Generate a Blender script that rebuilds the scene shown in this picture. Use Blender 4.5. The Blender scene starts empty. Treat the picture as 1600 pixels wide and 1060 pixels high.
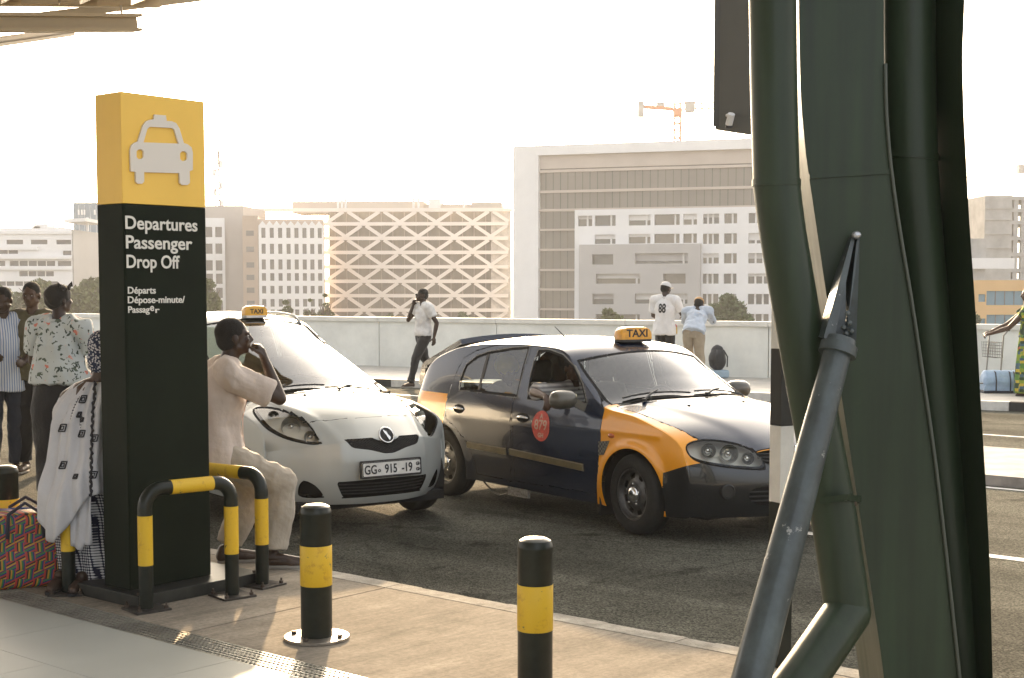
import bpy, bmesh, math, random
import numpy as np
from mathutils import Vector, Matrix, Euler
from mathutils.bvhtree import BVHTree
R = math.radians
random.seed(7)
rng = np.random.default_rng(7)
scene = bpy.context.scene
COL = scene.collection

# ------------------------------------------------------------------ camera
F = 2222.0                 # focal length in pixels of the 1600 px wide photograph (50 mm)
HZ = 450.0                 # horizon row
TH = R(4.0)                # the camera looks down a little
CAMH = 1.87
PPV = HZ + F * math.tan(TH)
cam_d = bpy.data.cameras.new('camera')
cam = bpy.data.objects.new('camera', cam_d)
COL.objects.link(cam)
cam.location = (0, 0, CAMH)
cam.rotation_euler = (R(90) - TH, 0, 0)
cam_d.sensor_width = 36
cam_d.lens = 50
cam_d.shift_y = (PPV - 530) / 1600
cam_d.clip_start = 0.05
cam_d.clip_end = 6000
scene.camera = cam

# ------------------------------------------------------------------ light
SUN_AZ = R(-4)
SUN_EL = R(14)
world = bpy.data.worlds.new('World')
scene.world = world
world.use_nodes = True
wn = world.node_tree
for n in list(wn.nodes): wn.nodes.remove(n)
sky = wn.nodes.new('ShaderNodeTexSky')
sky.sky_type = 'NISHITA'
sky.sun_disc = False
sky.sun_elevation = SUN_EL
sky.sun_rotation = SUN_AZ
sky.air_density = 0.35
sky.dust_density = 6.0
sky.ozone_density = 0.0
bal = wn.nodes.new('ShaderNodeMixRGB'); bal.blend_type = 'MULTIPLY'; bal.inputs[0].default_value = 1
bal.inputs[2].default_value = (1.0, 1.01, .96, 1)      # white balance of the picture
veil = wn.nodes.new('ShaderNodeMixRGB'); veil.blend_type = 'ADD'; veil.inputs[0].default_value = 1
veil.inputs[2].default_value = (2.5, 2.42, 2.2, 1)     # evenly bright dusty haze over the whole sky
bg = wn.nodes.new('ShaderNodeBackground')
bg.inputs['Strength'].default_value = 0.15
wo = wn.nodes.new('ShaderNodeOutputWorld')
wn.links.new(sky.outputs[0], bal.inputs[1]); wn.links.new(bal.outputs[0], veil.inputs[1]); wn.links.new(veil.outputs[0], bg.inputs[0])
wn.links.new(bg.outputs[0], wo.inputs[0])
sun_d = bpy.data.lights.new('sun', 'SUN')
sun_d.energy = 4.4
sun_d.angle = R(0.6)
sun_d.color = (1.0, 0.70, 0.40)
sun = bpy.data.objects.new('sun', sun_d)
COL.objects.link(sun)
sdir = Vector((math.sin(SUN_AZ) * math.cos(SUN_EL), math.cos(SUN_AZ) * math.cos(SUN_EL), math.sin(SUN_EL)))
sun.rotation_euler = sdir.to_track_quat('Z', 'Y').to_euler()
sun.location = (0, 0, 60)
vs = scene.view_settings
vs.view_transform = 'Standard'
vs.look = 'None'
vs.gamma = 1
vs.use_curve_mapping = False
vs.exposure = 1.28
scene.cycles.use_denoising = True
scene.cycles.max_bounces = 8
scene.cycles.transparent_max_bounces = 16
scene.cycles.volume_bounces = 1
scene.cycles.caustics_reflective = False
scene.cycles.caustics_refractive = False
scene.cycles.sample_clamp_indirect = 6
HAZE = 0.0005

# ------------------------------------------------------------------ geometry helpers
def ray(u, v):
    xc = (u - 800) / F; yc = -(v - PPV) / F
    return Vector((xc, math.cos(TH) + yc * math.sin(TH), -math.sin(TH) + yc * math.cos(TH)))
def G(u, v, z=0.0):                    # the point of the level z seen there
    d = ray(u, v); t = (z - CAMH) / d.z
    return Vector((d.x * t, d.y * t, z))
def W(u, v, Y):
    d = ray(u, v); t = Y / d.y
    return Vector((d.x * t, Y, CAMH + d.z * t))
def onplane(p0, dr, u, v):
    d = ray(u, v)
    # p0 + s*dr = t*d (xy)
    det = dr.x * (-d.y) + d.x * dr.y
    t = (dr.x * (-p0.y) + p0.x * dr.y) / det if abs(det) > 1e-9 else 0
    x = d.x * t; y = d.y * t
    s = (x - p0.x) * dr.x + (y - p0.y) * dr.y
    return s, CAMH + d.z * t

class MB:
    def __init__(s): s.v = []; s.f = []; s.mi = []; s.cur = 0
    def add(s, vs_, fs):
        b = len(s.v); s.v += [tuple(p) for p in vs_]
        for f in fs: s.f.append(tuple(b + i for i in f)); s.mi.append(s.cur)
        return s
    def box(s, x0, x1, y0, y1, z0, z1):
        return s.add([(x0,y0,z0),(x1,y0,z0),(x1,y1,z0),(x0,y1,z0),(x0,y0,z1),(x1,y0,z1),(x1,y1,z1),(x0,y1,z1)],
              [(0,3,2,1),(4,5,6,7),(0,1,5,4),(1,2,6,5),(2,3,7,6),(3,0,4,7)])
    def beam(s, p0, p1, w, h, up=(0,0,1)):
        p0 = Vector(p0); p1 = Vector(p1); d = (p1 - p0).normalized(); up = Vector(up)
        a = d.cross(up)
        if a.length < 1e-4: a = d.cross(Vector((1,0,0)))
        a.normalize(); b = a.cross(d).normalized()
        vs_ = []
        for p in (p0, p1):
            for i, j in ((-1,-1),(1,-1),(1,1),(-1,1)): vs_.append(p + a * (i * w / 2) + b * (j * h / 2))
        return s.add(vs_, [(0,1,2,3),(7,6,5,4),(0,4,5,1),(1,5,6,2),(2,6,7,3),(3,7,4,0)])
    def tube(s, path, rad, seg=16, caps=True, side=None, flat=None):
        path = [Vector(p) for p in path]; n = len(path)
        if not hasattr(rad, '__len__'): rad = [rad] * n
        vs_ = []; prev = None
        for i, p in enumerate(path):
            if i == 0: d = path[1] - p
            elif i == n - 1: d = p - path[i-1]
            else: d = (path[i+1] - p).normalized() + (p - path[i-1]).normalized()
            d.normalize()
            if side is not None: a = Vector(side) - d * d.dot(Vector(side))
            elif prev is None: a = d.cross(Vector((0,0,1)) if abs(d.z) < .9 else Vector((1,0,0)))
            else: a = prev - d * prev.dot(d)
            a.normalize(); prev = a; b = d.cross(a)
            r = rad[i]; ra, rb = r if hasattr(r, '__len__') else (r, r)
            k = 1.0
            if 0 < i < n - 1 and flat is None:
                c = (path[i+1] - p).normalized().dot((p - path[i-1]).normalized())
                k = 1 / max(.5, math.sqrt((1 + c) / 2))
            for j in range(seg):
                t = 2 * math.pi * j / seg
                vs_.append(p + a * (ra * math.cos(t)) + b * (rb * math.sin(t)))
        fs = []
        for i in range(n - 1):
            for j in range(seg):
                k = (j + 1) % seg
                fs.append((i*seg+j, i*seg+k, (i+1)*seg+k, (i+1)*seg+j))
        if caps: fs.append(tuple(range(seg - 1, -1, -1))); fs.append(tuple((n-1)*seg + j for j in range(seg)))
        return s.add(vs_, fs)
    def lathe(s, prof, seg=32, c=(0,0,0), axis='z', a0=0, skip=None):
        vs_ = []
        for (r, h) in prof:
            for j in range(seg):
                t = 2 * math.pi * j / seg + a0
                if axis == 'z': vs_.append((c[0] + r*math.cos(t), c[1] + r*math.sin(t), c[2] + h))
                else: vs_.append((c[0] + r*math.cos(t), c[1] + h, c[2] + r*math.sin(t)))
        fs = []
        for i in range(len(prof) - 1):
            for j in range(seg):
                if skip and skip(i, j): continue
                k = (j + 1) % seg
                f = (i*seg+j, i*seg+k, (i+1)*seg+k, (i+1)*seg+j)
                fs.append(f if axis == 'z' else f[::-1])
        return s.add(vs_, fs)
    def prism(s, poly, z0, z1):
        n = len(poly)
        vs_ = [(p[0], p[1], z0) for p in poly] + [(p[0], p[1], z1) for p in poly]
        fs = [tuple(range(n - 1, -1, -1)), tuple(n + i for i in range(n))]
        for i in range(n): k = (i + 1) % n; fs.append((i, k, n + k, n + i))
        return s.add(vs_, fs)
    def ell(s, c, r, rot=None, seg=16, rings=10):
        c = Vector(c); vs_ = []
        for i in range(rings + 1):
            ph = math.pi * i / rings
            for j in range(seg):
                t = 2 * math.pi * j / seg
                p = Vector((r[0]*math.sin(ph)*math.cos(t), r[1]*math.sin(ph)*math.sin(t), r[2]*math.cos(ph)))
                if rot is not None: p = rot @ p
                vs_.append(c + p)
        fs = [(i*seg+j, (i+1)*seg+j, (i+1)*seg+(j+1)%seg, i*seg+(j+1)%seg) for i in range(rings) for j in range(seg)]
        return s.add(vs_, fs)
    def mesh(s, name='mesh', mats=None, smooth=False, merge=False):
        me = bpy.data.meshes.new(name)
        me.from_pydata(s.v, [], s.f)
        for m in (mats or []): me.materials.append(m)
        if any(s.mi): me.polygons.foreach_set('material_index', s.mi)
        if merge:
            bm = bmesh.new(); bm.from_mesh(me); bmesh.ops.remove_doubles(bm, verts=bm.verts, dist=1e-5)
            bmesh.ops.recalc_face_normals(bm, faces=bm.faces)
            bm.to_mesh(me); bm.free()
        if smooth is True: me.polygons.foreach_set('use_smooth', [True] * len(me.polygons))
        me.update()
        if smooth == 'auto':
            me.polygons.foreach_set('use_smooth', [True] * len(me.polygons)); me.set_sharp_from_angle(angle=R(38))
        return me
    def build(s, name, m, parent=None, smooth=False, merge=False, loc=None, bevel=0, rot=None):
        mats = m if isinstance(m, (list, tuple)) else [m]
        me = s.mesh(name, mats, smooth, merge)
        o = link(name, me, parent)
        if loc is not None: o.location = loc
        if rot is not None: o.rotation_euler = rot
        if bevel: add_bevel(o, bevel)
        return o

def add_bevel(o, w, seg=2):
    md = o.modifiers.new('bevel', 'BEVEL'); md.width = w; md.segments = seg; md.limit_method = 'ANGLE'; md.angle_limit = R(40)
    o.data.polygons.foreach_set('use_smooth', [True] * len(o.data.polygons))
    md.harden_normals = True
    return o
def link(name, me, parent=None):
    o = bpy.data.objects.new(name, me); COL.objects.link(o)
    if parent is not None: o.parent = parent
    return o
def thing(name, label, cat, loc=(0,0,0), rz=0, group=None):
    o = bpy.data.objects.new(name, None); COL.objects.link(o)
    o.location = loc; o.rotation_euler = (0, 0, rz); o.empty_display_size = .2
    o['label'] = label; o['category'] = cat
    if group: o['group'] = group
    return o
def tag(o, label, cat, group=None):
    o['label'] = label; o['category'] = cat
    if group: o['group'] = group
    return o
def struct(name, mb, m, **k):
    o = mb.build(name, m, **k); o['kind'] = 'structure'; return o
def copy_tree(o, parent=None):
    c = o.copy(); COL.objects.link(c); c.parent = parent
    for ch in [x for x in KIDS(o)]: copy_tree(ch, c)
    return c
def KIDS(o): return [x for x in bpy.data.objects if x.parent == o]
def inst(src, parent, loc, rot=None, scale=None, name=None):
    o = bpy.data.objects.new(name or src.name.split('.')[0], src.data); COL.objects.link(o)
    o.parent = parent; o.location = loc
    if rot is not None: o.rotation_euler = rot
    if scale is not None: o.scale = scale
    return o

# ------------------------------------------------------------------ materials
MATS = {}
def mat(name, col=(.5,.5,.5), rough=.5, metal=0.0, var=0.0, vs_=6.0, bump=0.0, bs=40.0, col2=None, coat=0.0, spec=None,
        sheen=0.0, rvar=0.0, stretch=None, trans=0.0, emis=None):
    if name in MATS: return MATS[name]
    m = bpy.data.materials.new(name); m.use_nodes = True
    nt = m.node_tree; N = nt.nodes; L = nt.links
    b = N['Principled BSDF']
    b.inputs['Base Color'].default_value = (*col, 1); b.inputs['Roughness'].default_value = rough
    b.inputs['Metallic'].default_value = metal
    if coat: b.inputs['Coat Weight'].default_value = coat; b.inputs['Coat Roughness'].default_value = .04
    if spec is not None: b.inputs['Specular IOR Level'].default_value = spec
    if sheen: b.inputs['Sheen Weight'].default_value = sheen
    if trans: b.inputs['Transmission Weight'].default_value = trans
    if var or bump or rvar:
        tc = N.new('ShaderNodeTexCoord'); mp = N.new('ShaderNodeMapping')
        L.new(tc.outputs['Object'], mp.inputs[0])
        if stretch: mp.inputs['Scale'].default_value = stretch
    if var:
        no = N.new('ShaderNodeTexNoise'); no.inputs['Scale'].default_value = vs_; no.inputs['Detail'].default_value = 6
        no.inputs['Roughness'].default_value = .65
        L.new(mp.outputs[0], no.inputs['Vector'])
        rp = N.new('ShaderNodeValToRGB')
        c2 = col2 or tuple(max(0, c * (1 - var)) for c in col)
        c1 = tuple(min(1, c * (1 + var)) for c in col) if col2 is None else col
        rp.color_ramp.elements[0].position = .32; rp.color_ramp.elements[1].position = .68
        rp.color_ramp.elements[0].color = (*c2, 1); rp.color_ramp.elements[1].color = (*c1, 1)
        L.new(no.outputs['Fac'], rp.inputs[0]); L.new(rp.outputs[0], b.inputs['Base Color'])
        if rvar:
            mr = N.new('ShaderNodeMapRange'); mr.inputs['To Min'].default_value = max(.02, rough - rvar); mr.inputs['To Max'].default_value = min(1, rough + rvar)
            mr.inputs['From Min'].default_value = .3; mr.inputs['From Max'].default_value = .7
            L.new(no.outputs['Fac'], mr.inputs[0]); L.new(mr.outputs[0], b.inputs['Roughness'])
    if bump:
        n2 = N.new('ShaderNodeTexNoise'); n2.inputs['Scale'].default_value = bs; n2.inputs['Detail'].default_value = 5
        L.new(mp.outputs[0], n2.inputs['Vector'])
        bp = N.new('ShaderNodeBump'); bp.inputs['Strength'].default_value = bump; bp.inputs['Distance'].default_value = .01
        L.new(n2.outputs['Fac'], bp.inputs['Height']); L.new(bp.outputs[0], b.inputs['Normal'])
    MATS[name] = m
    return m
def nodes(m): return m.node_tree.nodes, m.node_tree.links, m.node_tree.nodes['Principled BSDF']
def glass_mat(name, tint=(.75,.8,.78), rough=.02, refl=1.0, film=0.0):
    if name in MATS: return MATS[name]
    m = bpy.data.materials.new(name); m.use_nodes = True; nt = m.node_tree; N = nt.nodes; L = nt.links
    for n in list(N): N.remove(n)
    out = N.new('ShaderNodeOutputMaterial'); tr = N.new('ShaderNodeBsdfTransparent'); gl = N.new('ShaderNodeBsdfGlossy')
    tr.inputs[0].default_value = (*tint, 1); gl.inputs['Roughness'].default_value = rough; gl.inputs[0].default_value = (1,1,1,1)
    fr = N.new('ShaderNodeFresnel'); fr.inputs[0].default_value = 1.52
    mm = N.new('ShaderNodeMath'); mm.operation = 'MULTIPLY_ADD'; mm.inputs[1].default_value = 1.7 * refl; mm.inputs[2].default_value = film; mm.use_clamp = True
    L.new(fr.outputs[0], mm.inputs[0])
    mx = N.new('ShaderNodeMixShader'); L.new(mm.outputs[0], mx.inputs[0]); L.new(tr.outputs[0], mx.inputs[1]); L.new(gl.outputs[0], mx.inputs[2])
    L.new(mx.outputs[0], out.inputs[0])
    MATS[name] = m
    return m

# ------------------------------------------------------------------ text and flat shapes
def text_mesh(s, size=1.0, depth=0.0, off=0.0, xs=1.0, align='LEFT', space=1.0):
    cu = bpy.data.curves.new('text', 'FONT'); cu.body = s; cu.size = size; cu.extrude = depth; cu.offset = off
    cu.align_x = align; cu.space_character = space; cu.resolution_u = 4
    ob = bpy.data.objects.new('text', cu); COL.objects.link(ob)
    dg = bpy.context.evaluated_depsgraph_get(); dg.update()
    me = bpy.data.meshes.new_from_object(ob.evaluated_get(dg))
    bpy.data.objects.remove(ob); bpy.data.curves.remove(cu)
    if xs != 1.0:
        me.transform(Matrix.Diagonal((xs, 1, 1, 1)))
    return me
def shape_mesh(loops, depth=0.002):
    cu = bpy.data.curves.new('shape', 'CURVE'); cu.dimensions = '2D'; cu.fill_mode = 'BOTH'; cu.extrude = depth
    for lp in loops:
        sp = cu.splines.new('POLY'); sp.points.add(len(lp) - 1); sp.use_cyclic_u = True
        for i, p in enumerate(lp): sp.points[i].co = (p[0], p[1], 0, 1)
    ob = bpy.data.objects.new('shape', cu); COL.objects.link(ob)
    dg = bpy.context.evaluated_depsgraph_get(); dg.update()
    me = bpy.data.meshes.new_from_object(ob.evaluated_get(dg))
    bpy.data.objects.remove(ob); bpy.data.curves.remove(cu)
    return me
def rrect(x0, y0, x1, y1, r, n=5):
    out = []
    for (cx, cy, a) in ((x1-r, y1-r, 0), (x0+r, y1-r, 90), (x0+r, y0+r, 180), (x1-r, y0+r, 270)):
        for i in range(n + 1):
            t = R(a + 90 * i / n); out.append((cx + r*math.cos(t), cy + r*math.sin(t)))
    return out
def eval_mesh(ob):
    dg = bpy.context.evaluated_depsgraph_get(); dg.update()
    return bpy.data.meshes.new_from_object(ob.evaluated_get(dg))
def place_text(name, s, m, parent, origin, xdir, ydir, size, depth=.002, off=0.0, xs=1.0, align='LEFT', space=1.0, me=None):
    me = me or text_mesh(s, size, depth, off, xs, align, space)
    me.materials.clear(); me.materials.append(m)
    x = Vector(xdir).normalized(); y = Vector(ydir).normalized(); z = x.cross(y)
    M = Matrix((x, y, z)).transposed().to_4x4(); M.translation = Vector(origin)
    me.transform(M)
    return link(name, me, parent)
def project(me, M, dirv, tree, off=.003, maxd=1.0):
    """lay a flat mesh (in matrix M) on the surface held by tree, along dirv"""
    bm = bmesh.new(); bm.from_mesh(me); bmesh.ops.transform(bm, matrix=M, verts=bm.verts)
    bmesh.ops.triangulate(bm, faces=bm.faces)
    for _ in range(2):
        lg = [e for e in bm.edges if e.calc_length() > .03]
        if lg: bmesh.ops.subdivide_edges(bm, edges=lg, cuts=1); bmesh.ops.triangulate(bm, faces=bm.faces)
    d = Vector(dirv).normalized()
    for v in bm.verts:
        hit = tree.ray_cast(v.co - d * maxd * .5, d, maxd)
        if hit[0] is not None: v.co = hit[0] - d * off
    bm.to_mesh(me); bm.free()
    return me
# ================================================================== GROUND
# street frame: K = along the kerb (away, to the left), NV = across the road (away from the terminal)
k1 = G(522, 891, .13); k2 = G(1370, 1050, .13)
KD = (k1 - k2); KD.z = 0; KD.normalize()
NV = Vector((-KD.y, KD.x, 0))
if NV.y < 0: NV = -NV
def SP(s, n, z=0.0): return Vector((k2.x + KD.x*s + NV.x*n, k2.y + KD.y*s + NV.y*n, z))
def sn(p): return ((p.x-k2.x)*KD.x + (p.y-k2.y)*KD.y, (p.x-k2.x)*NV.x + (p.y-k2.y)*NV.y)

def strip(name, n0, n1, z, m, s0=-60, s1=160, kind=True, zb=None):
    mb = MB(); c = [SP(s0,n0,z), SP(s1,n0,z), SP(s1,n1,z), SP(s0,n1,z)]
    if zb is None: mb.add(c, [(0,1,2,3)] if (c[1]-c[0]).cross(c[2]-c[0]).z > 0 else [(3,2,1,0)])
    else:
        lo = [Vector((p.x,p.y,zb)) for p in c]
        mb.add(c + lo, [(0,1,2,3),(7,6,5,4),(0,4,5,1),(1,5,6,2),(2,6,7,3),(3,7,4,0)])
    o = mb.build(name, m, merge=True)
    if kind: o['kind'] = 'structure'
    return o

# --- asphalt
m_as = mat('asphalt', (.05,.05,.048), .62, var=.0)
N, L, B = nodes(m_as)
tc = N.new('ShaderNodeTexCoord')
n1 = N.new('ShaderNodeTexNoise'); n1.inputs['Scale'].default_value = .55; n1.inputs['Detail'].default_value = 5
n2 = N.new('ShaderNodeTexVoronoi'); n2.inputs['Scale'].default_value = 95
n3 = N.new('ShaderNodeTexNoise'); n3.inputs['Scale'].default_value = 130; n3.inputs['Detail'].default_value = 3
for n in (n1, n2, n3): L.new(tc.outputs['Object'], n.inputs['Vector'])
r1 = N.new('ShaderNodeValToRGB'); r1.color_ramp.elements[0].position = .35; r1.color_ramp.elements[1].position = .7
r1.color_ramp.elements[0].color = (.060,.061,.052,1); r1.color_ramp.elements[1].color = (.125,.124,.106,1)
L.new(n1.outputs['Fac'], r1.inputs[0])
r2 = N.new('ShaderNodeValToRGB'); r2.color_ramp.elements[0].color = (.50,.50,.50,1); r2.color_ramp.elements[1].color = (1.9,1.9,1.8,1)
r2.color_ramp.elements[0].position = .2; r2.color_ramp.elements[1].position = .95
L.new(n2.outputs['Color'], r2.inputs[0])
mx = N.new('ShaderNodeMixRGB'); mx.blend_type = 'MULTIPLY'; mx.inputs[0].default_value = 1
L.new(r1.outputs[0], mx.inputs[1]); L.new(r2.outputs[0], mx.inputs[2])
def _stain(scale, sc, rot, p0, p1, lo, hi, det=5):
    q = N.new('ShaderNodeMapping'); q.vector_type = 'TEXTURE'; q.inputs['Rotation'].default_value = (0,0,rot); q.inputs['Scale'].default_value = sc
    n = N.new('ShaderNodeTexNoise'); n.inputs['Scale'].default_value = scale; n.inputs['Detail'].default_value = det
    L.new(tc.outputs['Object'], q.inputs[0]); L.new(q.outputs[0], n.inputs['Vector'])
    r = N.new('ShaderNodeValToRGB'); r.color_ramp.elements[0].position = p0; r.color_ramp.elements[1].position = p1
    r.color_ramp.elements[0].color = (lo,lo,lo,1); r.color_ramp.elements[1].color = (hi,hi,hi,1); L.new(n.outputs['Fac'], r.inputs[0]); return r.outputs[0]
cur_ = mx.outputs[0]
for st in (_stain(1.6, (14,1,1), math.atan2(KD.y,KD.x), .42, .56, .78, 1.12), _stain(2.3, (1,1,1), 0, .30, .40, .45, 1.0, 3), _stain(.35, (1,1,1), 0, .4, .6, .8, 1.2)):
    m_ = N.new('ShaderNodeMixRGB'); m_.blend_type = 'MULTIPLY'; m_.inputs[0].default_value = 1; L.new(cur_, m_.inputs[1]); L.new(st, m_.inputs[2]); cur_ = m_.outputs[0]
vc = N.new('ShaderNodeTexVoronoi'); vc.feature = 'DISTANCE_TO_EDGE'; vc.inputs['Scale'].default_value = .45
nz_ = N.new('ShaderNodeTexNoise'); nz_.inputs['Scale'].default_value = 3; nz_.inputs['Detail'].default_value = 6; mxv = N.new('ShaderNodeMixRGB'); mxv.inputs[0].default_value = .18
L.new(tc.outputs['Object'], nz_.inputs['Vector']); L.new(tc.outputs['Object'], mxv.inputs[1]); L.new(nz_.outputs['Color'], mxv.inputs[2]); L.new(mxv.outputs[0], vc.inputs['Vector'])
rc_k = N.new('ShaderNodeValToRGB'); rc_k.color_ramp.elements[0].position = .0; rc_k.color_ramp.elements[1].position = .008; rc_k.color_ramp.elements[0].color = (.72,.72,.72,1); rc_k.color_ramp.elements[1].color = (1,1,1,1)
L.new(vc.outputs['Distance'], rc_k.inputs[0]); m_ = N.new('ShaderNodeMixRGB'); m_.blend_type = 'MULTIPLY'; m_.inputs[0].default_value = 1; L.new(cur_, m_.inputs[1]); L.new(rc_k.outputs[0], m_.inputs[2])
L.new(m_.outputs[0], B.inputs['Base Color'])
ad = N.new('ShaderNodeMath'); ad.operation = 'ADD'; L.new(n2.outputs['Distance'], ad.inputs[0]); L.new(n3.outputs['Fac'], ad.inputs[1])
bp = N.new('ShaderNodeBump'); bp.inputs['Strength'].default_value = .9; bp.inputs['Distance'].default_value = .012
L.new(ad.outputs[0], bp.inputs['Height']); L.new(bp.outputs[0], B.inputs['Normal'])
B.inputs['Roughness'].default_value = .95; B.inputs['Specular IOR Level'].default_value = .05
struct('road', MB().add([SP(-60,-.02,0), SP(160,-.02,0), SP(160,20.4,0), SP(-60,20.4,0)], [(0,1,2,3)] if (SP(160,0)-SP(-60,0)).cross(SP(160,20)-SP(-60,0)).z > 0 else [(3,2,1,0)]), m_as)

# --- brushed concrete pavement (near) with a paler worn kerb
m_pv = mat('pavement_concrete', (.26,.235,.20), .6)
N, L, B = nodes(m_pv)
tc = N.new('ShaderNodeTexCoord'); mp = N.new('ShaderNodeMapping'); mp.vector_type = 'TEXTURE'
ang = math.atan2(NV.y, NV.x) - R(4)
mp.inputs['Rotation'].default_value = (0, 0, ang)
L.new(tc.outputs['Object'], mp.inputs[0])
def noise(scale, det=4, sc=None, rough=.6):
    n = N.new('ShaderNodeTexNoise'); n.inputs['Scale'].default_value = scale; n.inputs['Detail'].default_value = det; n.inputs['Roughness'].default_value = rough
    if sc:
        q = N.new('ShaderNodeMapping'); q.inputs['Scale'].default_value = sc; L.new(mp.outputs[0], q.inputs[0]); L.new(q.outputs[0], n.inputs['Vector'])
    else: L.new(mp.outputs[0], n.inputs['Vector'])
    return n
st = noise(26, 6, (.07, 1, 1), .8); st2 = noise(6, 4, (.12, 1, 1)); bl = noise(1.6, 8, None, .7); gr = noise(150, 2)
a = N.new('ShaderNodeMath'); a.operation = 'MULTIPLY_ADD'; a.inputs[1].default_value = .30; L.new(st.outputs['Fac'], a.inputs[0])
b_ = N.new('ShaderNodeMath'); b_.operation = 'MULTIPLY_ADD'; b_.inputs[1].default_value = .3; L.new(st2.outputs['Fac'], b_.inputs[0]); L.new(b_.outputs[0], a.inputs[2])
c_ = N.new('ShaderNodeMath'); c_.operation = 'MULTIPLY'; c_.inputs[1].default_value = .45; L.new(bl.outputs['Fac'], c_.inputs[0]); L.new(c_.outputs[0], b_.inputs[2])
rp = N.new('ShaderNodeValToRGB'); rp.color_ramp.elements[0].position = .40; rp.color_ramp.elements[1].position = .64
rp.color_ramp.elements[0].color = (.19,.17,.14,1); rp.color_ramp.elements[1].color = (.36,.32,.265,1)
L.new(a.outputs[0], rp.inputs[0])
sn1 = noise(2.6, 9, None, .75); sr = N.new('ShaderNodeValToRGB'); sr.color_ramp.elements[0].position = .36; sr.color_ramp.elements[1].position = .62
sr.color_ramp.elements[0].color = (.84,.84,.84,1); sr.color_ramp.elements[1].color = (1.08,1.08,1.08,1); L.new(sn1.outputs['Fac'], sr.inputs[0])
sn2 = noise(38, 6, None, .7); sr2 = N.new('ShaderNodeValToRGB'); sr2.color_ramp.elements[0].position = .34; sr2.color_ramp.elements[1].position = .60
sr2.color_ramp.elements[0].color = (.80,.80,.79,1); sr2.color_ramp.elements[1].color = (1.10,1.10,1.10,1); L.new(sn2.outputs['Fac'], sr2.inputs[0])
cur_ = rp.outputs[0]
for q_ in (sr.outputs[0], sr2.outputs[0]):
    m_ = N.new('ShaderNodeMixRGB'); m_.blend_type = 'MULTIPLY'; m_.inputs[0].default_value = 1; L.new(cur_, m_.inputs[1]); L.new(q_, m_.inputs[2]); cur_ = m_.outputs[0]
L.new(cur_, B.inputs['Base Color'])
bp = N.new('ShaderNodeBump'); bp.inputs['Strength'].default_value = .5; bp.inputs['Distance'].default_value = .006
a2 = N.new('ShaderNodeMath'); a2.operation = 'MULTIPLY_ADD'; a2.inputs[1].default_value = .35; L.new(gr.outputs['Fac'], a2.inputs[0]); L.new(st.outputs['Fac'], a2.inputs[2])
L.new(a2.outputs[0], bp.inputs['Height']); L.new(bp.outputs[0], B.inputs['Normal'])
B.inputs['Roughness'].default_value = .95; B.inputs['Specular IOR Level'].default_value = .06
ga = G(0, 920, .13); gb = G(480, 1027, .13)      # edge of the drain grating
gs, gn0 = sn(ga); gs2, gn1 = sn(gb)
GRN = (gn0 + gn1) / 2                            # across-distance of the grating's road side
print('kerb', KD, 'grate n', gn0, gn1, sn(G(0,936,.13)), sn(G(430,1060,.13)))
GW = .20
slab_len = 3.0
pv = thing('pavement', '', '', (0,0,0)); del pv['label']; del pv['category']; pv['kind'] = 'structure'
KW = .16
for i, s0 in enumerate(np.arange(-18, 60, slab_len)):
    if s0 > 40: continue
    mb = MB(); c = [SP(s0+.006, GRN, .13), SP(s0+slab_len-.006, GRN, .13), SP(s0+slab_len-.006, -KW-.004, .13), SP(s0+.006, -KW-.004, .13)]
    lo = [Vector((p.x,p.y,-.1)) for p in c]
    mb.add(c + lo, [(0,1,2,3),(0,4,5,1),(1,5,6,2),(2,6,7,3),(3,7,4,0)])
    mb.build('slab', m_pv, pv, merge=True)
m_kb = mat('kerb_concrete', (.34,.32,.28), .95, spec=.08, var=.3, vs_=9, bump=.8, bs=60)
for i, s0 in enumerate(np.arange(-18, 42, 1.0)):
    mb = MB()
    ns = 6
    for j in range(ns):      # slightly chipped edge
        a0 = s0 + j/ns + (.004 if j == 0 else 0); a1 = s0 + (j+1)/ns - (.004 if j == ns-1 else 0)
        e0 = -.004 - .018*rng.random(); e1 = e0
        c = [SP(a0,-KW,.132), SP(a1,-KW,.132), SP(a1,e1-.018,.132), SP(a0,e0-.018,.132), SP(a0,-KW,-.1), SP(a1,-KW,-.1), SP(a1,e1,-.1), SP(a0,e0,-.1), SP(a1,e1,.115), SP(a0,e0,.115)]
        mb.add(c, [(0,1,2,3),(3,2,8,9),(9,8,6,7),(0,3,9,7,4),(1,5,6,8,2),(0,4,5,1)])
    o = mb.build('kerbstone', m_kb, pv)

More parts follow.
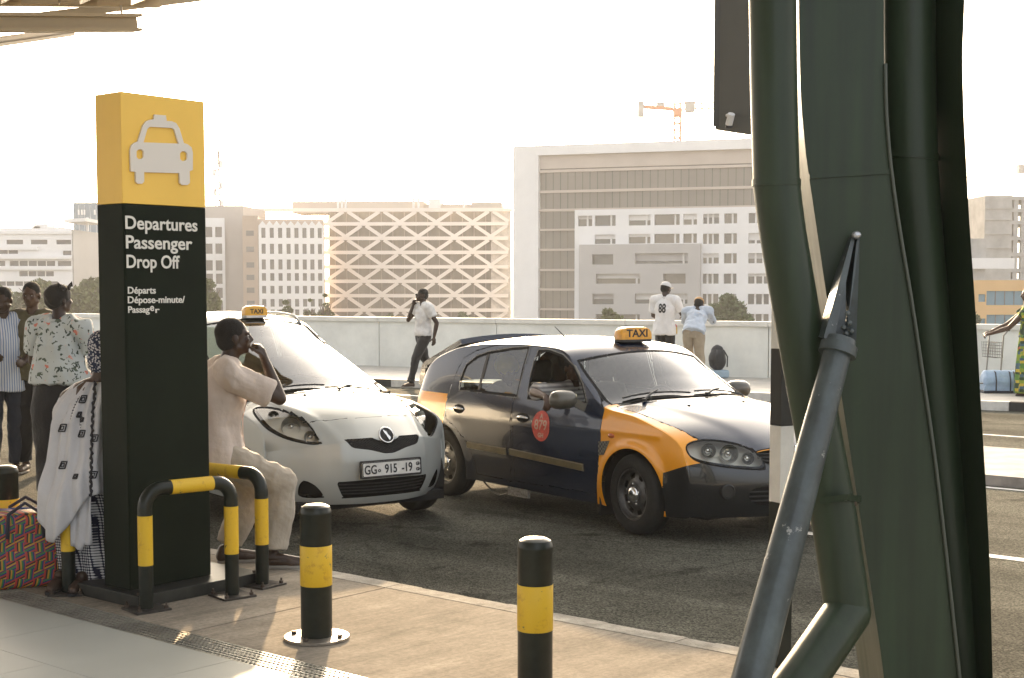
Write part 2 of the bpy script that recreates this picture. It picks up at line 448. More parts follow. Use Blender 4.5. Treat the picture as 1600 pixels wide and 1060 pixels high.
# --- drain grating between the pavement and the tiled floor
m_gr = mat('grating_metal', (.36,.35,.31), .45, metal=.6, var=.3, vs_=5)
m_dk = mat('drain_dark', (.015,.015,.014), .9)
gt = thing('drain_grating', '', '', (0,0,0)); del gt['label']; del gt['category']; gt['kind'] = 'structure'
ZT = .13
mb = MB().add([SP(-12,GRN-.002,.06), SP(30,GRN-.002,.06), SP(30,GRN-GW+.002,.06), SP(-12,GRN-GW+.002,.06)], [(0,1,2,3)]); mb.build('channel_bed', m_dk, gt)
for s0 in np.arange(-9, 24, 1.0):
    mb = MB()
    def bar(sa, sb, na, nb, z0, z1):
        c = [SP(sa,na,z0), SP(sb,na,z0), SP(sb,nb,z0), SP(sa,nb,z0), SP(sa,na,z1), SP(sb,na,z1), SP(sb,nb,z1), SP(sa,nb,z1)]
        mb.add(c, [(0,3,2,1),(4,5,6,7),(0,1,5,4),(1,2,6,5),(2,3,7,6),(3,0,4,7)])
    for k in range(7):
        nn = GRN - .006 - k*(GW-.012)/6
        bar(s0+.004, s0+.996, nn-.004, nn+.004, ZT-.02, ZT-.001+.0003*(k % 2))
    for k in range(34):
        ss = s0 + .006 + k*.0297
        bar(ss, ss+.011, GRN-GW+.004, GRN-.004, ZT-.021, ZT-.003)
    mb.build('grate_section', m_gr, gt, merge=False)

# --- polished tiled floor of the forecourt
m_tl = mat('floor_tile', (.36,.37,.34), .55, spec=.3, var=.06, vs_=2.5, rvar=.08, bump=.05, bs=60)
m_jt = mat('tile_joint', (.14,.14,.13), .8)
fl = thing('tiled_floor', '', '', (0,0,0)); del fl['label']; del fl['category']; fl['kind'] = 'structure'
nA = GRN - GW
MB().add([SP(-25,nA-.001,.122), SP(45,nA-.001,.122), SP(45,nA-14,.122), SP(-25,nA-14,.122)], [(0,1,2,3)]).build('joint_bed', m_jt, fl)
TL, TWd = 1.2, .6
base_tile = None
for r_ in range(10):
    for s_ in range(-6, 16):
        s0 = s_*TL + (.6 if r_ % 2 else 0); n0 = nA - r_*TWd
        if base_tile is None:
            mb = MB(); mb.box(0, TL-.003, -TWd+.003, 0, -.02, 0)
            base_tile = mb.build('tile', m_tl, fl)
            ob = base_tile
        else: ob = inst(base_tile, fl, (0,0,0))
        p = SP(s0, n0, .13)
        ob.location = p
        ob.rotation_euler = (0, 0, math.atan2(KD.y, KD.x))
        # local y must run towards the terminal (-NV)
        if Vector((-KD.y, KD.x, 0)).dot(NV) < 0: ob.location = SP(s0, n0 - TWd, .13)

# --- painted lines, raised median, far pavement
m_wp = mat('road_paint', (.62,.61,.58), .6, var=.25, vs_=14)
def paint(n0, n1, s0, s1, z=.004):
    mb = MB(); mb.add([SP(s0,n0,z), SP(s1,n0,z), SP(s1,n1,z), SP(s0,n1,z)], [(0,1,2,3)])
    o = mb.build('lane_line', m_wp, merge=True); o['kind'] = 'structure'; return o
s_, nl = sn(G(1560, 871, 0)); print('lane n', nl)
paint(nl-.06, nl+.06, -30, sn(G(1238,834,0))[0])
s_, nm0 = sn(G(1560, 760, 0)); s_, nm1 = sn(G(1560, 699, .10)); print('median', nm0, nm1)
m_md = mat('median_concrete', (.33,.31,.28), .75, var=.3, vs_=3, bump=.3, bs=30)
mdn = thing('median', '', '', (0,0,0)); del mdn['label']; del mdn['category']; mdn['kind'] = 'structure'
for s0 in np.arange(-24, 60, 2.0):
    mb = MB(); c = [SP(s0+.006,nm0,.10), SP(s0+1.994,nm0,.10), SP(s0+1.994,nm1,.10), SP(s0+.006,nm1,.10)]
    mb.add(c + [Vector((p.x,p.y,-.05)) for p in c], [(0,1,2,3),(0,4,5,1),(1,5,6,2),(2,6,7,3),(3,7,4,0)])
    mb.build('median_block', m_md, mdn, merge=True)
s_, nl2 = sn(G(1560, 681, 0)); paint(nl2-.05, nl2+.05, -30, 80)
paint(nm0-.20, nm0-.12, -30, 80)

# far pavement, parapet wall: another direction, seen from two points of its foot
w1 = G(560, 571, .13); w2 = G(1200, 591, .13)
WD = (w1 - w2); WD.z = 0; WD.normalize(); WN = Vector((-WD.y, WD.x, 0))
if WN.y < 0: WN = -WN
print('wall', w1, w2, 'dirs', math.degrees(math.atan2(-WD.x, WD.y)), math.degrees(math.atan2(-KD.x, KD.y)))
def WP(s, n, z=0.0): return Vector((w2.x + WD.x*s + WN.x*n, w2.y + WD.y*s + WN.y*n, z))
def wn_(p): return ((p.x-w2.x)*WD.x + (p.y-w2.y)*WD.y, (p.x-w2.x)*WN.x + (p.y-w2.y)*WN.y)
nk = wn_(G(1560, 642, 0))[1]
print('far kerb n', nk, wn_(G(600, 597, 0)))
# fill of the road out to the far kerb
mb = MB().add([SP(-60,20,-.003), SP(160,20,-.003), WP(170,0,-.003), WP(-60,0,-.003)], [(0,1,2,3)]); struct('far_road', mb, m_as, merge=True)
m_fp = mat('far_pavement_concrete', (.40,.38,.34), .7, var=.15, vs_=2, bump=.2, bs=30)
fp = thing('far_pavement', '', '', (0,0,0)); del fp['label']; del fp['category']; fp['kind'] = 'structure'
for s0 in np.arange(-16, 66, 2.0):
    mb = MB(); c = [WP(s0+.006,nk+.16,.13), WP(s0+1.994,nk+.16,.13), WP(s0+1.994,0,.13), WP(s0+.006,0,.13)]
    mb.add(c + [Vector((p.x,p.y,-.05)) for p in c], [(0,1,2,3),(0,4,5,1),(1,5,6,2),(2,6,7,3),(3,7,4,0)])
    mb.build('paving_slab', m_fp, fp, merge=True)
m_kw = mat('kerb_white', (.62,.61,.57), .7, var=.2, vs_=5); m_kk = mat('kerb_black', (.03,.03,.03), .7, var=.3, vs_=5)
se = wn_(G(1582, 640, 0))[0]
for i in range(-8, 34):
    s0 = se + i*1.6
    mb = MB(); c = [WP(s0+.004,nk,.14), WP(s0+1.596,nk,.14), WP(s0+1.596,nk+.155,.14), WP(s0+.004,nk+.155,.14)]
    mb.add(c + [Vector((p.x,p.y,-.05)) for p in c], [(0,1,2,3),(0,4,5,1),(1,5,6,2),(2,6,7,3),(3,7,4,0)])
    mb.build('kerbstone', m_kw if i % 2 == 0 else m_kk, fp, merge=True)
# parapet
m_wl = mat('parapet_concrete', (.70,.71,.665), .75, var=.12, vs_=1.2, bump=.15, bs=25)
N, L, B = nodes(m_wl)
m_cp = mat('parapet_cap', (.66,.65,.60), .7, var=.1, vs_=3)
wt = w2
zt = W(1200, 503, w2.y).z; print('wall top', zt)
pw = thing('parapet_wall', 'long low pale concrete parapet wall along the far pavement', 'wall', tuple(WP(0,0,0)))
pw.rotation_euler = (0, 0, math.atan2(WD.y, WD.x))
ys = 1 if Vector((-WD.y, WD.x, 0)).dot(WN) > 0 else -1
for s0 in np.arange(-15, 66, 3.0):
    mb = MB(); mb.box(s0+.008, s0+2.992, min(0,ys*.22), max(0,ys*.22), .0, zt-.10)
    mb.build('wall_panel', m_wl, pw, bevel=.006)
    mb = MB(); mb.box(s0+.003, s0+2.997, -.05, .27, zt-.10, zt) if ys > 0 else mb.box(s0+.003, s0+2.997, -.27, .05, zt-.10, zt)
    mb.build('cap_stone', m_cp, pw, bevel=.008)
# low ground beyond the elevated road, out to the horizon
m_fg = mat('dry_ground', (.20,.18,.13), .9, var=.3, vs_=.02)
mb = MB().add([(-4000,32,-6),(4000,32,-6),(4000,5000,-6),(-4000,5000,-6)], [(0,1,2,3)]); struct('ground', mb, m_fg)
mb = MB().add([(-300,-60,-6.5),(300,-60,-6.5),(300,60,-6.5),(-300,60,-6.5)], [(0,1,2,3)]); struct('under_ground', mb, m_fg)
# ================================================================== BUILDINGS
m_white = mat('white_render', (.74,.74,.74), .8, var=.06, vs_=.15)
m_grey = mat('grey_cladding', (.40,.39,.38), .7, var=.05, vs_=.2)
m_screen = mat('roof_screen', (.46,.40,.35), .8, var=.06, vs_=.2)
m_bglass = mat('tinted_glass', (.055,.055,.042), .25, var=.25, vs_=.12, spec=.9)
m_bglass2 = mat('curtain_glass', (.12,.105,.08), .3, var=.2, vs_=.08, spec=.8, stretch=(1,1,.5))
m_frame = mat('window_frame_white', (.66,.65,.63), .6)
m_beige = mat('beige_render', (.60,.52,.44), .85, var=.05, vs_=.1)
m_brown = mat('brown_render', (.36,.28,.22), .85, var=.08, vs_=.1)
m_tower = mat('tower_render', (.42,.38,.35), .85, var=.08, vs_=.1)
m_blueg = mat('blue_glass', (.16,.22,.28), .15, var=.15, vs_=.06)
m_yellow = mat('yellow_render', (.62,.40,.18), .8, var=.06, vs_=.2)
m_conc = mat('raw_concrete', (.34,.34,.33), .9, var=.25, vs_=.3)
m_dgl = mat('dark_window', (.07,.10,.12), .15)
ZG = -6.0
for m, cols in ((m_bglass, ((.030,.030,.024),(.085,.075,.05),(.045,.05,.042),(.12,.10,.065))),):
    N, L, B = nodes(m); oi = N.new('ShaderNodeObjectInfo'); rp = N.new('ShaderNodeValToRGB'); rp.color_ramp.interpolation = 'LINEAR'
    rp.color_ramp.elements[0].color = (*cols[0],1); rp.color_ramp.elements[1].color = (*cols[1],1)
    e = rp.color_ramp.elements.new(.4); e.color = (*cols[2],1); e = rp.color_ramp.elements.new(.75); e.color = (*cols[3],1)
    for l in list(B.inputs['Base Color'].links): L.remove(l)
    L.new(oi.outputs['Random'], rp.inputs[0]); L.new(rp.outputs[0], B.inputs['Base Color'])

def holes_wall(s0, s1, z0, z1, holes, depth, y=0.0):
    """front face at local y=0 with rectangular openings and their reveals"""
    mb = MB()
    S = sorted(set([s0, s1] + [h[0] for h in holes] + [h[2] for h in holes]))
    Z = sorted(set([z0, z1] + [h[1] for h in holes] + [h[3] for h in holes]))
    S = [s for s in S if s0 <= s <= s1]; Z = [z for z in Z if z0 <= z <= z1]
    for i in range(len(S)-1):
        for j in range(len(Z)-1):
            cs = (S[i]+S[i+1])/2; cz = (Z[j]+Z[j+1])/2
            if any(h[0] < cs < h[2] and h[1] < cz < h[3] for h in holes): continue
            mb.add([(S[i],y,Z[j]),(S[i+1],y,Z[j]),(S[i+1],y,Z[j+1]),(S[i],y,Z[j+1])], [(0,1,2,3)])
    for h in holes:
        a, b, c, d = h
        mb.add([(a,y,b),(c,y,b),(c,y,d),(a,y,d),(a,y+depth,b),(c,y+depth,b),(c,y+depth,d),(a,y+depth,d)],
               [(0,4,5,1),(1,5,6,2),(2,6,7,3),(3,7,4,0)])
    return mb
class Bld:
    def __init__(s, name, label, cat, u0, Y0, ang):       # ang: facade direction to the right, 0 = square to the view, + = nearer at right
        s.dr = Vector((math.cos(ang), -math.sin(ang), 0)); s.p0 = W(u0, 450, Y0); s.p0.z = 0
        s.t = thing(name, label, cat, (s.p0.x, s.p0.y, ZG), -ang); s.n = 0
    def px(s, u, v): a, z = onplane(s.p0, s.dr, u, v); return a, z - ZG
    def rect(s, u0, v0, u1, v1):                            # v's read at u0
        a, z1 = s.px(u0, v0); _, z0 = s.px(u0, v1); b, _ = s.px(u1, v0)
        return [a, z0, b, z1]

# --- the big white framed office block
b = Bld('office_block', 'large office block with white frame, brown glass bands and a grey box of windows', 'building', 802, 260, R(19))
T = b.t
a0, zt_ = b.px(802, 229); a1, _ = b.px(1246, 300)
g0, zg = b.px(841, 243)
DEP = 40
mb = MB(); mb.box(a0, g0, 0, DEP, 0, zt_); mb.build('frame_pier', m_white, T)
mb = MB(); mb.box(g0+.002, a1, 0, DEP, zg, zt_); mb.build('frame_lintel', m_white, T)
zs = b.px(841, 264)[1]
mb = MB(); mb.box(g0, a1-.3, .8, DEP-1, zs, zg-.002); mb.build('roof_screen', m_screen, T)
bands = [(266,270),(298,302),(327,331),(358,361),(389,392.5),(420.5,424),(451,454.5),(482,485)]
zb_ = [b.px(841, v1)[1] for v0, v1 in bands] + [0]
w0, wt_ = b.px(898, 328.5)
mb = MB(); mb.box(g0, a1-.3, 1.2, DEP-1, 0, zs-.002); mb.build('glass_wall', m_bglass2, T)
for i, (v0, v1) in enumerate(bands):
    z1 = b.px(841, v0)[1]; z0 = b.px(841, v1)[1]
    e = a1-.3 if i < 3 else w0
    mb = MB(); mb.box(g0+.002, e, .55, 1.3, z0, z1); mb.build('floor_band', m_screen, T)
mu = None
for i in range(8):
    z1 = b.px(841, bands[i][1])[1]; z0 = b.px(841, bands[i+1][0])[1] if i < 7 else 0
    s = g0 + 1.1
    while s < (a1 - .5 if i < 2 else w0 - .2):
        if mu is None:
            mu = MB().box(-.05, .05, -.12, .0, 0, 1).build('mullion', m_bglass, T); mu.location = (s, 1.2, z0); mu.scale = (1,1,z1-z0)
        else: inst(mu, T, (s, 1.2, z0), scale=(1,1,z1-z0))
        s += 1.38
for k, (x, w) in enumerate(((12,3),(20,5),(34,2.4))): MB().box(x, x+w, 12, 16, zt_+.01, zt_+.9).build('roof_unit', m_grey, T)
# white inner facade
rows1 = [(337,353.5),(367,381.5)]
colsL = [(903,917,925),(929,954,961.5),(982,1009,1016),(1022,1054,1061.5),(1067,1081,1088.5)]
rowsR = [(334.5,350),(365.5,381.5),(396.5,412),(428,443.5),(459.5,475.5),(490.5,503)]
colsR = [(1098,1105,1113,1123),(1131,1143.5,1151),(1169,1180,1192,1202),(1212,1226,1235)]
def R2(u0, v0, u1, v1):      # rows are level in the world: read the height at u=1098
    a, _ = b.px(u0, 400); c, _ = b.px(u1, 400)
    return a, c
holes = []; wins = []
for (v0, v1) in rows1:
    z1 = b.px(930, v0)[1]; z0 = b.px(930, v1)[1]
    for k, cs in enumerate(colsL):
        if k == 0 and v0 > 350: continue
        a, c = R2(cs[0], 0, cs[-1], 0); holes.append([a, z0, c, z1]); wins.append((a, z0, c, z1, [b.px(x, 400)[0] for x in cs[1:-1]]))
for (v0, v1) in rowsR:
    z1 = b.px(1098, v0)[1]; z0 = max(.2, b.px(1098, v1)[1])
    for cs in colsR:
        a, c = R2(cs[0], 0, cs[-1], 0); holes.append([a, z0, c, z1]); wins.append((a, z0, c, z1, [b.px(x, 400)[0] for x in cs[1:-1]]))
mb = holes_wall(w0, a1-.3, 0, wt_, holes, .55)
mb.add([(w0,0,0),(w0,1.19,0),(w0,1.19,wt_),(w0,0,wt_)], [(3,2,1,0)]); mb.add([(w0,0,wt_),(w0,1.19,wt_),(a1-.3,1.19,wt_),(a1-.3,0,wt_)], [(3,2,1,0)])
mb.build('inner_facade', m_white, T)
def window(a, z0, c, z1, ms, y, T, gm=None, nm='window', mw=.32):
    p = MB().box(a, c, y, y+.06, z0, z1).build(nm, gm or m_bglass, T)
    if nm != 'x' and (c-a) > .5:
        k = random.random()
        if k < .34: MB().box(a+.02, c-.02, y-.03, y-.002, z1-(z1-z0)*(.25+.5*random.random()), z1-.02).build('blind', m_frame if k < .12 else m_grey, p)
    for m in ms:
        MB().box(m-mw/2, m+mw/2, y-.12, y-.001, z0, z1).build('mullion', m_frame, p)
for (a, z0, c, z1, ms) in wins: window(a, z0, c, z1, ms, .5, T)
# grey box standing proud
q0, qt = b.px(908, 383); q1, _ = b.px(1096, 400)
gw = [(928,398,961,414,()),(995,396.5,1077,412.5,(1069,)),(934,428.5,1003,443.5,(996,)),(1039,428,1074,443.5,()),(929,459.5,962,475.5,()),(995,459,1077,474.5,(1070,)),(934,491,1003,505,(996,))]
holes = []; wins = []
for (u0, v0, u1, v1, ms) in gw:
    a, c = b.px(u0, 400)[0], b.px(u1, 400)[0]; z1 = b.px(u0, v0)[1]; z0 = max(.2, b.px(u0, v1)[1])
    holes.append([a, z0, c, z1]); wins.append((a, z0, c, z1, [b.px(x, 400)[0] for x in ms]))
mb = holes_wall(q0, q1, 0, qt, holes, 1.0, -1.3)
mb.add([(q0,-1.3,0),(q0,-.004,0),(q0,-.004,qt),(q0,-1.3,qt)], [(3,2,1,0)]); mb.add([(q1,-1.3,0),(q1,-.004,0),(q1,-.004,qt),(q1,-1.3,qt)], [(0,1,2,3)])
mb.add([(q0,-1.3,qt),(q0,-.004,qt),(q1,-.004,qt),(q1,-1.3,qt)], [(3,2,1,0)])
mb.build('grey_bay', m_grey, T)
for (a, z0, c, z1, ms) in wins: window(a, z0, c, z1, ms, -.35, T, nm='bay_window')
# right-hand end wall, turned away
sd = MB(); side = []
for r_ in range(7):
    for k in range(8):
        zz = b.px(1098, 350 + r_*31.2)[1]; side.append([3 + k*4.6, zz-.3, 5.6 + k*4.6, zz+1.9])
side = [h for h in side if h[1] > .2]
mb = holes_wall(.6, DEP, 0, zt_-1, side, .4)
o = mb.build('end_wall', m_white, T); o.location = (a1-.3, 0, 0); o.rotation_euler = (0,0,R(90))
pn = None
for h in side:
    if pn is None:
        pn = MB().box(0, h[2]-h[0], 0, .05, 0, h[3]-h[1]).build('window', m_bglass, T); ob = pn
    else: ob = inst(pn, T, (0,0,0))
    ob.rotation_euler = (0,0,R(90)); ob.location = (a1-.3-.35, h[0], h[1])
MB().box(a0, a1, 40.01, 40.3, 0, zt_).build('rear_wall', m_white, T)

# --- lattice fronted block
b = Bld('lattice_block', 'wide office block wrapped in a white diagonal lattice of braces', 'building', 508, 330, R(2))
T = b.t
a0 = 0; a1, zt_ = b.px(801, 328)
MB().box(a0+.5, a1-5, 3, 45, 0, zt_-.3).build('glass_core', mat('lattice_core', (.19,.145,.09), .35, var=.3, vs_=.25, stretch=(1.6,1,.35)), T)
lv = [328,350,372.5,394.5,417,439.5,462,484.5,507]
zz = [b.px(508, v)[1] for v in lv]
m_lat = mat('lattice_white', (.74,.68,.63), .7)
for i, z in enumerate(zz):
    MB().box(a0-(18 if i == 0 else 0), a1-(0 if i == 0 else 1), -.4, .4, z-.45, z+.35).build('ring_beam', m_lat, T)
    if i: MB().box(a0+.5, a1-4, .41, 3.0, z-.15, z+.1).build('floor_slab', m_grey, T)
per = b.px(564, 400)[0]; hz = zz[0]-zz[1]
dia = None
def brace(x0, z0, x1, z1):
    MB().beam((x0,0,z0),(x1,0,z1), .78, .5, (0,1,0)).build('brace', m_lat, T)
for i in range(8):
    off = -per/2*(i % 2) + per*.08
    k = 0; x = off - per
    z1, z0 = zz[i]-.45, zz[i+1]+.35
    while x < a1:
        for (xa, za, xb, zb) in ((x, z0, x+per/2-.5, z1), (x+per/2+.5, z1, x+per, z0)):
            if xa < a0-.2:
                if xb <= a0+1: continue
                t = (a0-xa)/(xb-xa); xa, za = a0, za+(zb-za)*t
            if xb > a1-1:
                if xa > a1-2: continue
                t = (a1-1-xa)/(xb-xa); xb, zb = a1-1, za+(zb-za)*t
            brace(xa, za, xb, zb)
        x += per
# interior verticals seen behind the lattice
s = 2.0
pst = None
while s < a1-6:
    if pst is None: pst = MB().box(-.12,.12,-.1,.1,0,zz[0]-.5).build('post', m_brown, T); pst.location = (s, 2.8, 0)
    else: inst(pst, T, (s, 2.8, 0))
    s += 2.7
for (u0, v0, u1, d, m) in ((446,312,519,8,m_tower),(519,310.5,655,10,m_beige),(664,307.5,682,9,m_white),(655,315,733,12,m_beige),(733,313,781,8,m_tower)):
    r = b.rect(u0, v0, u1, 328); MB().box(r[0], r[2]-.01, d, d+12, zt_-.2, r[3]).build('rooftop_room', m, T)
for u in (520, 526, 532, 640, 648, 720):
    r = b.rect(u, 307, u+3, 320); MB().box(r[0], r[2], 6, 7, zt_-.2, r[3]).build('rooftop_vent', m_white, T)
MB().box(a1-5, a1-.5, .5, 3, 0, zt_-.3).build('stair_core', mat('stair_core', (.5,.45,.4), .8, var=.3, vs_=.6), T)

# --- gridded white block and its brown neighbour
b = Bld('gridded_block', 'beige office block with a white face of small square windows', 'building', 380, 300, R(-7))
T = b.t
a1, _ = b.px(506, 400); c0, ct = b.px(403, 352)
zt_ = b.px(380, 337.5)[1]
MB().box(0, c0, .0, 25, 0, zt_).build('side_wing', m_brown, T)
MB().box(c0+.002, a1, 1.0, 25, 0, zt_-.6).build('main_body', mat('peach_render', (.55,.44,.36), .85), T)
rowv = [364,389,413.5,433,453,473.5,490]
colu = [412,425,438,451,463.5,476,488,500]
holes = []
hw = b.px(412+3.2,400)[0]-b.px(412-3.2,400)[0]
for i, v in enumerate(rowv):
    z = b.px(403, v)[1]; hh = .8 if i > 2 else 1.05
    for u in colu:
        a = b.px(u, 400)[0]; holes.append([a-hw/2, z-hh, a+hw/2, z+hh])
ct = b.px(403, 352)[1]
mb = holes_wall(c0+.1, a1, 0, ct, holes, .4)
mb.build('white_face', m_white, T)
pn = None; m_smallw = mat('small_window', (.09,.09,.09), .3)
for h in holes:
    if pn is None: pn = MB().box(-.5,.5,0,.05,-.5,.5).build('window', m_smallw, T); ob = pn
    else: ob = inst(pn, T, (0,0,0))
    ob.location = ((h[0]+h[2])/2, .36, (h[1]+h[3])/2); ob.scale = (h[2]-h[0], 1, h[3]-h[1])
for v in rowv[:6]:
    z = b.px(380, v)[1]; a = b.px(391, 400)[0]
    ob = inst(pn, T, (a, -.05, z-.1), scale=(1.6, 1.4, 1.1))
for k in range(9):
    MB().add([(c0+.2+k*(a1-c0-.4)/9,-.01,ct),(c0+.2+(k+1)*(a1-c0-.4)/9,-.01,ct),(c0+.2+(k+.5)*(a1-c0-.4)/9,-.01,ct+.9),
              (c0+.2+k*(a1-c0-.4)/9,.4,ct),(c0+.2+(k+1)*(a1-c0-.4)/9,.4,ct),(c0+.2+(k+.5)*(a1-c0-.4)/9,.4,ct+.9)],
             [(0,1,2),(5,4,3),(0,2,5,3),(1,4,5,2)]).build('parapet_tooth', m_white, T)
# --- tower with white wing left of it
b = Bld('stair_tower_block', 'plain brown tower joined to a white wing beside the black sign', 'building', 290, 310, R(3))
T = b.t
w1_, wt1 = b.px(352, 347); a1, zt_ = b.px(379, 321.5)
MB().box(w1_-9, a1, .5, 22, 0, zt_).build('tower', m_tower, T)
holes = []
for v in (363,389,415,436,458,480):
    z = b.px(350, v)[1]
    for u in (298,313,328,343): a = b.px(u,400)[0]; holes.append([a-.75, z-1.1, a+.75, z+1.1])
zt1 = b.px(330, 341)[1]
holes_wall(0, w1_, 0, zt1, holes, .4, -.6).build('white_wing', m_white, T)
MB().box(0, w1_-9.01, .0, 20, 0, zt1).build('wing_body', m_tower, T)
for h in holes: inst(pn, T, ((h[0]+h[2])/2, -.25, (h[1]+h[3])/2), scale=(h[2]-h[0], 1, h[3]-h[1]))
MB().tube([b.px(319,335)+(0,) if 0 else (b.px(325,335)[0], 5, b.px(325,335)[1]), (b.px(325,335)[0], 4.6, b.px(325,330)[1])], [1.3,.9], 14).build('satellite_dish', m_white, T)

# --- radio mast
mt = W(341, 322, 330)
t = thing('radio_mast', 'thin lattice radio mast with small aerials behind the brown tower', 'mast', (mt.x, mt.y, ZG))
top = W(341, 236, 330).z - ZG
m_mast = mat('mast_steel', (.16,.11,.09), .6)
mb = MB()
for (dx, dy) in ((-.55,-.4),(.55,-.4),(0,.6)): mb.tube([(dx*1.3,dy*1.3,0),(dx*.7,dy*.7,top)], .13, 5)
mb.build('leg_set', m_mast, t)
mb = MB(); k = 0; z = 20
while z < top:
    mb.beam((-.6,-.4,z),(.6,-.4,z+1.4),.08,.08); mb.beam((.6,-.4,z),(0,.6,z+1.4),.08,.08); mb.beam((0,.6,z),(-.6,-.4,z+1.4),.08,.08); z += 1.4
mb.build('bracing', m_mast, t)
for (z, s) in ((top-3,.8),(top-5,-.9),(top-8,.8),(top-9.5,-.8),(top-12,.9)):
    MB().box(s-.35, s+.35, -.3, .1, z-.8, z+.8).build('aerial', m_white, t)

# --- blue glass slab
b = Bld('blue_glass_block', 'pale blue glass office slab left of the black sign', 'building', 117, 280, R(0))
T = b.t; a1, zt_ = b.px(168, 317)
MB().box(0, a1, 0, 20, 0, zt_).build('glass_body', m_blueg, T)
for k in range(1, 6): MB().box(k*a1/6-.06, k*a1/6+.06, -.12, -.001, 0, zt_-.5).build('mullion', mat('mullion_pale',(.4,.45,.5),.5), T)
for k in range(1, 10): MB().box(.1, a1-.1, -.09, -.002, zt_-k*3.7-.15, zt_-k*3.7+.15).build('floor_line', MATS['mullion_pale'], T)
for u in (122,127,131,147): r = b.rect(u, 328, u+2.5, 336); MB().box(r[0], r[2], -.15, -.003, r[1], r[3]).build('vent_louvre', m_white, T)

# --- long white block at far left with ribbon windows
b = Bld('ribbon_window_block', 'long pale office block with stepped ribbon windows at far left', 'building', -60, 250, R(0))
T = b.t; a1, zt_ = b.px(112, 357)
holes = []
for (u0,v0,u1,v1) in ((10,375,36,382),(48,375,74,382),(88,375,111,382),(-40,375,-5,382),(-20,391,28,397),(98,392,116,399),(15,408,86,416),(90,408,112,416),(30,424,84,432),(-45,408,8,416),(-45,440,90,447)):
    r = b.rect(u0, v0, min(u1,111.5), v1); holes.append(r)
holes = [h for h in holes]
holes_wall(0, a1, 0, zt_, holes, .5).build('front_wall', m_white, T)
MB().box(0, a1, .7, 20, 0, zt_-.2).build('body', m_grey, T)
for h in holes:
    p = MB().box(h[0], h[2], .3, .36, h[1], h[3]).build('ribbon_window', m_smallw, T)
    n = max(1, int((h[2]-h[0])/1.5))
    for k in range(1, n): MB().box(h[0]+k*(h[2]-h[0])/n-.08, h[0]+k*(h[2]-h[0])/n+.08, .2, .299, h[1], h[3]).build('mullion', m_frame, p)
for (u0,v0,u1,v1,d) in ((-60,386,60,391,-.5),(-60,401,112,405,-.7),(-60,418,112,422,-.4),(-60,361,112,366,-.3)):
    r = b.rect(u0, v0, u1, v1); MB().box(r[0], r[2], d, -.002, r[1], r[3]).build('ledge', m_white, T)
for (u0,v0,u1) in ((34,352,48),(38,348,60),(60,354,85)):
    r = b.rect(u0, v0, u1, 358); MB().box(r[0], r[2], 5, 9, zt_-.3, r[3]).build('rooftop_room', m_white, T)
r = b.rect(94, 340, 128, 347); MB().add([(r[0],2,r[1]+.6),(r[2],2,r[3]),(r[2],14,r[3]),(r[0],14,r[1]+.6),(r[0],2,r[1]),(r[2],2,r[3]-.6),(r[2],14,r[3]-.6),(r[0],14,r[1])],[(0,1,2,3),(7,6,5,4),(0,4,5,1),(3,2,6,7),(0,3,7,4),(1,5,6,2)]).build('canopy_roof', m_white, T)
MB().box(r[0]+3, r[0]+3.4, 5, 5.4, zt_-.3, r[1]+1).build('canopy_post', m_white, T)

# --- right: yellow block with blue windows, raw concrete frame behind
b = Bld('yellow_block', 'low yellow building with blue tinted windows at right edge', 'building', 1520, 150, R(0))
T = b.t; zt_ = b.px(1525, 438)[1]; a1 = b.px(1700, 440)[0]
holes = [b.rect(1529,460,1540,472), b.rect(1541.5,455,1600,477), b.rect(1606,455,1660,477), b.rect(1529,498,1540,510), b.rect(1541.5,492,1600,515)]
holes_wall(0, a1, 0, zt_, holes, .3).build('wall', m_yellow, T)
MB().box(0, a1, .5, 20, 0, zt_-.1).build('body', m_yellow, T)
for h in holes:
    n = max(1, round((h[2]-h[0])/1.1))
    p = MB().box(h[0], h[2], .2, .25, h[1], h[3]).build('window', mat('blue_window', (.10,.22,.30), .12), T)
    for k in range(1, n): MB().box(h[0]+k*(h[2]-h[0])/n-.04, h[0]+k*(h[2]-h[0])/n+.04, .15, .199, h[1], h[3]).build('mullion', mat('mullion_dark', (.08,.08,.08), .5), p)
b = Bld('concrete_frame_building', 'unfinished grey concrete building frame with open floors at right edge', 'building', 1536, 230, R(0))
T = b.t; zt_ = b.px(1536, 306)[1]; a1 = b.px(1582, 306)[0]
MB().box(0, a1, 0, 14, 0, zt_).build('core_wall', m_conc, T)
for v in (325,343,365,387,410): r = b.rect(1536,v,1582,v+1.5); MB().box(.01, a1-.01, -.25, -.002, r[1], r[3]).build('pour_joint', m_conc, T)
for v in (307,326,345,370,395,420,436):
    z = b.px(1582, v)[1]; MB().box(a1+.01, a1+10, 0, 14, z-.6, z).build('floor_slab', m_conc, T)
for u in (1583, 1595, 1607, 1619): a = b.px(u, 400)[0]; MB().box(a, a+.7, .1, .8, 0, zt_-.7).build('column', m_conc, T); MB().box(a, a+.7, 13, 13.7, 0, zt_-.7).build('column', m_conc, T)
b = Bld('stepped_concrete_building', 'lower unfinished concrete block beside the column at right', 'building', 1490, 215, R(0))
T = b.t; zt_ = b.px(1500, 373)[1]; a1 = b.px(1541, 373)[0]
MB().box(0, a1, 0, 8, 0, zt_).build('body', m_conc, T)
z = b.px(1500, 412)[1]; MB().box(0, a1+4, -1, -.01, z-.8, z+.8).build('white_ledge', m_white, T)

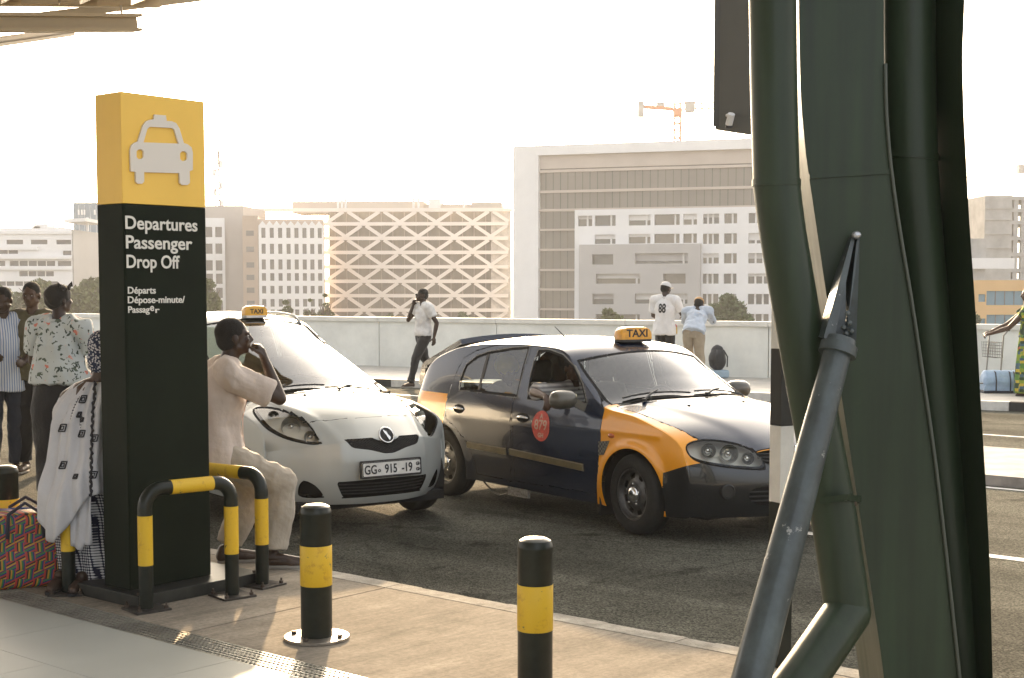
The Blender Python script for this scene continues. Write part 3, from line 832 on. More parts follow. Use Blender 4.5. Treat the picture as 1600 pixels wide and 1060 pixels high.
# --- tower cranes
m_or = mat('crane_orange', (.42,.17,.06), .6); m_cg = mat('crane_grey', (.28,.28,.27), .7); m_cy = mat('crane_yellow', (.6,.5,.3), .6)
def lattice(mb, p0, p1, w, step, t=.12):
    p0 = Vector(p0); p1 = Vector(p1); d = (p1-p0); Ln = d.length; d.normalize()
    a = Vector((0,1,0)); c = d.cross(a).normalized()
    cor = [a*(w/2)+c*(w/2), a*(-w/2)+c*(w/2), a*(-w/2)-c*(w/2), a*(w/2)-c*(w/2)]
    for q in cor: mb.beam(p0+q, p1+q, t, t)
    n = max(1, int(Ln/step))
    for i in range(n):
        A = p0 + d*(Ln*i/n); B = p0 + d*(Ln*(i+1)/n)
        for k in range(4):
            q, r = cor[k], cor[(k+1) % 4]
            if i % 2: q, r = r, q
            mb.beam(A+q, B+r, t*.7, t*.7); mb.beam(B+q, B+r, t*.7, t*.7)
Yc = 330
cb = W(1058, 230, Yc)
t = thing('tower_crane', 'orange tower crane with grey counterweight above the white office block', 'crane', (cb.x, cb.y, ZG))
zj = W(1058, 172, Yc).z - ZG; ztp = W(1058, 161, Yc).z - ZG; sc = Yc/F
mb = MB(); lattice(mb, (0,0,0), (0,0,zj-1.5), 1.5, 1.6, .28); mb.build('mast', m_or, t)
MB().box(-1.0,1.0,-1,1,zj-1.5,zj+.3).build('slewing_ring', m_or, t)
mb = MB(); lattice(mb, (0,0,zj+.3), (0,0,ztp), 1.3, 1.2, .3); mb.build('tower_head', m_or, t)
mb = MB(); mb.beam((-1,0,zj+.2), (-54*sc,0,zj+.7), .9, .8); mb.build('counter_jib', m_or, t)
MB().box(-61*sc,-52*sc,-1,1,zj-1.6,zj+1.9).build('counterweight', m_cg, t)
MB().box(-32*sc,-20*sc,-.8,.8,zj+.8,zj+1.7).build('winch', m_cg, t)
MB().box(12*sc,26*sc,-1,1,zj-.5,zj+1.9).build('cab', m_cg, t)
mb = MB(); lattice(mb, (1,0,zj+.9), (150*sc,0,zj+.9), 1.4, 1.5, .20); mb.build('jib', m_or, t)
Yc = 420; cb = W(1640, 275, Yc)
t = thing('distant_crane', 'faint distant crane jib reaching left above the concrete frame', 'crane', (cb.x, cb.y, ZG))
zj = cb.z - ZG; sc = Yc/F
mb = MB(); lattice(mb, (0,0,0), (0,0,zj), 1.6, 2.5, .25); mb.build('mast', m_cg, t)
mb = MB(); lattice(mb, (-150*sc,0,zj+.3), (20*sc,0,zj-1), 1.3, 1.8, .14); mb.build('jib', m_cy, t)
MB().box(-50*sc,-40*sc,-1,1,zj+.7,zj+3.2).build('trolley_cabin', m_cg, t)
mb = MB(); mb.tube([(-150*sc,0,zj+1),(-40*sc,0,zj+4.4),(0,0,zj+6)], .12, 5); mb.build('pendant_line', m_cg, t)

# ================================================================== TREES
m_leafs = [mat('leaf_%s' % n, c, .8, var=.35, vs_=1.5) for n, c in (('olive',(.10,.115,.035)),('green',(.065,.095,.03)))]
m_bark = mat('bark', (.12,.09,.06), .9)
def tree(label, u, v_top, w_px, Y, dense=1.0, mi=0, blobs=None):
    p = W(u, 450, Y); zt_ = W(u, v_top, Y).z - ZG; w = w_px*Y/F
    t = thing('tree', label, 'tree', (p.x, p.y, ZG), group=None)
    mb = MB(); h0 = zt_*.55
    mb.tube([(0,0,0),(.1,0,h0*.5),(0,.1,h0)], [w*.045+.12, w*.03+.09, .1], 8)
    for k in range(6):
        a = k*1.05; mb.tube([(0,0,h0*(.6+.06*k)),(math.cos(a)*w*.2,math.sin(a)*w*.2,h0+(zt_-h0)*.45),(math.cos(a)*w*.36,math.sin(a)*w*.36,h0+(zt_-h0)*.7)], [.11,.07,.03], 6)
    mb.build('trunk', m_bark, t)
    mb = MB(); nb = int(16*dense)+6
    cl = []
    for k in range(nb):
        a = rng.random()*6.28; r_ = math.sqrt(rng.random())*w*.40; hz = h0*.85 + (zt_-h0*.85)*(.12+.74*rng.random()*(1-.5*(r_/(w*.42))**2))
        cl.append((math.cos(a)*r_, math.sin(a)*r_, hz, (.13+.09*rng.random())*w))
    cl.append((0,0,zt_-.15*w,.15*w))
    for (x,y,z,rr) in cl:
        n = int(150*dense)
        P = rng.normal(size=(n,3)); P /= np.linalg.norm(P,axis=1)[:,None]; P *= (rr*(.55+.5*rng.random(n)))[:,None]
        for q in P:
            s = (.035+.03*rng.random())*w*.8 + .05
            n1_ = rng.normal(size=3); n1_ /= np.linalg.norm(n1_); n2_ = np.cross(n1_, rng.normal(size=3)); n2_ /= np.linalg.norm(n2_)
            c = np.array((x,y,z)) + q*np.array((1,1,.75)); c[2] = min(c[2], zt_)
            mb.add([c-n1_*s, c+n2_*s*.5, c+n1_*s, c-n2_*s*.5], [(0,1,2,3)])
    mb.build('crown', m_leafs[mi], t)
    return t
tree('round green tree behind the leaning man at the parapet', 1137, 456, 84, 120, 1.5, 1)
tree('low rounded bush top left of the man numbered 88', 950, 480, 58, 110, 1.2, 0)
tree('sparse tree just right of the yellow roof sign', 446, 468, 34, 130, .8, 0)
tree('slim sparse tree in front of the white gridded block', 484, 466, 22, 130, .6, 0)
tree('sparse tree before the lattice block corner', 508, 458, 26, 130, .6, 0)
tree('leafy tree showing at the right edge of the black sign', 322, 433, 60, 130, 1.1, 0)
tree('broad olive tree behind the floral shirt woman', 140, 434, 100, 150, 1.4, 0)
tree('dusty olive tree behind the head of the man in khaki', 62, 433, 90, 160, 1.4, 0)
tree('olive tree behind the man in the striped shirt at left edge', -8, 438, 70, 155, 1.2, 1)
tree('low dusty shrub under the lattice block', 610, 488, 40, 170, .7, 0)
tree('small dusty shrub near the lattice block middle', 722, 486, 36, 175, .7, 0)
tree('small tree at the edge of the yellow block', 1512, 470, 40, 120, .8, 1)
# ================================================================== CARS
def sdf_poly(P, poly):
    """signed distance of the points P (n,2) to a closed polygon, negative inside"""
    poly = np.asarray(poly, float); n = len(poly)
    d = np.full(len(P), 1e9); sgn = np.ones(len(P))
    for i in range(n):
        a = poly[i]; b = poly[i-1]
        e = b - a; w = P - a
        t = np.clip((w @ e) / max(1e-12, e @ e), 0, 1)
        bb = w - t[:, None]*e
        d = np.minimum(d, (bb*bb).sum(1))
        c1 = P[:,1] >= a[1]; c2 = P[:,1] < b[1]; c3 = e[0]*w[:,1] > e[1]*w[:,0]
        flip = (c1 & c2 & c3) | (~c1 & ~c2 & ~c3)
        sgn = np.where(flip, -sgn, sgn)
    return sgn*np.sqrt(d)
def crom(pts, n=6, closed=True):
    out = []; N_ = len(pts)
    for i in range(N_ if closed else N_ - 1):
        p = [np.array(pts[(i+k-1) % N_] if closed else pts[min(max(i+k-1,0),N_-1)], float) for k in range(4)]
        for j in range(n):
            t = j/n
            out.append(tuple(.5*((2*p[1]) + (p[2]-p[0])*t + (2*p[0]-5*p[1]+4*p[2]-p[3])*t*t + (3*p[1]-p[0]-3*p[2]+p[3])*t**3)))
    if not closed: out.append(tuple(pts[-1]))
    return out
def interp(pts):
    xs = np.array([p[0] for p in pts], float); ys = np.array([p[1] for p in pts], float)
    # monotone-ish cubic through catmull-rom tangents
    m = np.gradient(ys, xs)
    for i in range(1, len(xs)-1):
        d0 = (ys[i]-ys[i-1])/(xs[i]-xs[i-1]); d1 = (ys[i+1]-ys[i])/(xs[i+1]-xs[i])
        m[i] = 0 if d0*d1 <= 0 else 2*d0*d1/(d0+d1)
    def f(x):
        x = np.clip(x, xs[0], xs[-1]); i = np.clip(np.searchsorted(xs, x) - 1, 0, len(xs)-2)
        h = xs[i+1]-xs[i]; t = (x-xs[i])/h
        return (2*t**3-3*t**2+1)*ys[i] + (t**3-2*t**2+t)*h*m[i] + (-2*t**3+3*t**2)*ys[i+1] + (t**3-t**2)*h*m[i+1]
    return f

class Shell:
    """a car body built as a closed-in-plan rounded box, then cut along drawn lines into panels"""
    def __init__(s, P):
        s.P = P
        xr, xf = P['xr'], P['xf']
        us = np.array(sorted(set(list(np.linspace(xr, xf, P.get('nu', 46))) + P.get('xs', []))))
        ws = np.array([0, .03, .1, .2, .32, .44, .55, .66, .76, .85, .92, .965, .99, 1.0]); 
        vh = np.array([0, .15, .3, .45, .6, .73, .84, .92, .97, 1.0]); vs_ = np.concatenate([-vh[:0:-1], vh])
        T, ZB, Wd = P['T'], P['ZB'], P['W']
        def M(x0, v, w):
            x0, v, w = np.broadcast_arrays(x0, v, w); x0 = x0.astype(float)
            xt = x0 + P['wcurve']*v*v*np.clip((x0-P['cow'][0])/.3, 0, 1)*np.clip((P['cow'][1]-x0)/.3, 0, 1)
            zt = T(xt) - P['crown'](x0)*v*v
            zb = ZB(x0); z = zb + w*(zt - zb)
            u = (x0-xr)/(xf-xr)
            rf = np.clip((x0-(xf-P['fr']))/P['fr'], 0, 1)**2; rr = np.clip(((xr+P['rr'])-x0)/P['rr'], 0, 1)**2
            x = x0 - rf*(P['Fset'](z) + P['fplan']*np.abs(v)**2.4) + rr*(P['Rset'](z) + P['rplan']*np.abs(v)**3)
            y = v*Wd(x0)*P['side'](z)
            y = y - np.sign(v)*np.abs(v)*P['tumble']*np.maximum(0, z-P['belt'](x0))
            return np.stack([x, y, z], -1)
        bm = bmesh.new(); cache = {}
        def vert(i, j, k):          # indices into us, vs_, ws
            key = (i, j, k)
            if key not in cache: cache[key] = bm.verts.new(tuple(M(us[i], vs_[j], ws[k])))
            return cache[key]
        nu, nv, nw = len(us), len(vs_), len(ws)
        for i in range(nu-1):
            for k in range(nw-1):
                bm.faces.new([vert(i,0,k), vert(i+1,0,k), vert(i+1,0,k+1), vert(i,0,k+1)])
                bm.faces.new([vert(i,nv-1,k+1), vert(i+1,nv-1,k+1), vert(i+1,nv-1,k), vert(i,nv-1,k)])
            for j in range(nv-1):
                bm.faces.new([vert(i,j,nw-1), vert(i+1,j,nw-1), vert(i+1,j+1,nw-1), vert(i,j+1,nw-1)])
        for j in range(nv-1):
            for k in range(nw-1):
                bm.faces.new([vert(nu-1,j,k), vert(nu-1,j+1,k), vert(nu-1,j+1,k+1), vert(nu-1,j,k+1)])
                bm.faces.new([vert(0,j,k+1), vert(0,j+1,k+1), vert(0,j+1,k), vert(0,j,k)])
        bmesh.ops.recalc_face_normals(bm, faces=bm.faces)
        me = bpy.data.meshes.new('shell'); bm.to_mesh(me); bm.free()
        ob = bpy.data.objects.new('shell', me); COL.objects.link(ob)
        md = ob.modifiers.new('s', 'SUBSURF'); md.levels = 2
        me2 = eval_mesh(ob); bpy.data.objects.remove(ob)
        # sharp character ridges pressed in
        s.bm = bmesh.new(); s.bm.from_mesh(me2)
        if 'post' in P:
            co = np.array([v.co for v in s.bm.verts]); co = P['post'](co)
            for v, c in zip(s.bm.verts, co): v.co = c
        s.bm.normal_update()
        s.tree = BVHTree.FromBMesh(s.bm)
        s.regions = []
    def cut(s, phi, dom=None):
        bm = s.bm; bm.verts.ensure_lookup_table(); bm.verts.index_update()
        co = np.array([v.co[:] for v in bm.verts]); no = np.array([v.normal[:] for v in bm.verts])
        p = phi(co); p = np.where(np.abs(p) < 1e-5, 1e-5, p)
        ok = dom(co, no) if dom is not None else np.ones(len(co), bool)
        ed = [e for e in bm.edges if (p[e.verts[0].index] < 0) != (p[e.verts[1].index] < 0) and ok[e.verts[0].index] and ok[e.verts[1].index]]
        big = list({f for e in ed for f in e.link_faces if len(f.verts) > 4})
        if big:
            bmesh.ops.triangulate(bm, faces=big)
            ed = [e for e in bm.edges if (p[e.verts[0].index] < 0) != (p[e.verts[1].index] < 0) and ok[e.verts[0].index] and ok[e.verts[1].index]]
        new = set()
        for e in ed:
            a, b = e.verts; pa, pb = p[a.index], p[b.index]; t = pa/(pa-pb)
            na, nb = a.normal.copy(), b.normal.copy()
            _, nv = bmesh.utils.edge_split(e, a, min(.98, max(.02, t)))
            nv.normal = na.lerp(nb, t); new.add(nv)
        faces = set(f for v in new for f in v.link_faces)
        for f in faces:
            vs_ = [v for v in f.verts if v in new]
            if len(vs_) == 2:
                if not any(e.other_vert(vs_[0]) is vs_[1] for e in vs_[0].link_edges):
                    try: bmesh.utils.face_split(f, vs_[0], vs_[1])
                    except Exception: pass
            elif len(vs_) == 4:
                try:
                    g, _ = bmesh.utils.face_split(f, vs_[0], vs_[1])
                    h = [q for q in (f, g) if vs_[2] in q.verts and vs_[3] in q.verts]
                    if h: bmesh.utils.face_split(h[0], vs_[2], vs_[3])
                except Exception: pass
    def region(s, name, phi, dom, **k):
        s.regions.append((name, phi, dom, k))
    def finish(s, parent, default):
        nrm = {}
        for name, phi, dom, k in s.regions: 
            s.cut(phi, dom)
        bm = s.bm; bm.faces.ensure_lookup_table()
        cen = np.array([f.calc_center_median()[:] for f in bm.faces]); nn = np.array([f.normal[:] for f in bm.faces])
        lab = np.full(len(cen), -1); bm.faces.index_update()
        for r, (name, phi, dom, k) in enumerate(s.regions):
            ok = dom(cen, nn) if dom is not None else np.ones(len(cen), bool)
            lab = np.where((lab < 0) & ok & (phi(cen) < 0), r, lab)
        out = {}
        for r in list(range(len(s.regions))) + [-1]:
            sel = np.nonzero(lab == r)[0]
            if len(sel) == 0: continue
            name, k = (s.regions[r][0], s.regions[r][3]) if r >= 0 else (default[0], default[1])
            if k.get('drop'): continue
            key = (name, k.get('grp', 0))
            out.setdefault(key, ([], k))[0].extend(sel.tolist())
        res = {}
        isl = []
        for (name, g), (sel, k) in out.items():
            S_ = set(sel); tiny = []
            while S_:
                st_ = [S_.pop()]; comp = []
                while st_:
                    fi = st_.pop(); comp.append(fi)
                    for e in bm.faces[fi].edges:
                        for f2 in e.link_faces:
                            if f2.index in S_: S_.discard(f2.index); st_.append(f2.index)
                isl.append(((name, g), (comp, k)))
        bm.faces.index_update()
        for (name, g), (sel, k) in isl:
            vm = {}; V = []; Nn = []; Fs = []
            for fi in sel:
                f = bm.faces[fi]; idx = []
                for v in f.verts:
                    if v.index not in vm or v not in vm: pass
                    q = vm.get(v)
                    if q is None:
                        q = vm[v] = len(V)
                        V.append(tuple(v.co - v.normal*k.get('inset', 0))); Nn.append(tuple(v.normal))
                    idx.append(q)
                Fs.append(idx)
            me = bpy.data.meshes.new(name); me.from_pydata(V, [], Fs); me.materials.append(k['m'])
            me.polygons.foreach_set('use_smooth', [True]*len(Fs))
            me.normals_split_custom_set_from_vertices(Nn)
            # thin return edge so every panel has thickness
            o = link(name, me, parent)
            if k.get('label'): o['label'] = k['label']
            if k.get('thick'):
                md = o.modifiers.new('t', 'SOLIDIFY'); md.thickness = k['thick']; md.offset = -1; md.use_rim = True
            res.setdefault(name, []).append(o)
        return res

side_dom = lambda sgn: (lambda c, n: (c[:,1]*sgn > .25) & (n[:,1]*sgn > .30))
top_dom = lambda c, n: n[:,2] > .12
front_dom = lambda c, n: (n[:,0] > .02)
def phi_side(poly): return lambda c: sdf_poly(c[:, [0,2]], poly)
def phi_top(poly): return lambda c: sdf_poly(c[:, [0,1]], poly)
def phi_front(poly): return lambda c: sdf_poly(c[:, [1,2]], poly)
def band(phi, w): return lambda c: np.abs(phi(c)) - w
def grow(phi, r): return lambda c: phi(c) - r
def circ(cx, cz, r): return lambda c: np.hypot(c[:,0]-cx, c[:,2]-cz) - r
def AND(*ph): return lambda c: np.max([p(c) for p in ph], 0)

m_rub = mat('tyre_rubber', (.013,.013,.012), .85, var=.3, vs_=30, bump=.2, bs=80)
m_steel = mat('wheel_steel', (.10,.10,.10), .4, metal=.7, var=.3, vs_=20)
m_chrome = mat('chrome', (.75,.75,.74), .12, metal=1)
m_blk = mat('black_plastic', (.018,.018,.018), .45, var=.3, vs_=20)
m_gap = mat('panel_gap', (.008,.008,.008), .9)
m_int = mat('cabin_fabric', (.035,.033,.03), .9, var=.3, vs_=20)
m_tan = mat('seat_velour', (.10,.09,.075), .9, var=.2, vs_=20)
m_lens = glass_mat('lamp_lens', (.95,.95,.92), .03, .45)
m_wind = glass_mat('windscreen_glass', (.80,.86,.83), .01, 1.1, .02)
m_sideg = glass_mat('side_glass', (.55,.60,.53), .01, .7, .01)
m_refl = mat('lamp_reflector', (.55,.55,.53), .16, metal=.9)
m_amber = mat('amber_lens', (.45,.10,.02), .2, coat=.5)
m_plate = mat('number_plate', (.66,.66,.63), .4, var=.1, vs_=20)
m_ink = mat('black_ink', (.02,.02,.022), .6)
m_taxiy = mat('taxi_sign_yellow', (.80,.42,.03), .35, var=.12, vs_=12, coat=.3)

def wheel(parent, x, y, r, steel=True, out=1, turn=0.0, w=.19):
    o = link('wheel', None, parent) if False else bpy.data.objects.new('wheel', None)
    # the wheel's own mesh is the tyre; rim, hub and bolts are its sub-parts
    mb = MB(); hw = w/2
    prof = [(.62*r,-hw*.78),(.66*r,-hw*.95),(.76*r,-hw*1.03),(.88*r,-hw*1.0),(.95*r,-hw*.9),(.985*r,-hw*.72),(r,-hw*.5),(r,-hw*.26),(.988*r,-hw*.25),(.988*r,-hw*.2),(r,-hw*.19),
            (r,-.03*hw),(r,.19*hw),(.988*r,hw*.2),(.988*r,hw*.25),(r,hw*.26),(r,hw*.5),(.985*r,hw*.72),(.95*r,hw*.9),(.88*r,hw),(.76*r,hw*1.03),(.66*r,hw*.95),(.62*r,hw*.78)]
    mb.lathe(prof, 56, axis='y')
    ty = mb.build('wheel', m_rub, parent, smooth='auto'); ty.location = (x, y, r); ty.rotation_euler = (0, 0, turn)
    mb = MB()
    pr = [(.635*r,.80*hw),(.64*r,.90*hw),(.60*r,.88*hw),(.58*r,.60*hw),(.56*r,.50*hw)]
    mb.lathe([(a, out*b) for a, b in pr], 48, axis='y')
    rim_prof = [(.56*r,.50*hw),(.53*r,.46*hw),(.40*r,.50*hw),(.34*r,.62*hw),(.26*r,.66*hw),(.20*r,.60*hw),(.0001,.58*hw)]
    sk = (lambda i, j: i == 1 and (j % 6) in (1,2,3)) if steel else (lambda i, j: i in (1,2) and (j % 10) in (3,4,5,6,7) and False)
    mb.lathe([(a, out*b) for a, b in rim_prof], 48, axis='y', skip=sk)
    mb.lathe([(a, -out*b) for a, b in [(.62*r,-.7*hw),(.57*r,-.3*hw),(.56*r,.8*hw)]], 48, axis='y')
    rim = mb.build('rim', m_steel, ty, smooth='auto')
    MB().lathe([(.0001,out*.1*hw),(.555*r,out*.1*hw)], 32, axis='y').build('brake_drum', m_gap, ty)
    mb = MB(); mb.lathe([(.21*r,out*.60*hw),(.20*r,out*.85*hw),(.16*r,out*.98*hw),(.08*r,out*1.03*hw),(.0001,out*1.04*hw)], 24, axis='y')
    mb.build('hub_cap', m_chrome if steel else m_steel, ty, smooth='auto')
    for k in range(5):
        a = k*2*math.pi/5 + .3; q = .265*r
        mb = MB(); mb.lathe([(.03*r,0),(.028*r,out*.02),(.0001,out*.022)], 6, (q*math.cos(a), out*.64*hw, q*math.sin(a)), axis='y'); mb.build('wheel_nut', m_chrome, ty)
    return ty

def arch_lip(res_parent, bm_shell, m, cx, cz, r, depth=.10):
    pass

def liner(parent, x, r, zc, halfw, sgn, inner):
    """dark half-drum behind each wheel opening"""
    mb = MB(); n = 20
    for j in range(n):
        a0 = math.pi*(-.12 + 1.24*j/n); a1 = math.pi*(-.12 + 1.24*(j+1)/n)
        p = [(x+r*math.cos(a), zc+r*math.sin(a)) for a in (a0, a1)]
        ya, yb = sgn*inner, sgn*halfw
        mb.add([(p[0][0],ya,p[0][1]),(p[1][0],ya,p[1][1]),(p[1][0],yb,p[1][1]),(p[0][0],yb,p[0][1])], [(0,1,2,3)])
        mb.add([(p[0][0],ya,p[0][1]),(p[1][0],ya,p[1][1]),(x,ya,zc)], [(0,1,2)])
    return mb.build('wheel_arch_liner', m_gap, parent)

def seat(parent, x, y, m, w=.5):
    t = MB()
    t.box(x-.02, x+.50, y-w/2, y+w/2, .30, .48)
    o = t.build('seat', m, parent, bevel=.05)
    b = MB(); b.add([(x-.02,y-w/2,.44),(x+.12,y-w/2,.44),(x+.12,y+w/2,.44),(x-.02,y+w/2,.44),(x-.24,y-w/2+.04,1.02),(x-.13,y-w/2+.04,1.03),(x-.13,y+w/2-.04,1.03),(x-.24,y+w/2-.04,1.02)],
                   [(0,3,2,1),(4,5,6,7),(0,1,5,4),(1,2,6,5),(2,3,7,6),(3,0,4,7)])
    b.build('backrest', m, o, bevel=.04)
    h = MB(); h.box(x-.26, x-.15, y-.13, y+.13, 1.06, 1.24); h.build('headrest', m, o, bevel=.035)
    return o
def wiper(parent, a, b, m=None):
    mb = MB(); a = Vector(a); b = Vector(b); mb.tube([a, a.lerp(b,.5)+Vector((0,0,.02)), b], [.012,.009,.006], 6)
    o = mb.build('wiper', m_blk, parent)
    return o
def steering(parent, x, y, z):
    mb = MB(); pts = []
    for j in range(25):
        t = 2*math.pi*j/24; pts.append((x - .07*math.sin(t), y + .18*math.cos(t), z + .165*math.sin(t)))
    mb.tube(pts, .015, 8, caps=False); mb.beam((x, y-.17, z), (x, y+.17, z), .03, .05); mb.beam((x,y,z),(x+.18,y,z-.08),.05,.05)
    return mb.build('steering_wheel', m_blk, parent)

def roof_sign(label, loc, rz, m, scale=1.0, base=None, wide=1.0, group='yellow taxi roof signs'):
    t = thing('taxi_sign', label, 'taxi sign', loc, rz, group)
    mb = MB()
    n = 12; L_, H_, D_ = .21*scale*wide, .125*scale, .07*scale
    prof = []
    for j in range(n+1):
        a = math.pi*j/n; prof.append((L_*math.copysign(abs(math.cos(a))**.55, math.cos(a)), H_*(abs(math.sin(a))**.6)))
    rings = []
    V = []
    for (d, k) in ((-1,.82),(-.86,.97),(-.5,1.0),(.5,1.0),(.86,.97),(1,.82)):
        for (py, pz) in prof: V.append((d*D_, py*k, .012 + pz*k))
    Fs = []; q = n+1
    for i in range(5):
        for j in range(n): Fs.append((i*q+j, i*q+j+1, (i+1)*q+j+1, (i+1)*q+j))
        Fs.append((i*q, (i+1)*q, (i+1)*q+n, i*q+n))
    Fs.append(tuple(range(q-1,-1,-1))); Fs.append(tuple(5*q+j for j in range(q)))
    mb.add(V, Fs); mb.build('lamp_box', m, t, smooth='auto', merge=True)
    MB().box(-D_*1.05, D_*1.05, -L_*.9, L_*.9, -.01, .013).build('base', base or m_blk, t, bevel=.004)
    return t, L_, H_, D_
def paint_mat(name, col, rough=.28, flake=0.0, coat=.6, var=.06):
    return mat(name, col, rough, metal=flake, var=var, vs_=1.3, coat=coat)
def car_frame(name, label, contact_uv, alpha, side_y, group=None, cat='car'):
    g = G(*contact_uv, 0)
    d = Vector((math.sin(alpha), -math.cos(alpha), 0)); lf = Vector((math.cos(alpha), math.sin(alpha), 0))
    o = g - lf*side_y
    rz = math.atan2(d.y, d.x)
    t = thing(name, label, cat, (o.x, o.y, 0), rz, group)
    Mw = Matrix.Translation(o) @ Matrix.Rotation(rz, 4, 'Z')
    return t, Mw
def hitter(Mw, tree):
    Mi = Mw.inverted(); R3 = Mi.to_3x3(); o = Mi @ Vector((0,0,CAMH))
    def h(u, v):
        d = (R3 @ ray(u, v)).normalized(); r = tree.ray_cast(o, d)
        return r[0], r[1]
    return h
def toworld(Mw, p): return Mw @ Vector(p)
def diag(c): return np.stack([(c[:,0]-np.abs(c[:,1]))*.7071, c[:,2]], 1)
def phi_diag(poly): return lambda c: sdf_poly(diag(c), poly)
def diag_dom(sg): return lambda c, n: (c[:,1]*sg > .2) & ((n[:,0] + n[:,1]*sg) > .15)
def hits_diag(h, pts):
    out = []
    for p in pts:
        q, n = h(*p)
        if q is None: print('MISS', p); continue
        out.append(((q.x - abs(q.y))*.7071, q.z))
    return out
def hits(h, pts, a, b):
    out = []
    for p in pts:
        q, n = h(*p)
        if q is None: print('MISS', p); continue
        out.append((q[a], q[b]))
    return out

# ------------------------------------------------------------------ silver hatchback
def ridge1(c):
    c = c.copy(); x, y, z = c[:,0], c[:,1], c[:,2]
    yr = .37 + .23*np.clip((.62-x)/.9, 0, 1)
    m = np.clip((x+.30)/.15, 0, 1)*np.clip((z-.40)/.15, 0, 1)
    d = np.abs(y)-yr
    g_ = np.exp(-(d/.035)**2)*m; ins = 1/(1+np.exp(d/.02))*m
    f = np.clip((.80-z)/.15, 0, 1)
    c[:,2] += (.012*g_ + .010*ins)*(1-f); c[:,0] += (.016*g_ + .012*ins)*f
    return c
car1, M1 = car_frame('silver_taxi_car', 'silver grey hatchback facing the camera with oval headlamps and a white number plate', (644, 797), R(36), .70)
P1 = dict(xr=-3.12, xf=.80, nu=46, xs=[-.28,-1.40],
    T=interp([(-3.12,1.02),(-3.06,1.40),(-2.9,1.56),(-2.5,1.635),(-2.1,1.655),(-1.75,1.635),(-1.5,1.585),(-1.2,1.455),(-.8,1.275),(-.5,1.135),(-.27,1.035),(-.1,1.01),(.15,.965),(.4,.90),(.6,.825),(.72,.765),(.80,.72)]),
    ZB=interp([(-3.12,.30),(-2.8,.20),(.4,.19),(.8,.22)]),
    W=interp([(-3.12,.80),(-2.5,.845),(-1.2,.848),(-.2,.848),(.4,.83),(.8,.80)]),
    crown=interp([(-3.1,.06),(-1.4,.075),(-.3,.10),(.2,.13),(.8,.10)]),
    side=interp([(.15,.93),(.3,.985),(.55,1.0),(.8,.985),(1.0,.955),(1.3,.955),(1.8,.955)]),
    belt=lambda x: .98, tumble=.40, wcurve=.22, cow=(-1.7,-.1),
    fr=.75, Fset=interp([(.2,.09),(.3,.03),(.42,.0),(.55,.005),(.68,.03),(.8,.09),(.95,.16)]), fplan=.50,
    rr=.4, Rset=interp([(.2,.06),(.5,.0),(.9,.03),(1.4,.12),(1.7,.2)]), rplan=.16, post=ridge1)
S1 = Shell(P1); h1 = hitter(M1, S1.tree)
m_sil = paint_mat('silver_paint', (.42,.44,.42), .4, .15, .35)
for sg in (-1, 1):
    for cx in (0, -2.46):
        S1.region('arch', circ(cx, .30, .345), side_dom(sg), drop=True)
lamp = crom(hits_diag(h1, [(396,641),(412,636.5),(440,641),(468,652),(486,668),(497,688),(497.5,694),(478,693),(448,686),(425,675),(408,660)]), 5)
for sg in (-1, 1):
    S1.region('headlamp_rim', band(phi_diag(lamp), .006), diag_dom(sg), m=m_gap, inset=.004, grp=sg)
    S1.region('headlamp', phi_diag(lamp), diag_dom(sg), m=m_lens, inset=.002, grp=sg)
def mir(pts):                       # make a front view outline symmetric from its visible (left in image) half
    a = sorted([(abs(y), z) for y, z in pts]); return a
# upper grille: outline in the front view, from the centre outwards
cy, _ = h1(602, 690)
def fv(u, v): q, n = h1(u, v); return (q.y, q.z)
gL = [fv(530,687), fv(535,701), fv(570,704.5), fv(600,709)]; 
print('silver grille', gL, fv(602,681), fv(654,679), fv(648,691))
zc = lambda p: p[1]
yl = .33
top_in = (.09, fv(583,684.5)[1]); 
gr = [(-.335, fv(530,687)[1]), (-.12, fv(580,684)[1]), (-.10, fv(583,686)[1]-.005), (0, fv(583,686)[1]-.03), (.10, fv(583,686)[1]-.005), (.12, fv(580,684)[1]), (.335, fv(530,687)[1]),
      (.29, fv(535,701)[1]), (.16, fv(566,704)[1]), (.04, fv(600,709)[1]), (-.04, fv(600,709)[1]), (-.16, fv(566,704)[1]), (-.29, fv(535,701)[1])]
fd = lambda c, n: (n[:,0] > .25)
S1.region('upper_grille', phi_front(gr), fd, m=m_gap, inset=.03)
zt2, zb2 = fv(540,753)[1], fv(545,777)[1]
lg = crom([(-.36,zt2),(0,zt2+.012),(.36,zt2),(.40,zt2-.01),(.345,zb2),(.30,zb2-.008),(0,zb2-.004),(-.30,zb2-.008),(-.345,zb2),(-.40,zt2-.01)], 4)
S1.region('lower_grille', phi_front(lg), fd, m=m_gap, inset=.04)
fogp = hits_diag(h1, [(472,752),(482,753),(496,762),(504,777),(470,777),(466,764)])
fog = crom(fogp, 4)
for sg in (-1, 1): S1.region('fog_lamp_recess', phi_diag(fog), diag_dom(sg), m=m_gap, inset=.05, grp=sg)
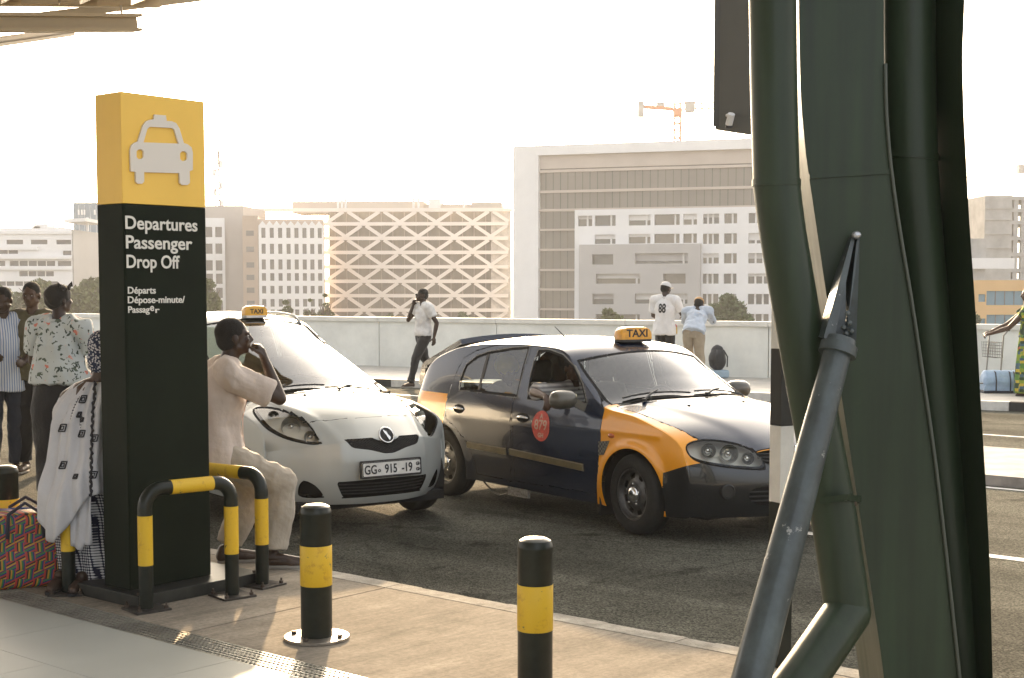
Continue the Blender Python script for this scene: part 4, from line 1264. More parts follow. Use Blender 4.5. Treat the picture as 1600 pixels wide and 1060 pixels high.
# bonnet outline, seen from above
bp_ = [h1(482,661.5)[0], h1(516,657)[0], h1(560,653)[0], h1(600,650.5)[0]]
print('bonnet front', bp_)
bn = [(-.30,-.70),(-.02,-.715),(.30,-.70),(bp_[0].x-.02,-.60),(bp_[0].x,bp_[0].y),(bp_[1].x,bp_[1].y),(bp_[3].x+.005,-.12),(bp_[3].x+.01,0)]
bn = bn + [(x, -y) for x, y in bn[:-1][::-1]]
bd = lambda c, n: (n[:,2] > .22) & (c[:,0] > -.5) & (c[:,2] > .5)
S1.region('bonnet_gap', band(phi_top(bn), .0032), bd, m=m_gap, inset=.008)
wsb = interp([(-.80,-.42),(-.6,-.35),(0,-.215),(.6,-.35),(.80,-.42)])
wst = interp([(-.8,-1.62),(0,-1.54),(.8,-1.62)])
def wphi(c):
    y = c[:,1]; x = c[:,0]; z = c[:,2]
    hw = .715 - .40*np.clip(z-1.02, 0, .7)*.85
    return np.max([x - wsb(y), wst(y) - x, np.abs(y) - hw], 0)
wd = lambda c, n: (n[:,2] > .2) & (c[:,0] > -1.9) & (c[:,0] < .1) & (c[:,2] > .9)
S1.region('windscreen_seal', band(wphi, .011), wd, m=m_gap, inset=.003)
S1.region('windscreen', wphi, wd, m=m_wind, inset=.005)
cowl = lambda c: np.max([wsb(c[:,1]) - c[:,0], c[:,0] - (wsb(c[:,1])+.055), np.abs(c[:,1]) - .70], 0)
S1.region('cowl_panel', cowl, wd, m=m_blk, inset=.012)
S1.region('bonnet', phi_top(bn), bd, m=m_sil)
# side glass, doors
sw = [(-.50,1.04),(-.72,1.17),(-1.02,1.33),(-1.30,1.45),(-1.38,1.48),(-1.40,1.02)]
rw = [(-1.48,1.02),(-1.46,1.50),(-2.0,1.52),(-2.3,1.49),(-2.42,1.04)]
qw = [(-2.50,1.06),(-2.40,1.50),(-2.65,1.45),(-2.80,1.10)]
for sg in (-1, 1):
    for i, pl in enumerate((sw, rw, qw)):
        S1.region('side_window_seal', band(phi_side(pl), .010), side_dom(sg), m=m_gap, inset=.002, grp=(sg,i))
        S1.region('side_window', phi_side(pl), side_dom(sg), m=m_sideg, inset=.006, grp=(sg,i))
    dr = [(-.36,.98),(-.34,.32),(-.42,.24),(-1.44,.24),(-1.44,1.54),(-1.30,1.51),(-.9,1.33)]
    rd = [(-1.44,1.54),(-1.44,.24),(-2.12,.24),(-2.2,.45),(-2.42,.68),(-2.48,1.0),(-2.36,1.54)]
    for i, (nm, pl) in enumerate((('front_door', dr), ('rear_door', rd))):
        S1.region('door_gap', band(phi_side(pl), .0035), side_dom(sg), m=m_gap, inset=.008, grp=(sg,i))
        S1.region(nm, phi_side(pl), side_dom(sg), m=m_sil, grp=sg)
S1.region('roof', lambda c: np.max([c[:,0]-wst(c[:,1]), -3.0-c[:,0], 1.5-c[:,2]], 0), lambda c, n: n[:,2] > .55, m=m_sil)
bump = lambda c: np.max([c[:,2]-.66, .35-c[:,0]], 0)
S1.region('front_bumper', lambda c: np.max([np.where(c[:,0] > .3, c[:,2]-.50-.14*np.clip((c[:,0]-.3)/.3,0,1), 1), .345-c[:,0]], 0), lambda c, n: n[:,0] > -.5, m=m_sil)
S1.region('rear_window', lambda c: np.max([1.12-c[:,2], c[:,2]-1.5, np.abs(c[:,1])-.58], 0), lambda c, n: n[:,0] < -.5, m=m_sideg)
R1 = S1.finish(car1, ('body_side', dict(m=m_sil)))
def lamp_inner(parent, tree, lamps, sg, m=m_refl, centre=None, dep=.10):
    pass
def reflector(parent, hp, nrm, r1, r2):
    """bowl and bulb of a lamp looking along nrm"""
    n = Vector(nrm).normalized(); q = n.to_track_quat('Z', 'Y').to_matrix()
    mb = MB(); prof = [(r1,0),(r1*.93,-.03),(r1*.7,-.06),(r1*.35,-.085),(.001,-.09)]
    V = []; seg = 24
    mb.lathe(prof, seg); mb.v = [tuple(q @ Vector(v) + Vector(hp)) for v in mb.v]
    o = mb.build('reflector', m_refl, parent, smooth=True)
    b = MB(); b.ell(Vector(hp) - n*.045, (r2, r2, r2), seg=12, rings=8); b.build('bulb_cover', m_chrome, o, smooth=True)
    return o
# lamp interiors: backing that follows the lens further in, two bowls each
def lamp_back(Rs, name, parent, depth):
    for o in Rs.get(name, []):
        me = o.data.copy(); c = np.array([v.co[:] for v in me.vertices]); sgn = 1 if c[:,1].mean() > 0 else -1
        mid = c.mean(0)
        for v in me.vertices:
            v.co = Vector(mid) + (v.co - Vector(mid))*1.01 + Vector((-depth, -sgn*depth*.8, 0))
        me.materials.clear(); me.materials.append(mat('lamp_housing', (.78,.78,.72), .35, metal=.1))
        nn_ = link('lamp_housing', me, o)
        o['side'] = float(sgn); del o['side']
lamp_back(R1, 'headlamp', car1, .075)
for o in R1.get('headlamp', []):
    sg = 1 if sum(v.co.y for v in o.data.vertices) > 0 else -1
    q, _ = h1(452, 668); q2, _ = h1(482, 684); q3, _ = h1(425, 652)
    for (qq, r_) in ((q, .075), (q2, .045), (q3, .045)):
        reflector(o, (qq.x-.035, sg*(abs(qq.y)-.03), qq.z), (.8, sg*.5, .1), r_, .022)
# grille mesh: crossing bars in the upper grille, slats in the lower
def bars_on(tree, parent, segs, w, inset, m, name):
    mb = MB()
    for (y0, z0, y1, z1) in segs:
        n = max(2, int(math.hypot(y1-y0, z1-z0)/.04)+1); pts = []
        for i in range(n+1):
            y = y0+(y1-y0)*i/n; z = z0+(z1-z0)*i/n
            r = tree.ray_cast(Vector((3, y, z)), Vector((-1,0,0)))
            if r[0] is not None: pts.append(r[0] - Vector((inset,0,0)))
        if len(pts) > 1: mb.tube(pts, w, 5, caps=False)
    return mb.build(name, m, parent, smooth=True)
def clip_seg(poly, a, b, n=60):
    """parts of segment ab inside polygon (front view)"""
    ts = np.linspace(0, 1, n); P = np.stack([a[0]+(b[0]-a[0])*ts, a[1]+(b[1]-a[1])*ts], 1); ins = sdf_poly(P, poly) < 0
    out = []; i = 0
    while i < n:
        if ins[i]:
            j = i
            while j+1 < n and ins[j+1]: j += 1
            if j > i: out.append((P[i][0], P[i][1], P[j][0], P[j][1]))
            i = j+1
        else: i += 1
    return out
segs = []
zs = [p[1] for p in gr]; z0, z1 = min(zs), max(zs)
for k in range(-26, 27):
    y = k*.026
    segs += clip_seg(gr, (y-(z1-z0)*.8, z0), (y+(z1-z0)*.8, z1)); segs += clip_seg(gr, (y+(z1-z0)*.8, z0), (y-(z1-z0)*.8, z1))
bars_on(S1.tree, car1, segs, .0035, .016, m_blk, 'grille_mesh')
for k in range(1, 5):
    z = zb2 + (zt2-zb2)*k/5; sg_ = clip_seg(lg, (-.5,z), (.5,z))
    bars_on(S1.tree, car1, sg_, .005, .02, m_blk, 'grille_slat')
def surf_front(tree, y, z):
    r = tree.ray_cast(Vector((3, y, z)), Vector((-1,0,0))); return r[0], r[1]
# badge
pb, nb = surf_front(S1.tree, 0, h1(602,681)[0].z)
def badge(parent, p, n, r, name='badge'):
    n = Vector(n).normalized(); q = n.to_track_quat('Z', 'Y').to_matrix().to_4x4(); q.translation = p
    mb = MB(); pts = [(r*math.cos(2*math.pi*j/28), r*math.sin(2*math.pi*j/28), .006) for j in range(29)]
    mb.tube(pts, .007, 8, caps=False); mb.v = [tuple(q @ Vector(v)) for v in mb.v]; ring = mb.build(name, m_chrome, parent, smooth=True)
    mb = MB(); mb.lathe([(r*.97,0),(r*.9,.008),(.001,.012)], 28); mb.v = [tuple(q @ Vector(v)) for v in mb.v]; mb.build('badge_disc', m_ink, ring, smooth=True)
    return ring, q
nb = (Vector(nb)*.45 + Vector((.55,0,0))).normalized(); rg, q = badge(car1, pb + Vector((.014,0,.004)), nb, .062)
me = shape_mesh([[(-.040,-.028),(-.012,-.034),(.006,-.006),(.022,.004),(.034,.042),(.008,.024),(-.006,.004),(-.020,-.006)]], .003)
me.materials.append(m_chrome); me.transform(q @ Matrix.Translation((0,0,.013)) @ Matrix.Rotation(R(90),4,'Z') @ Matrix.Rotation(R(-20),4,'Z')); link('badge_emblem', me, rg)
# number plate
def plate(parent, tree, yc, zc, text, w=.52, h=.112, tilt=0.0):
    p, n = surf_front(tree, yc, zc); pa, _ = surf_front(tree, yc-.2, zc); pb_, _ = surf_front(tree, yc+.2, zc)
    yd = (pb_ - pa).normalized(); x = p.x + .028
    M = Matrix.Translation((x, yc, zc)) @ Matrix.Rotation(R(90), 4, 'Z') @ Matrix.Rotation(R(90-4), 4, 'X') @ Matrix.Rotation(tilt, 4, 'Z')
    me = shape_mesh([rrect(-w/2,-h/2,w/2,h/2,.012)], .004); me.transform(M); me.materials.append(m_plate); pl = link('number_plate', me, parent)
    me = shape_mesh([rrect(-w/2,-h/2,w/2,h/2,.012), rrect(-w/2+.006,-h/2+.006,w/2-.006,h/2-.006,.01)[::-1]], .0008); me.transform(M @ Matrix.Translation((0,0,.0055))); me.materials.append(m_ink); link('plate_border', me, pl)
    me = shape_mesh([rrect(-w/2-.012,-h/2-.012,w/2+.012,h/2+.012,.014)], .006); me.transform(M @ Matrix.Translation((0,0,-.012))); me.materials.append(m_blk); link('plate_holder', me, pl)
    for (s, x0, y0, sz, xs) in text:
        me = text_mesh(s, sz, .0012, .0016, xs); me.transform(M @ Matrix.Translation((x0, y0, .006))); me.materials.append(m_ink); link('plate_lettering', me, pl)
    mb = MB(); mb.box(-.06,.0,-.05,.05,-.03,.03); mb.v = [(x+v[0]-.02, yc+v[1], zc+v[2]) for v in mb.v]; mb.build('plate_bracket', m_blk, pl)
    return pl
pz, _ = h1(608, 731)
print('plate at', pz)
plate(car1, S1.tree, 0.0, pz.z, [('GG', -.245, -.033, .095, .80), ('o', -.125, -.022, .045, 1), ('915', -.065, -.033, .095, .78), ('-19', .085, -.033, .095, .78), ('GH', .215, .008, .034, .9), ('GH', .215, -.034, .034, .9)])
# cabin
cab = MB().box(-2.9,-.2,-.70,.70,.22,.30).build('cabin_floor', m_int, car1)
mb = MB(); mb.add([(-.34,-.68,.62),(-.34,.68,.62),(-.30,.68,.99),(-.30,-.68,.99),(-.62,-.68,.70),(-.62,.68,.70),(-.58,.68,.965),(-.58,-.68,.965)],[(0,1,2,3),(7,6,5,4),(3,2,6,7),(4,5,1,0),(0,3,7,4),(1,5,6,2)])
mb.build('dashboard', mat('dash_top', (.06,.055,.045), .8), car1, bevel=.02)
for sg in (-1,1):
    MB().box(-2.7,-.45,sg*.745-.02,sg*.745+.02,.25,.98).build('door_trim', m_int, car1)
    seat(car1, -1.45, sg*.36, m_tan)
mb = MB(); mb.box(-2.35,-1.85,-.62,.62,.30,.50); o = mb.build('rear_bench', m_tan, car1, bevel=.05)
MB().box(-2.55,-2.35,-.62,.62,.45,1.05).build('rear_backrest', m_tan, o, bevel=.05)
steering(car1, -.80, .36, .93)
mb = MB(); mb.ell((-1.30,0,1.42), (.012,.07,.022)); mb.build('rear_view_mirror', m_blk, car1, smooth=True)
def on_ws(tree, x, y, off=.012):
    r = tree.ray_cast(Vector((x, y, 3)), Vector((0,0,-1))); return r[0] + r[1]*off
def wiper_set(car, tree, arms):
    for (x0,y0,x1,y1,x2,y2) in arms:
        a = on_ws(tree, x0, y0, .01); bq = on_ws(tree, (x1+x2)/2, (y1+y2)/2, .035); 
        mb = MB(); mb.tube([a, a.lerp(bq,.5)+Vector((0,0,.012)), bq], [.011,.009,.006], 6)
        mb.lathe([(.018,-.005),(.018,.015),(.001,.018)], 10, tuple(a))
        arm = mb.build('wiper_arm', m_blk, car)
        pts = [on_ws(tree, x1+(x2-x1)*k/8, y1+(y2-y1)*k/8, .014) for k in range(9)]
        mb = MB(); mb.tube(pts, .008, 6); mb.build('wiper_blade', m_blk, arm)
wiper_set(car1, S1.tree, [(-.20,.12,-.36,.62,-.27,.03),(-.28,-.50,-.33,.05,-.42,-.62)])
for y in (-.25, .2): 
    p = on_ws(S1.tree, -.10, y, .0); mb = MB(); mb.ell(p, (.018,.014,.010), seg=10, rings=6); mb.build('washer_jet', m_blk, car1, smooth=True)
# wheels, arches, door mirrors, roof aerial and side moulding
for cx in (0, -2.46):
    for sg in (-1, 1):
        liner(car1, cx, .36, .30, .79, sg, .48); wheel(car1, cx, sg*.735, .295, True, sg)
MB().box(-3.0,.55,-.66,.66,.17,.24).build('underbody', m_gap, car1)
MB().box(.2,.62,-.38,.38,.24,.62).build('radiator_block', m_gap, car1)
def mirror(car, x, y, z, sg, m, glass=m_chrome):
    mb = MB(); mb.ell((x, y+sg*.12, z+.07), (.06,.115,.078), seg=18, rings=12); mb.v = [(min(v[0], x+.2) if True else 0, v[1], v[2]) for v in mb.v]
    mb.beam((x+.02, y-sg*.02, z), (x+.01, y+sg*.07, z+.04), .05, .035)
    o = mb.build('door_mirror', m, car, smooth=True)
    g_ = MB(); g_.lathe([(.075,0),(.001,.001)], 20, (0,0,0), axis='y'); 
    V = []
    for v in g_.v: V.append((x-.052, y+sg*.12 + v[0]*1.25, z+.07+v[2]*.8))
    g_.v = V; g_.build('mirror_glass', glass, o)
    return o
for sg in (-1,): mirror(car1, -.62, sg*.80, .98, sg, m_sil)
pr, _ = None, None
r = S1.tree.ray_cast(Vector((-1.52,-.22,3)), Vector((0,0,-1)))[0]
MB().tube([r, r+Vector((-.10,0,.07))], [.007,.003], 6).build('aerial', m_blk, car1)
for sg in (-1, 1):
    pts = []
    for k in range(12):
        x = -1.6-1.2*k/11; q = S1.tree.ray_cast(Vector((x, sg*.50, 3)), Vector((0,0,-1)))[0]; pts.append(q + Vector((0,0,.035 if 0 < k < 11 else .0)))
    MB().tube(pts, .013, 8).build('roof_rail', m_sil, car1, smooth=True)
# roof sign
rs, _ = h1(412, 491); print('roof sign', rs)
rp_ = S1.tree.ray_cast(Vector((-1.56, 0.02, 3)), Vector((0,0,-1)))[0]
wp = toworld(M1, rp_ + Vector((0,0,.012)))
ts, L_, H_, D_ = roof_sign('small yellow roof sign with a white foot on the silver car', tuple(wp), car1.rotation_euler.z, m_taxiy, .72, m_white, wide=.75)
place_text('lettering', 'TAXI', m_ink, ts, (D_+.001, -.0, .030), (0,1,0), (0,0,1), .058, .001, .001, 1.0, 'CENTER')
# ------------------------------------------------------------------ dark blue taxi with orange wings
car2, M2 = car_frame('blue_taxi_car', 'dark blue hatchback taxi with orange wings and a red 879 sticker, tailgate open', (1003, 834), R(37), -.735)
P2 = dict(xr=-3.36, xf=.95, nu=54, xs=[-.20,-.78],
    T=interp([(-3.36,.93),(-3.26,1.02),(-3.05,1.18),(-2.8,1.31),(-2.45,1.405),(-2.0,1.445),(-1.6,1.452),(-1.2,1.44),(-.95,1.405),(-.78,1.355),(-.6,1.255),(-.4,1.13),(-.2,1.015),(-.05,.98),(.15,.945),(.4,.885),(.65,.81),(.82,.75),(.95,.69)]),
    ZB=interp([(-3.36,.34),(-3.0,.22),(-2.0,.19),(.4,.18),(.95,.20)]),
    W=interp([(-3.36,.76),(-2.9,.825),(-2.4,.848),(-1.2,.852),(-.2,.852),(.4,.84),(.95,.81)]),
    crown=interp([(-3.3,.06),(-.9,.06),(-.2,.06),(.3,.085),(.95,.08)]),
    side=interp([(.15,.93),(.3,.965),(.45,.985),(.62,1.0),(.8,.995),(.92,.965),(1.3,.965),(1.8,.965)]),
    belt=lambda x: .90, tumble=.33, wcurve=.20, cow=(-1.1,-.0),
    fr=.70, Fset=interp([(.2,.05),(.3,.01),(.42,.0),(.52,.012),(.62,.04),(.72,.09),(.85,.14)]), fplan=.36,
    rr=.55, Rset=interp([(.2,.06),(.45,.0),(.7,.01),(.95,.06),(1.2,.12)]), rplan=.26)
def post2(c):
    c = c.copy(); x, y, z = c[:,0], c[:,1], c[:,2]; s = np.sign(y)
    # flared lips round the wheels and a shoulder crease
    for cx in (0, -2.535):
        d = np.hypot(x-cx, z-.31); k = np.exp(-((d-.355)/.05)**2)*(np.abs(y) > .6)
        c[:,1] += s*.020*k
    k = np.exp(-((z-(.735+.02*np.clip(x+2,0,2)))/.022)**2)*(np.abs(y) > .6)*(x < .3)*(x > -3.1); c[:,1] += s*.006*k
    # bonnet swage
    m = np.clip((x+.45)/.2,0,1)*(z > .6); yr = .34+.25*np.clip((.6-x)/1.0,0,1); d = np.abs(y)-yr
    c[:,2] += m*.010/(1+np.exp(d/.02))
    return c
P2['post'] = post2
S2 = Shell(P2); h2 = hitter(M2, S2.tree)
m_blue = mat('dark_blue_paint', (.011,.021,.048), .24, metal=.15, var=.3, vs_=2.2, coat=.5, col2=(.013,.020,.038), rvar=.03)
m_oran = paint_mat('orange_paint', (.90,.36,.010), .28, .0, .6, .10)
m_blkp = paint_mat('black_bumper', (.010,.012,.014), .22, .0, .6, .3)
WB = 2.535
for cx in (0, -WB):
    for sg in (-1, 1): S2.region('arch', circ(cx, .315, .345), side_dom(sg), drop=True)
hl = crom(hits_diag(h2, [(1073,697),(1082,691),(1100,688),(1130,690),(1160,697),(1183,709),(1195,723),(1192,733),(1165,733),(1120,728),(1088,720),(1075,708)]), 4)
for sg in (-1, 1):
    S2.region('headlamp_rim', band(phi_diag(hl), .006), diag_dom(sg), m=m_gap, inset=.004, grp=sg)
    S2.region('headlamp', phi_diag(hl), diag_dom(sg), m=m_lens, inset=.002, grp=sg)
fd2 = lambda c, n: n[:,0] > .25
gr2 = crom([(-.36,.675),(0,.695),(.36,.675),(.33,.60),(.24,.575),(0,.565),(-.24,.575),(-.33,.60)], 4)
S2.region('upper_grille', phi_front(gr2), fd2, m=m_gap, inset=.03)
lg2 = crom([(-.42,.42),(0,.425),(.42,.42),(.40,.30),(0,.285),(-.40,.30)], 4)
S2.region('lower_grille', phi_front(lg2), fd2, m=m_gap, inset=.04)
# windscreen
wsb2 = interp([(-.80,-.40),(-.6,-.30),(0,-.17),(.6,-.30),(.80,-.40)])
wst2 = interp([(-.8,-.90),(0,-.77),(.8,-.90)])
def wphi2(c):
    y = c[:,1]; x = c[:,0]; z = c[:,2]; hw = .735 - .30*np.clip(z-.98, 0, .6)
    return np.max([x - wsb2(y), wst2(y) - x, np.abs(y) - hw], 0)
wd2 = lambda c, n: (n[:,2] > .2) & (c[:,0] > -1.3) & (c[:,0] < .1) & (c[:,2] > .85)
S2.region('windscreen_seal', band(wphi2, .012), wd2, m=m_gap, inset=.003)
S2.region('windscreen', wphi2, wd2, m=m_wind, inset=.005)
S2.region('cowl_panel', lambda c: np.max([wsb2(c[:,1]) - c[:,0], c[:,0] - (wsb2(c[:,1])+.06), np.abs(c[:,1]) - .70], 0), wd2, m=m_blk, inset=.012)
# bonnet
bl_ = [h2(960,645)[0], h2(1000,662)[0], h2(1050,686)[0], h2(1100,700)[0]]
bn2 = [(-.30,-.735),(-.1,-.745),(.20,-.735),(.48,-.69),(.68,-.60),(.80,-.44),(.86,-.2),(.875,0)]
bn2 = bn2 + [(x,-y) for x, y in bn2[:-1][::-1]]
print('bonnet side', bl_)
bd2 = lambda c, n: (n[:,2] > .18) & (c[:,0] > -.4) & (c[:,2] > .5)
S2.region('bonnet_gap', band(phi_top(bn2), .005), bd2, m=m_gap, inset=.008)
S2.region('bonnet', phi_top(bn2), bd2, m=m_blue)
# side openings, traced on the visible side and used on both
sw2 = hits(h2, [(824,624),(826,600),(834,565),(842,546),(858,546),(880,554),(898,572),(911,600),(918,632)], 0, 2)
rw2 = hits(h2, [(717,610),(719,592),(728,570),(745,556),(765,549),(800,543),(828,541),(818,575),(808,621)], 0, 2)
print('front glass', sw2); print('rear glass', rw2)
fdr = hits(h2, [(801,680),(800,640),(812,600),(832,540),(850,535),(880,543),(905,560),(930,600),(944,640),(938,690),(934,735),(932,772),(870,762),(805,752),(802,712)], 0, 2)
rdr = hits(h2, [(800,712),(798,752),(745,741),(742,722),(728,690),(712,668),(697,655),(696,635),(703,610),(712,585),(724,560),(745,548),(770,541),(828,534),(812,590),(799,640)], 0, 2)
print('door')
for sg in (-1, 1):
    for i, pl in enumerate((sw2, rw2)):
        S2.region('window_chrome', band(phi_side(pl), .004), side_dom(sg), m=m_steel if 0 else mat('dull_bright_trim',(.16,.155,.14),.4,metal=.6), inset=-.001, grp=(sg,i))
        pl_in = grow(phi_side(pl), -.022)
        S2.region('window_rubber', AND(phi_side(pl), (lambda f: (lambda c: -f(c)))(pl_in)), side_dom(sg), m=m_gap, inset=.004, grp=(sg,i))
    # rear glass is split by an upright bar
    xb = sum(hits(h2, [(752,600),(759,560)], 0, 2)[k][0] for k in (0,1))/2
    S2.region('window_bar', AND(phi_side(rw2), lambda c: np.abs(c[:,0]-xb)-.018), side_dom(sg), m=m_blk, inset=.002, grp=sg)
    S2.region('quarter_window', AND(phi_side(rw2), lambda c: c[:,0]-xb), side_dom(sg), m=m_sideg, inset=.007, grp=sg)
    S2.region('rear_door_window', phi_side(rw2), side_dom(sg), m=m_sideg, inset=.007, grp=sg)
    if sg > 0: S2.region('front_door_window', phi_side(sw2), side_dom(sg), m=m_sideg, inset=.007, grp=sg)
    else: S2.region('front_window_opening', phi_side(sw2), side_dom(sg), drop=True)
    for i, (nm, pl) in enumerate((('front_door', fdr), ('rear_door', rdr))):
        S2.region('door_gap', band(phi_side(pl), .004), side_dom(sg), m=m_gap, inset=.010, grp=(sg,i))
        S2.region(nm, phi_side(pl), side_dom(sg), m=m_blue, grp=sg)
    # orange front wing down to the bumper line, orange rear wing, black/blue sill
    wing = hits(h2, [(944,636),(936,700),(932,778),(944,780)], 0, 2)
    xw = wing[0][0]; xw2_ = wing[2][0]
    _rw = sorted(hits(h2, [(703,606),(700,630),(696,655),(691,675)], 2, 0)); rwz = [a for a, b_ in _rw]; rwx = [b_ for a, b_ in _rw]
    def wingphi(c):
        x, z = c[:,0], c[:,2]; back = np.interp(z, [.2,.6,1.0], [xw2_, wing[1][0], xw])
        return np.max([back+.004 - x, .505 + .10*np.clip((x-.33)/.3,0,1) - z - 1.0*(x < .34)*(x > -.6)], 0)
    S2.region('front_wing', wingphi, lambda c, n, sg=sg: (c[:,1]*sg > .2) & (c[:,0] > -.75) & (n[:,1]*sg > -.1), m=m_oran, grp=sg, label='orange front wing')
    def rwing(c):
        x, z = c[:,0], c[:,2]
        front = np.interp(z, rwz, rwx)
        return np.max([x-front, z-.925, .50-z], 0)
    S2.region('rear_wing', rwing, lambda c, n, sg=sg: (c[:,1]*sg > .35) & (c[:,0] < -2.5), m=m_oran, grp=sg, label='orange rear wing')
# hatch opening
hx = lambda c: np.max([c[:,0]-(-2.62+.10*(np.abs(c[:,1])/.6)**2), np.abs(c[:,1])-.60+.10*np.clip(c[:,2]-1.0,0,1), .62-c[:,2]], 0)
S2.region('hatch_opening', hx, lambda c, n: (n[:,2] > .25) | (n[:,0] < -.3), drop=True)
S2.region('front_bumper', lambda c: np.max([c[:,2]-.60, .345-c[:,0]], 0), lambda c, n: n[:,0] > -.5, m=m_blkp)
S2.region('rear_bumper', lambda c: np.max([c[:,2]-.58, c[:,0]+2.93], 0), None, m=m_blue)
S2.region('roof', lambda c: np.max([c[:,0]-wst2(c[:,1])-.0, -2.7-c[:,0], 1.3-c[:,2]], 0), lambda c, n: n[:,2] > .6, m=m_blue)
R2_ = S2.finish(car2, ('body_side', dict(m=m_blue)))
lamp_back(R2_, 'headlamp', car2, .10)
for o in R2_.get('headlamp', []):
    sg = 1 if sum(v.co.y for v in o.data.vertices) > 0 else -1
    for (u, v, r_) in ((1108,706,.055), (1140,711,.07), (1170,718,.045)):
        qq, _ = h2(u, v); reflector(o, (qq.x-.035, sg*(abs(qq.y)-.03), qq.z), (.8, sg*.5, .05), r_, .024)
for k in range(1, 4): bars_on(S2.tree, car2, clip_seg(gr2, (-.5,.585+.025*k), (.5,.585+.025*k)), .006, .012, m_blk, 'grille_slat')
for k in range(1, 4): bars_on(S2.tree, car2, clip_seg(lg2, (-.5,.29+.033*k), (.5,.29+.033*k)), .006, .02, m_blk, 'grille_slat')
p, n = surf_front(S2.tree, 0, .655); badge(car2, p + Vector((.006,0,0)), (1,0,.25), .05)
plate(car2, S2.tree, 0.0, .50, [])
for sg in (-1,1):     # round fog lamps in the bumper
    r = S2.tree.ray_cast(Vector((1.5, sg*.60, .40)), Vector((-1,0,0)))
    if r[0] is not None:
        n = (Vector(r[1]) + Vector((1,0,0))).normalized(); q = n.to_track_quat('Z','Y').to_matrix().to_4x4(); q.translation = r[0]
        mb = MB(); mb.lathe([(.055,-.02),(.055,.022),(.047,.024),(.043,.014),(.001,.012)], 24); mb.v = [tuple(q @ Vector(v)) for v in mb.v]; mb.build('fog_lamp', mat('fog_glass',(.03,.03,.03),.2), car2, smooth='auto')
# door furniture: handles, side mouldings, repeater, sticker, mirror
def side_pt(tree, x, z, sg, off=0.0):
    r = tree.ray_cast(Vector((x, sg*2, z)), Vector((0,-sg,0))); return r[0] + r[1]*off, r[1]
for (u, v) in ((717,639),(817,653)):
    q, n = h2(u, v)
    for sg in (-1, 1):
        mb = MB(); pts = []
        for k in range(7):
            p_, _ = side_pt(S2.tree, q.x-.075+.15*k/6, q.z+.004*math.sin(math.pi*k/6), sg, .004+.020*math.sin(math.pi*k/6)); pts.append(p_)
        mb.tube(pts, [.009,.012,.013,.013,.013,.012,.009], 8); mb.build('door_handle', m_chrome, car2, smooth=True)
        p_, n_ = side_pt(S2.tree, q.x, q.z, sg, .001); qn = Vector(n_).to_track_quat('Z','Y').to_matrix().to_4x4(); qn.translation = p_
        mb = MB(); mb.ell((0,0,0), (.085,.04,.003), seg=20, rings=6)
        V = []
        for vv in mb.v:
            pp, nn = side_pt(S2.tree, q.x+vv[0], q.z+vv[1], sg, .0015); V.append(tuple(pp))
        mb.v = V; mb.build('handle_recess', m_gap, car2)
for seg_ in (((731,695),(791,706)), ((797,706),(912,731))):
    qa, _ = h2(*seg_[0]); qb, _ = h2(*seg_[1])
    for sg in (-1, 1):
        mb = MB(); V = []; Fs = []; n = 14
        for k in range(n+1):
            x = qa.x+(qb.x-qa.x)*k/n; z = qa.z+(qb.z-qa.z)*k/n
            for (dz, of) in ((-.030,.001),(-.024,.014),(.024,.014),(.030,.001)):
                pp, nn = side_pt(S2.tree, x, z+dz, sg, of); V.append(tuple(pp))
            if k:
                for j in range(3): Fs.append(((k-1)*4+j,(k-1)*4+j+1,k*4+j+1,k*4+j))
        Fs.append((0,1,2,3)); Fs.append(tuple(n*4+j for j in (3,2,1,0)))
        mb.add(V, Fs); mb.build('side_moulding', mat('moulding_gold',(.16,.13,.07),.4,var=.2,vs_=8), car2, smooth='auto')
q, n = h2(955, 681); mb = MB(); mb.ell((0,0,0), (.038,.012,.02), seg=16, rings=8)
mb.v = [(v[0]+q.x, v[1]+q.y, v[2]+q.z) for v in mb.v]; mb.build('side_repeater', m_amber, car2, smooth=True)
# mesh vent patch behind the wing
vp = hits(h2, [(935,690),(953,689),(944,711),(935,712)], 0, 2)
def on_side(me, sg, tree=S2.tree, off=.0025):
    bm = bmesh.new(); bm.from_mesh(me); bmesh.ops.triangulate(bm, faces=bm.faces)
    for _ in range(2):
        lg_ = [e for e in bm.edges if e.calc_length() > .04]
        if lg_: bmesh.ops.subdivide_edges(bm, edges=lg_, cuts=1); bmesh.ops.triangulate(bm, faces=bm.faces)
    for v in bm.verts:
        pp, _ = side_pt(tree, v.co.x, v.co.z, sg, off + abs(v.co.y)); v.co = pp
    bm.to_mesh(me); bm.free(); return me
me = shape_mesh([vp], .0); me.transform(Matrix.Rotation(R(90),4,'X')); on_side(me, -1)
m_chk = mat('patch_chequer', (.10,.10,.09), .6)
N, L, B = nodes(m_chk); ck = N.new('ShaderNodeTexChecker'); tc = N.new('ShaderNodeTexCoord'); ck.inputs['Scale'].default_value = 55
ck.inputs[1].default_value = (.16,.15,.12,1); ck.inputs[2].default_value = (.03,.03,.03,1); L.new(tc.outputs['Object'], ck.inputs[0]); L.new(ck.outputs[0], B.inputs['Base Color'])
me.materials.append(m_chk); link('patch_sticker', me, car2)
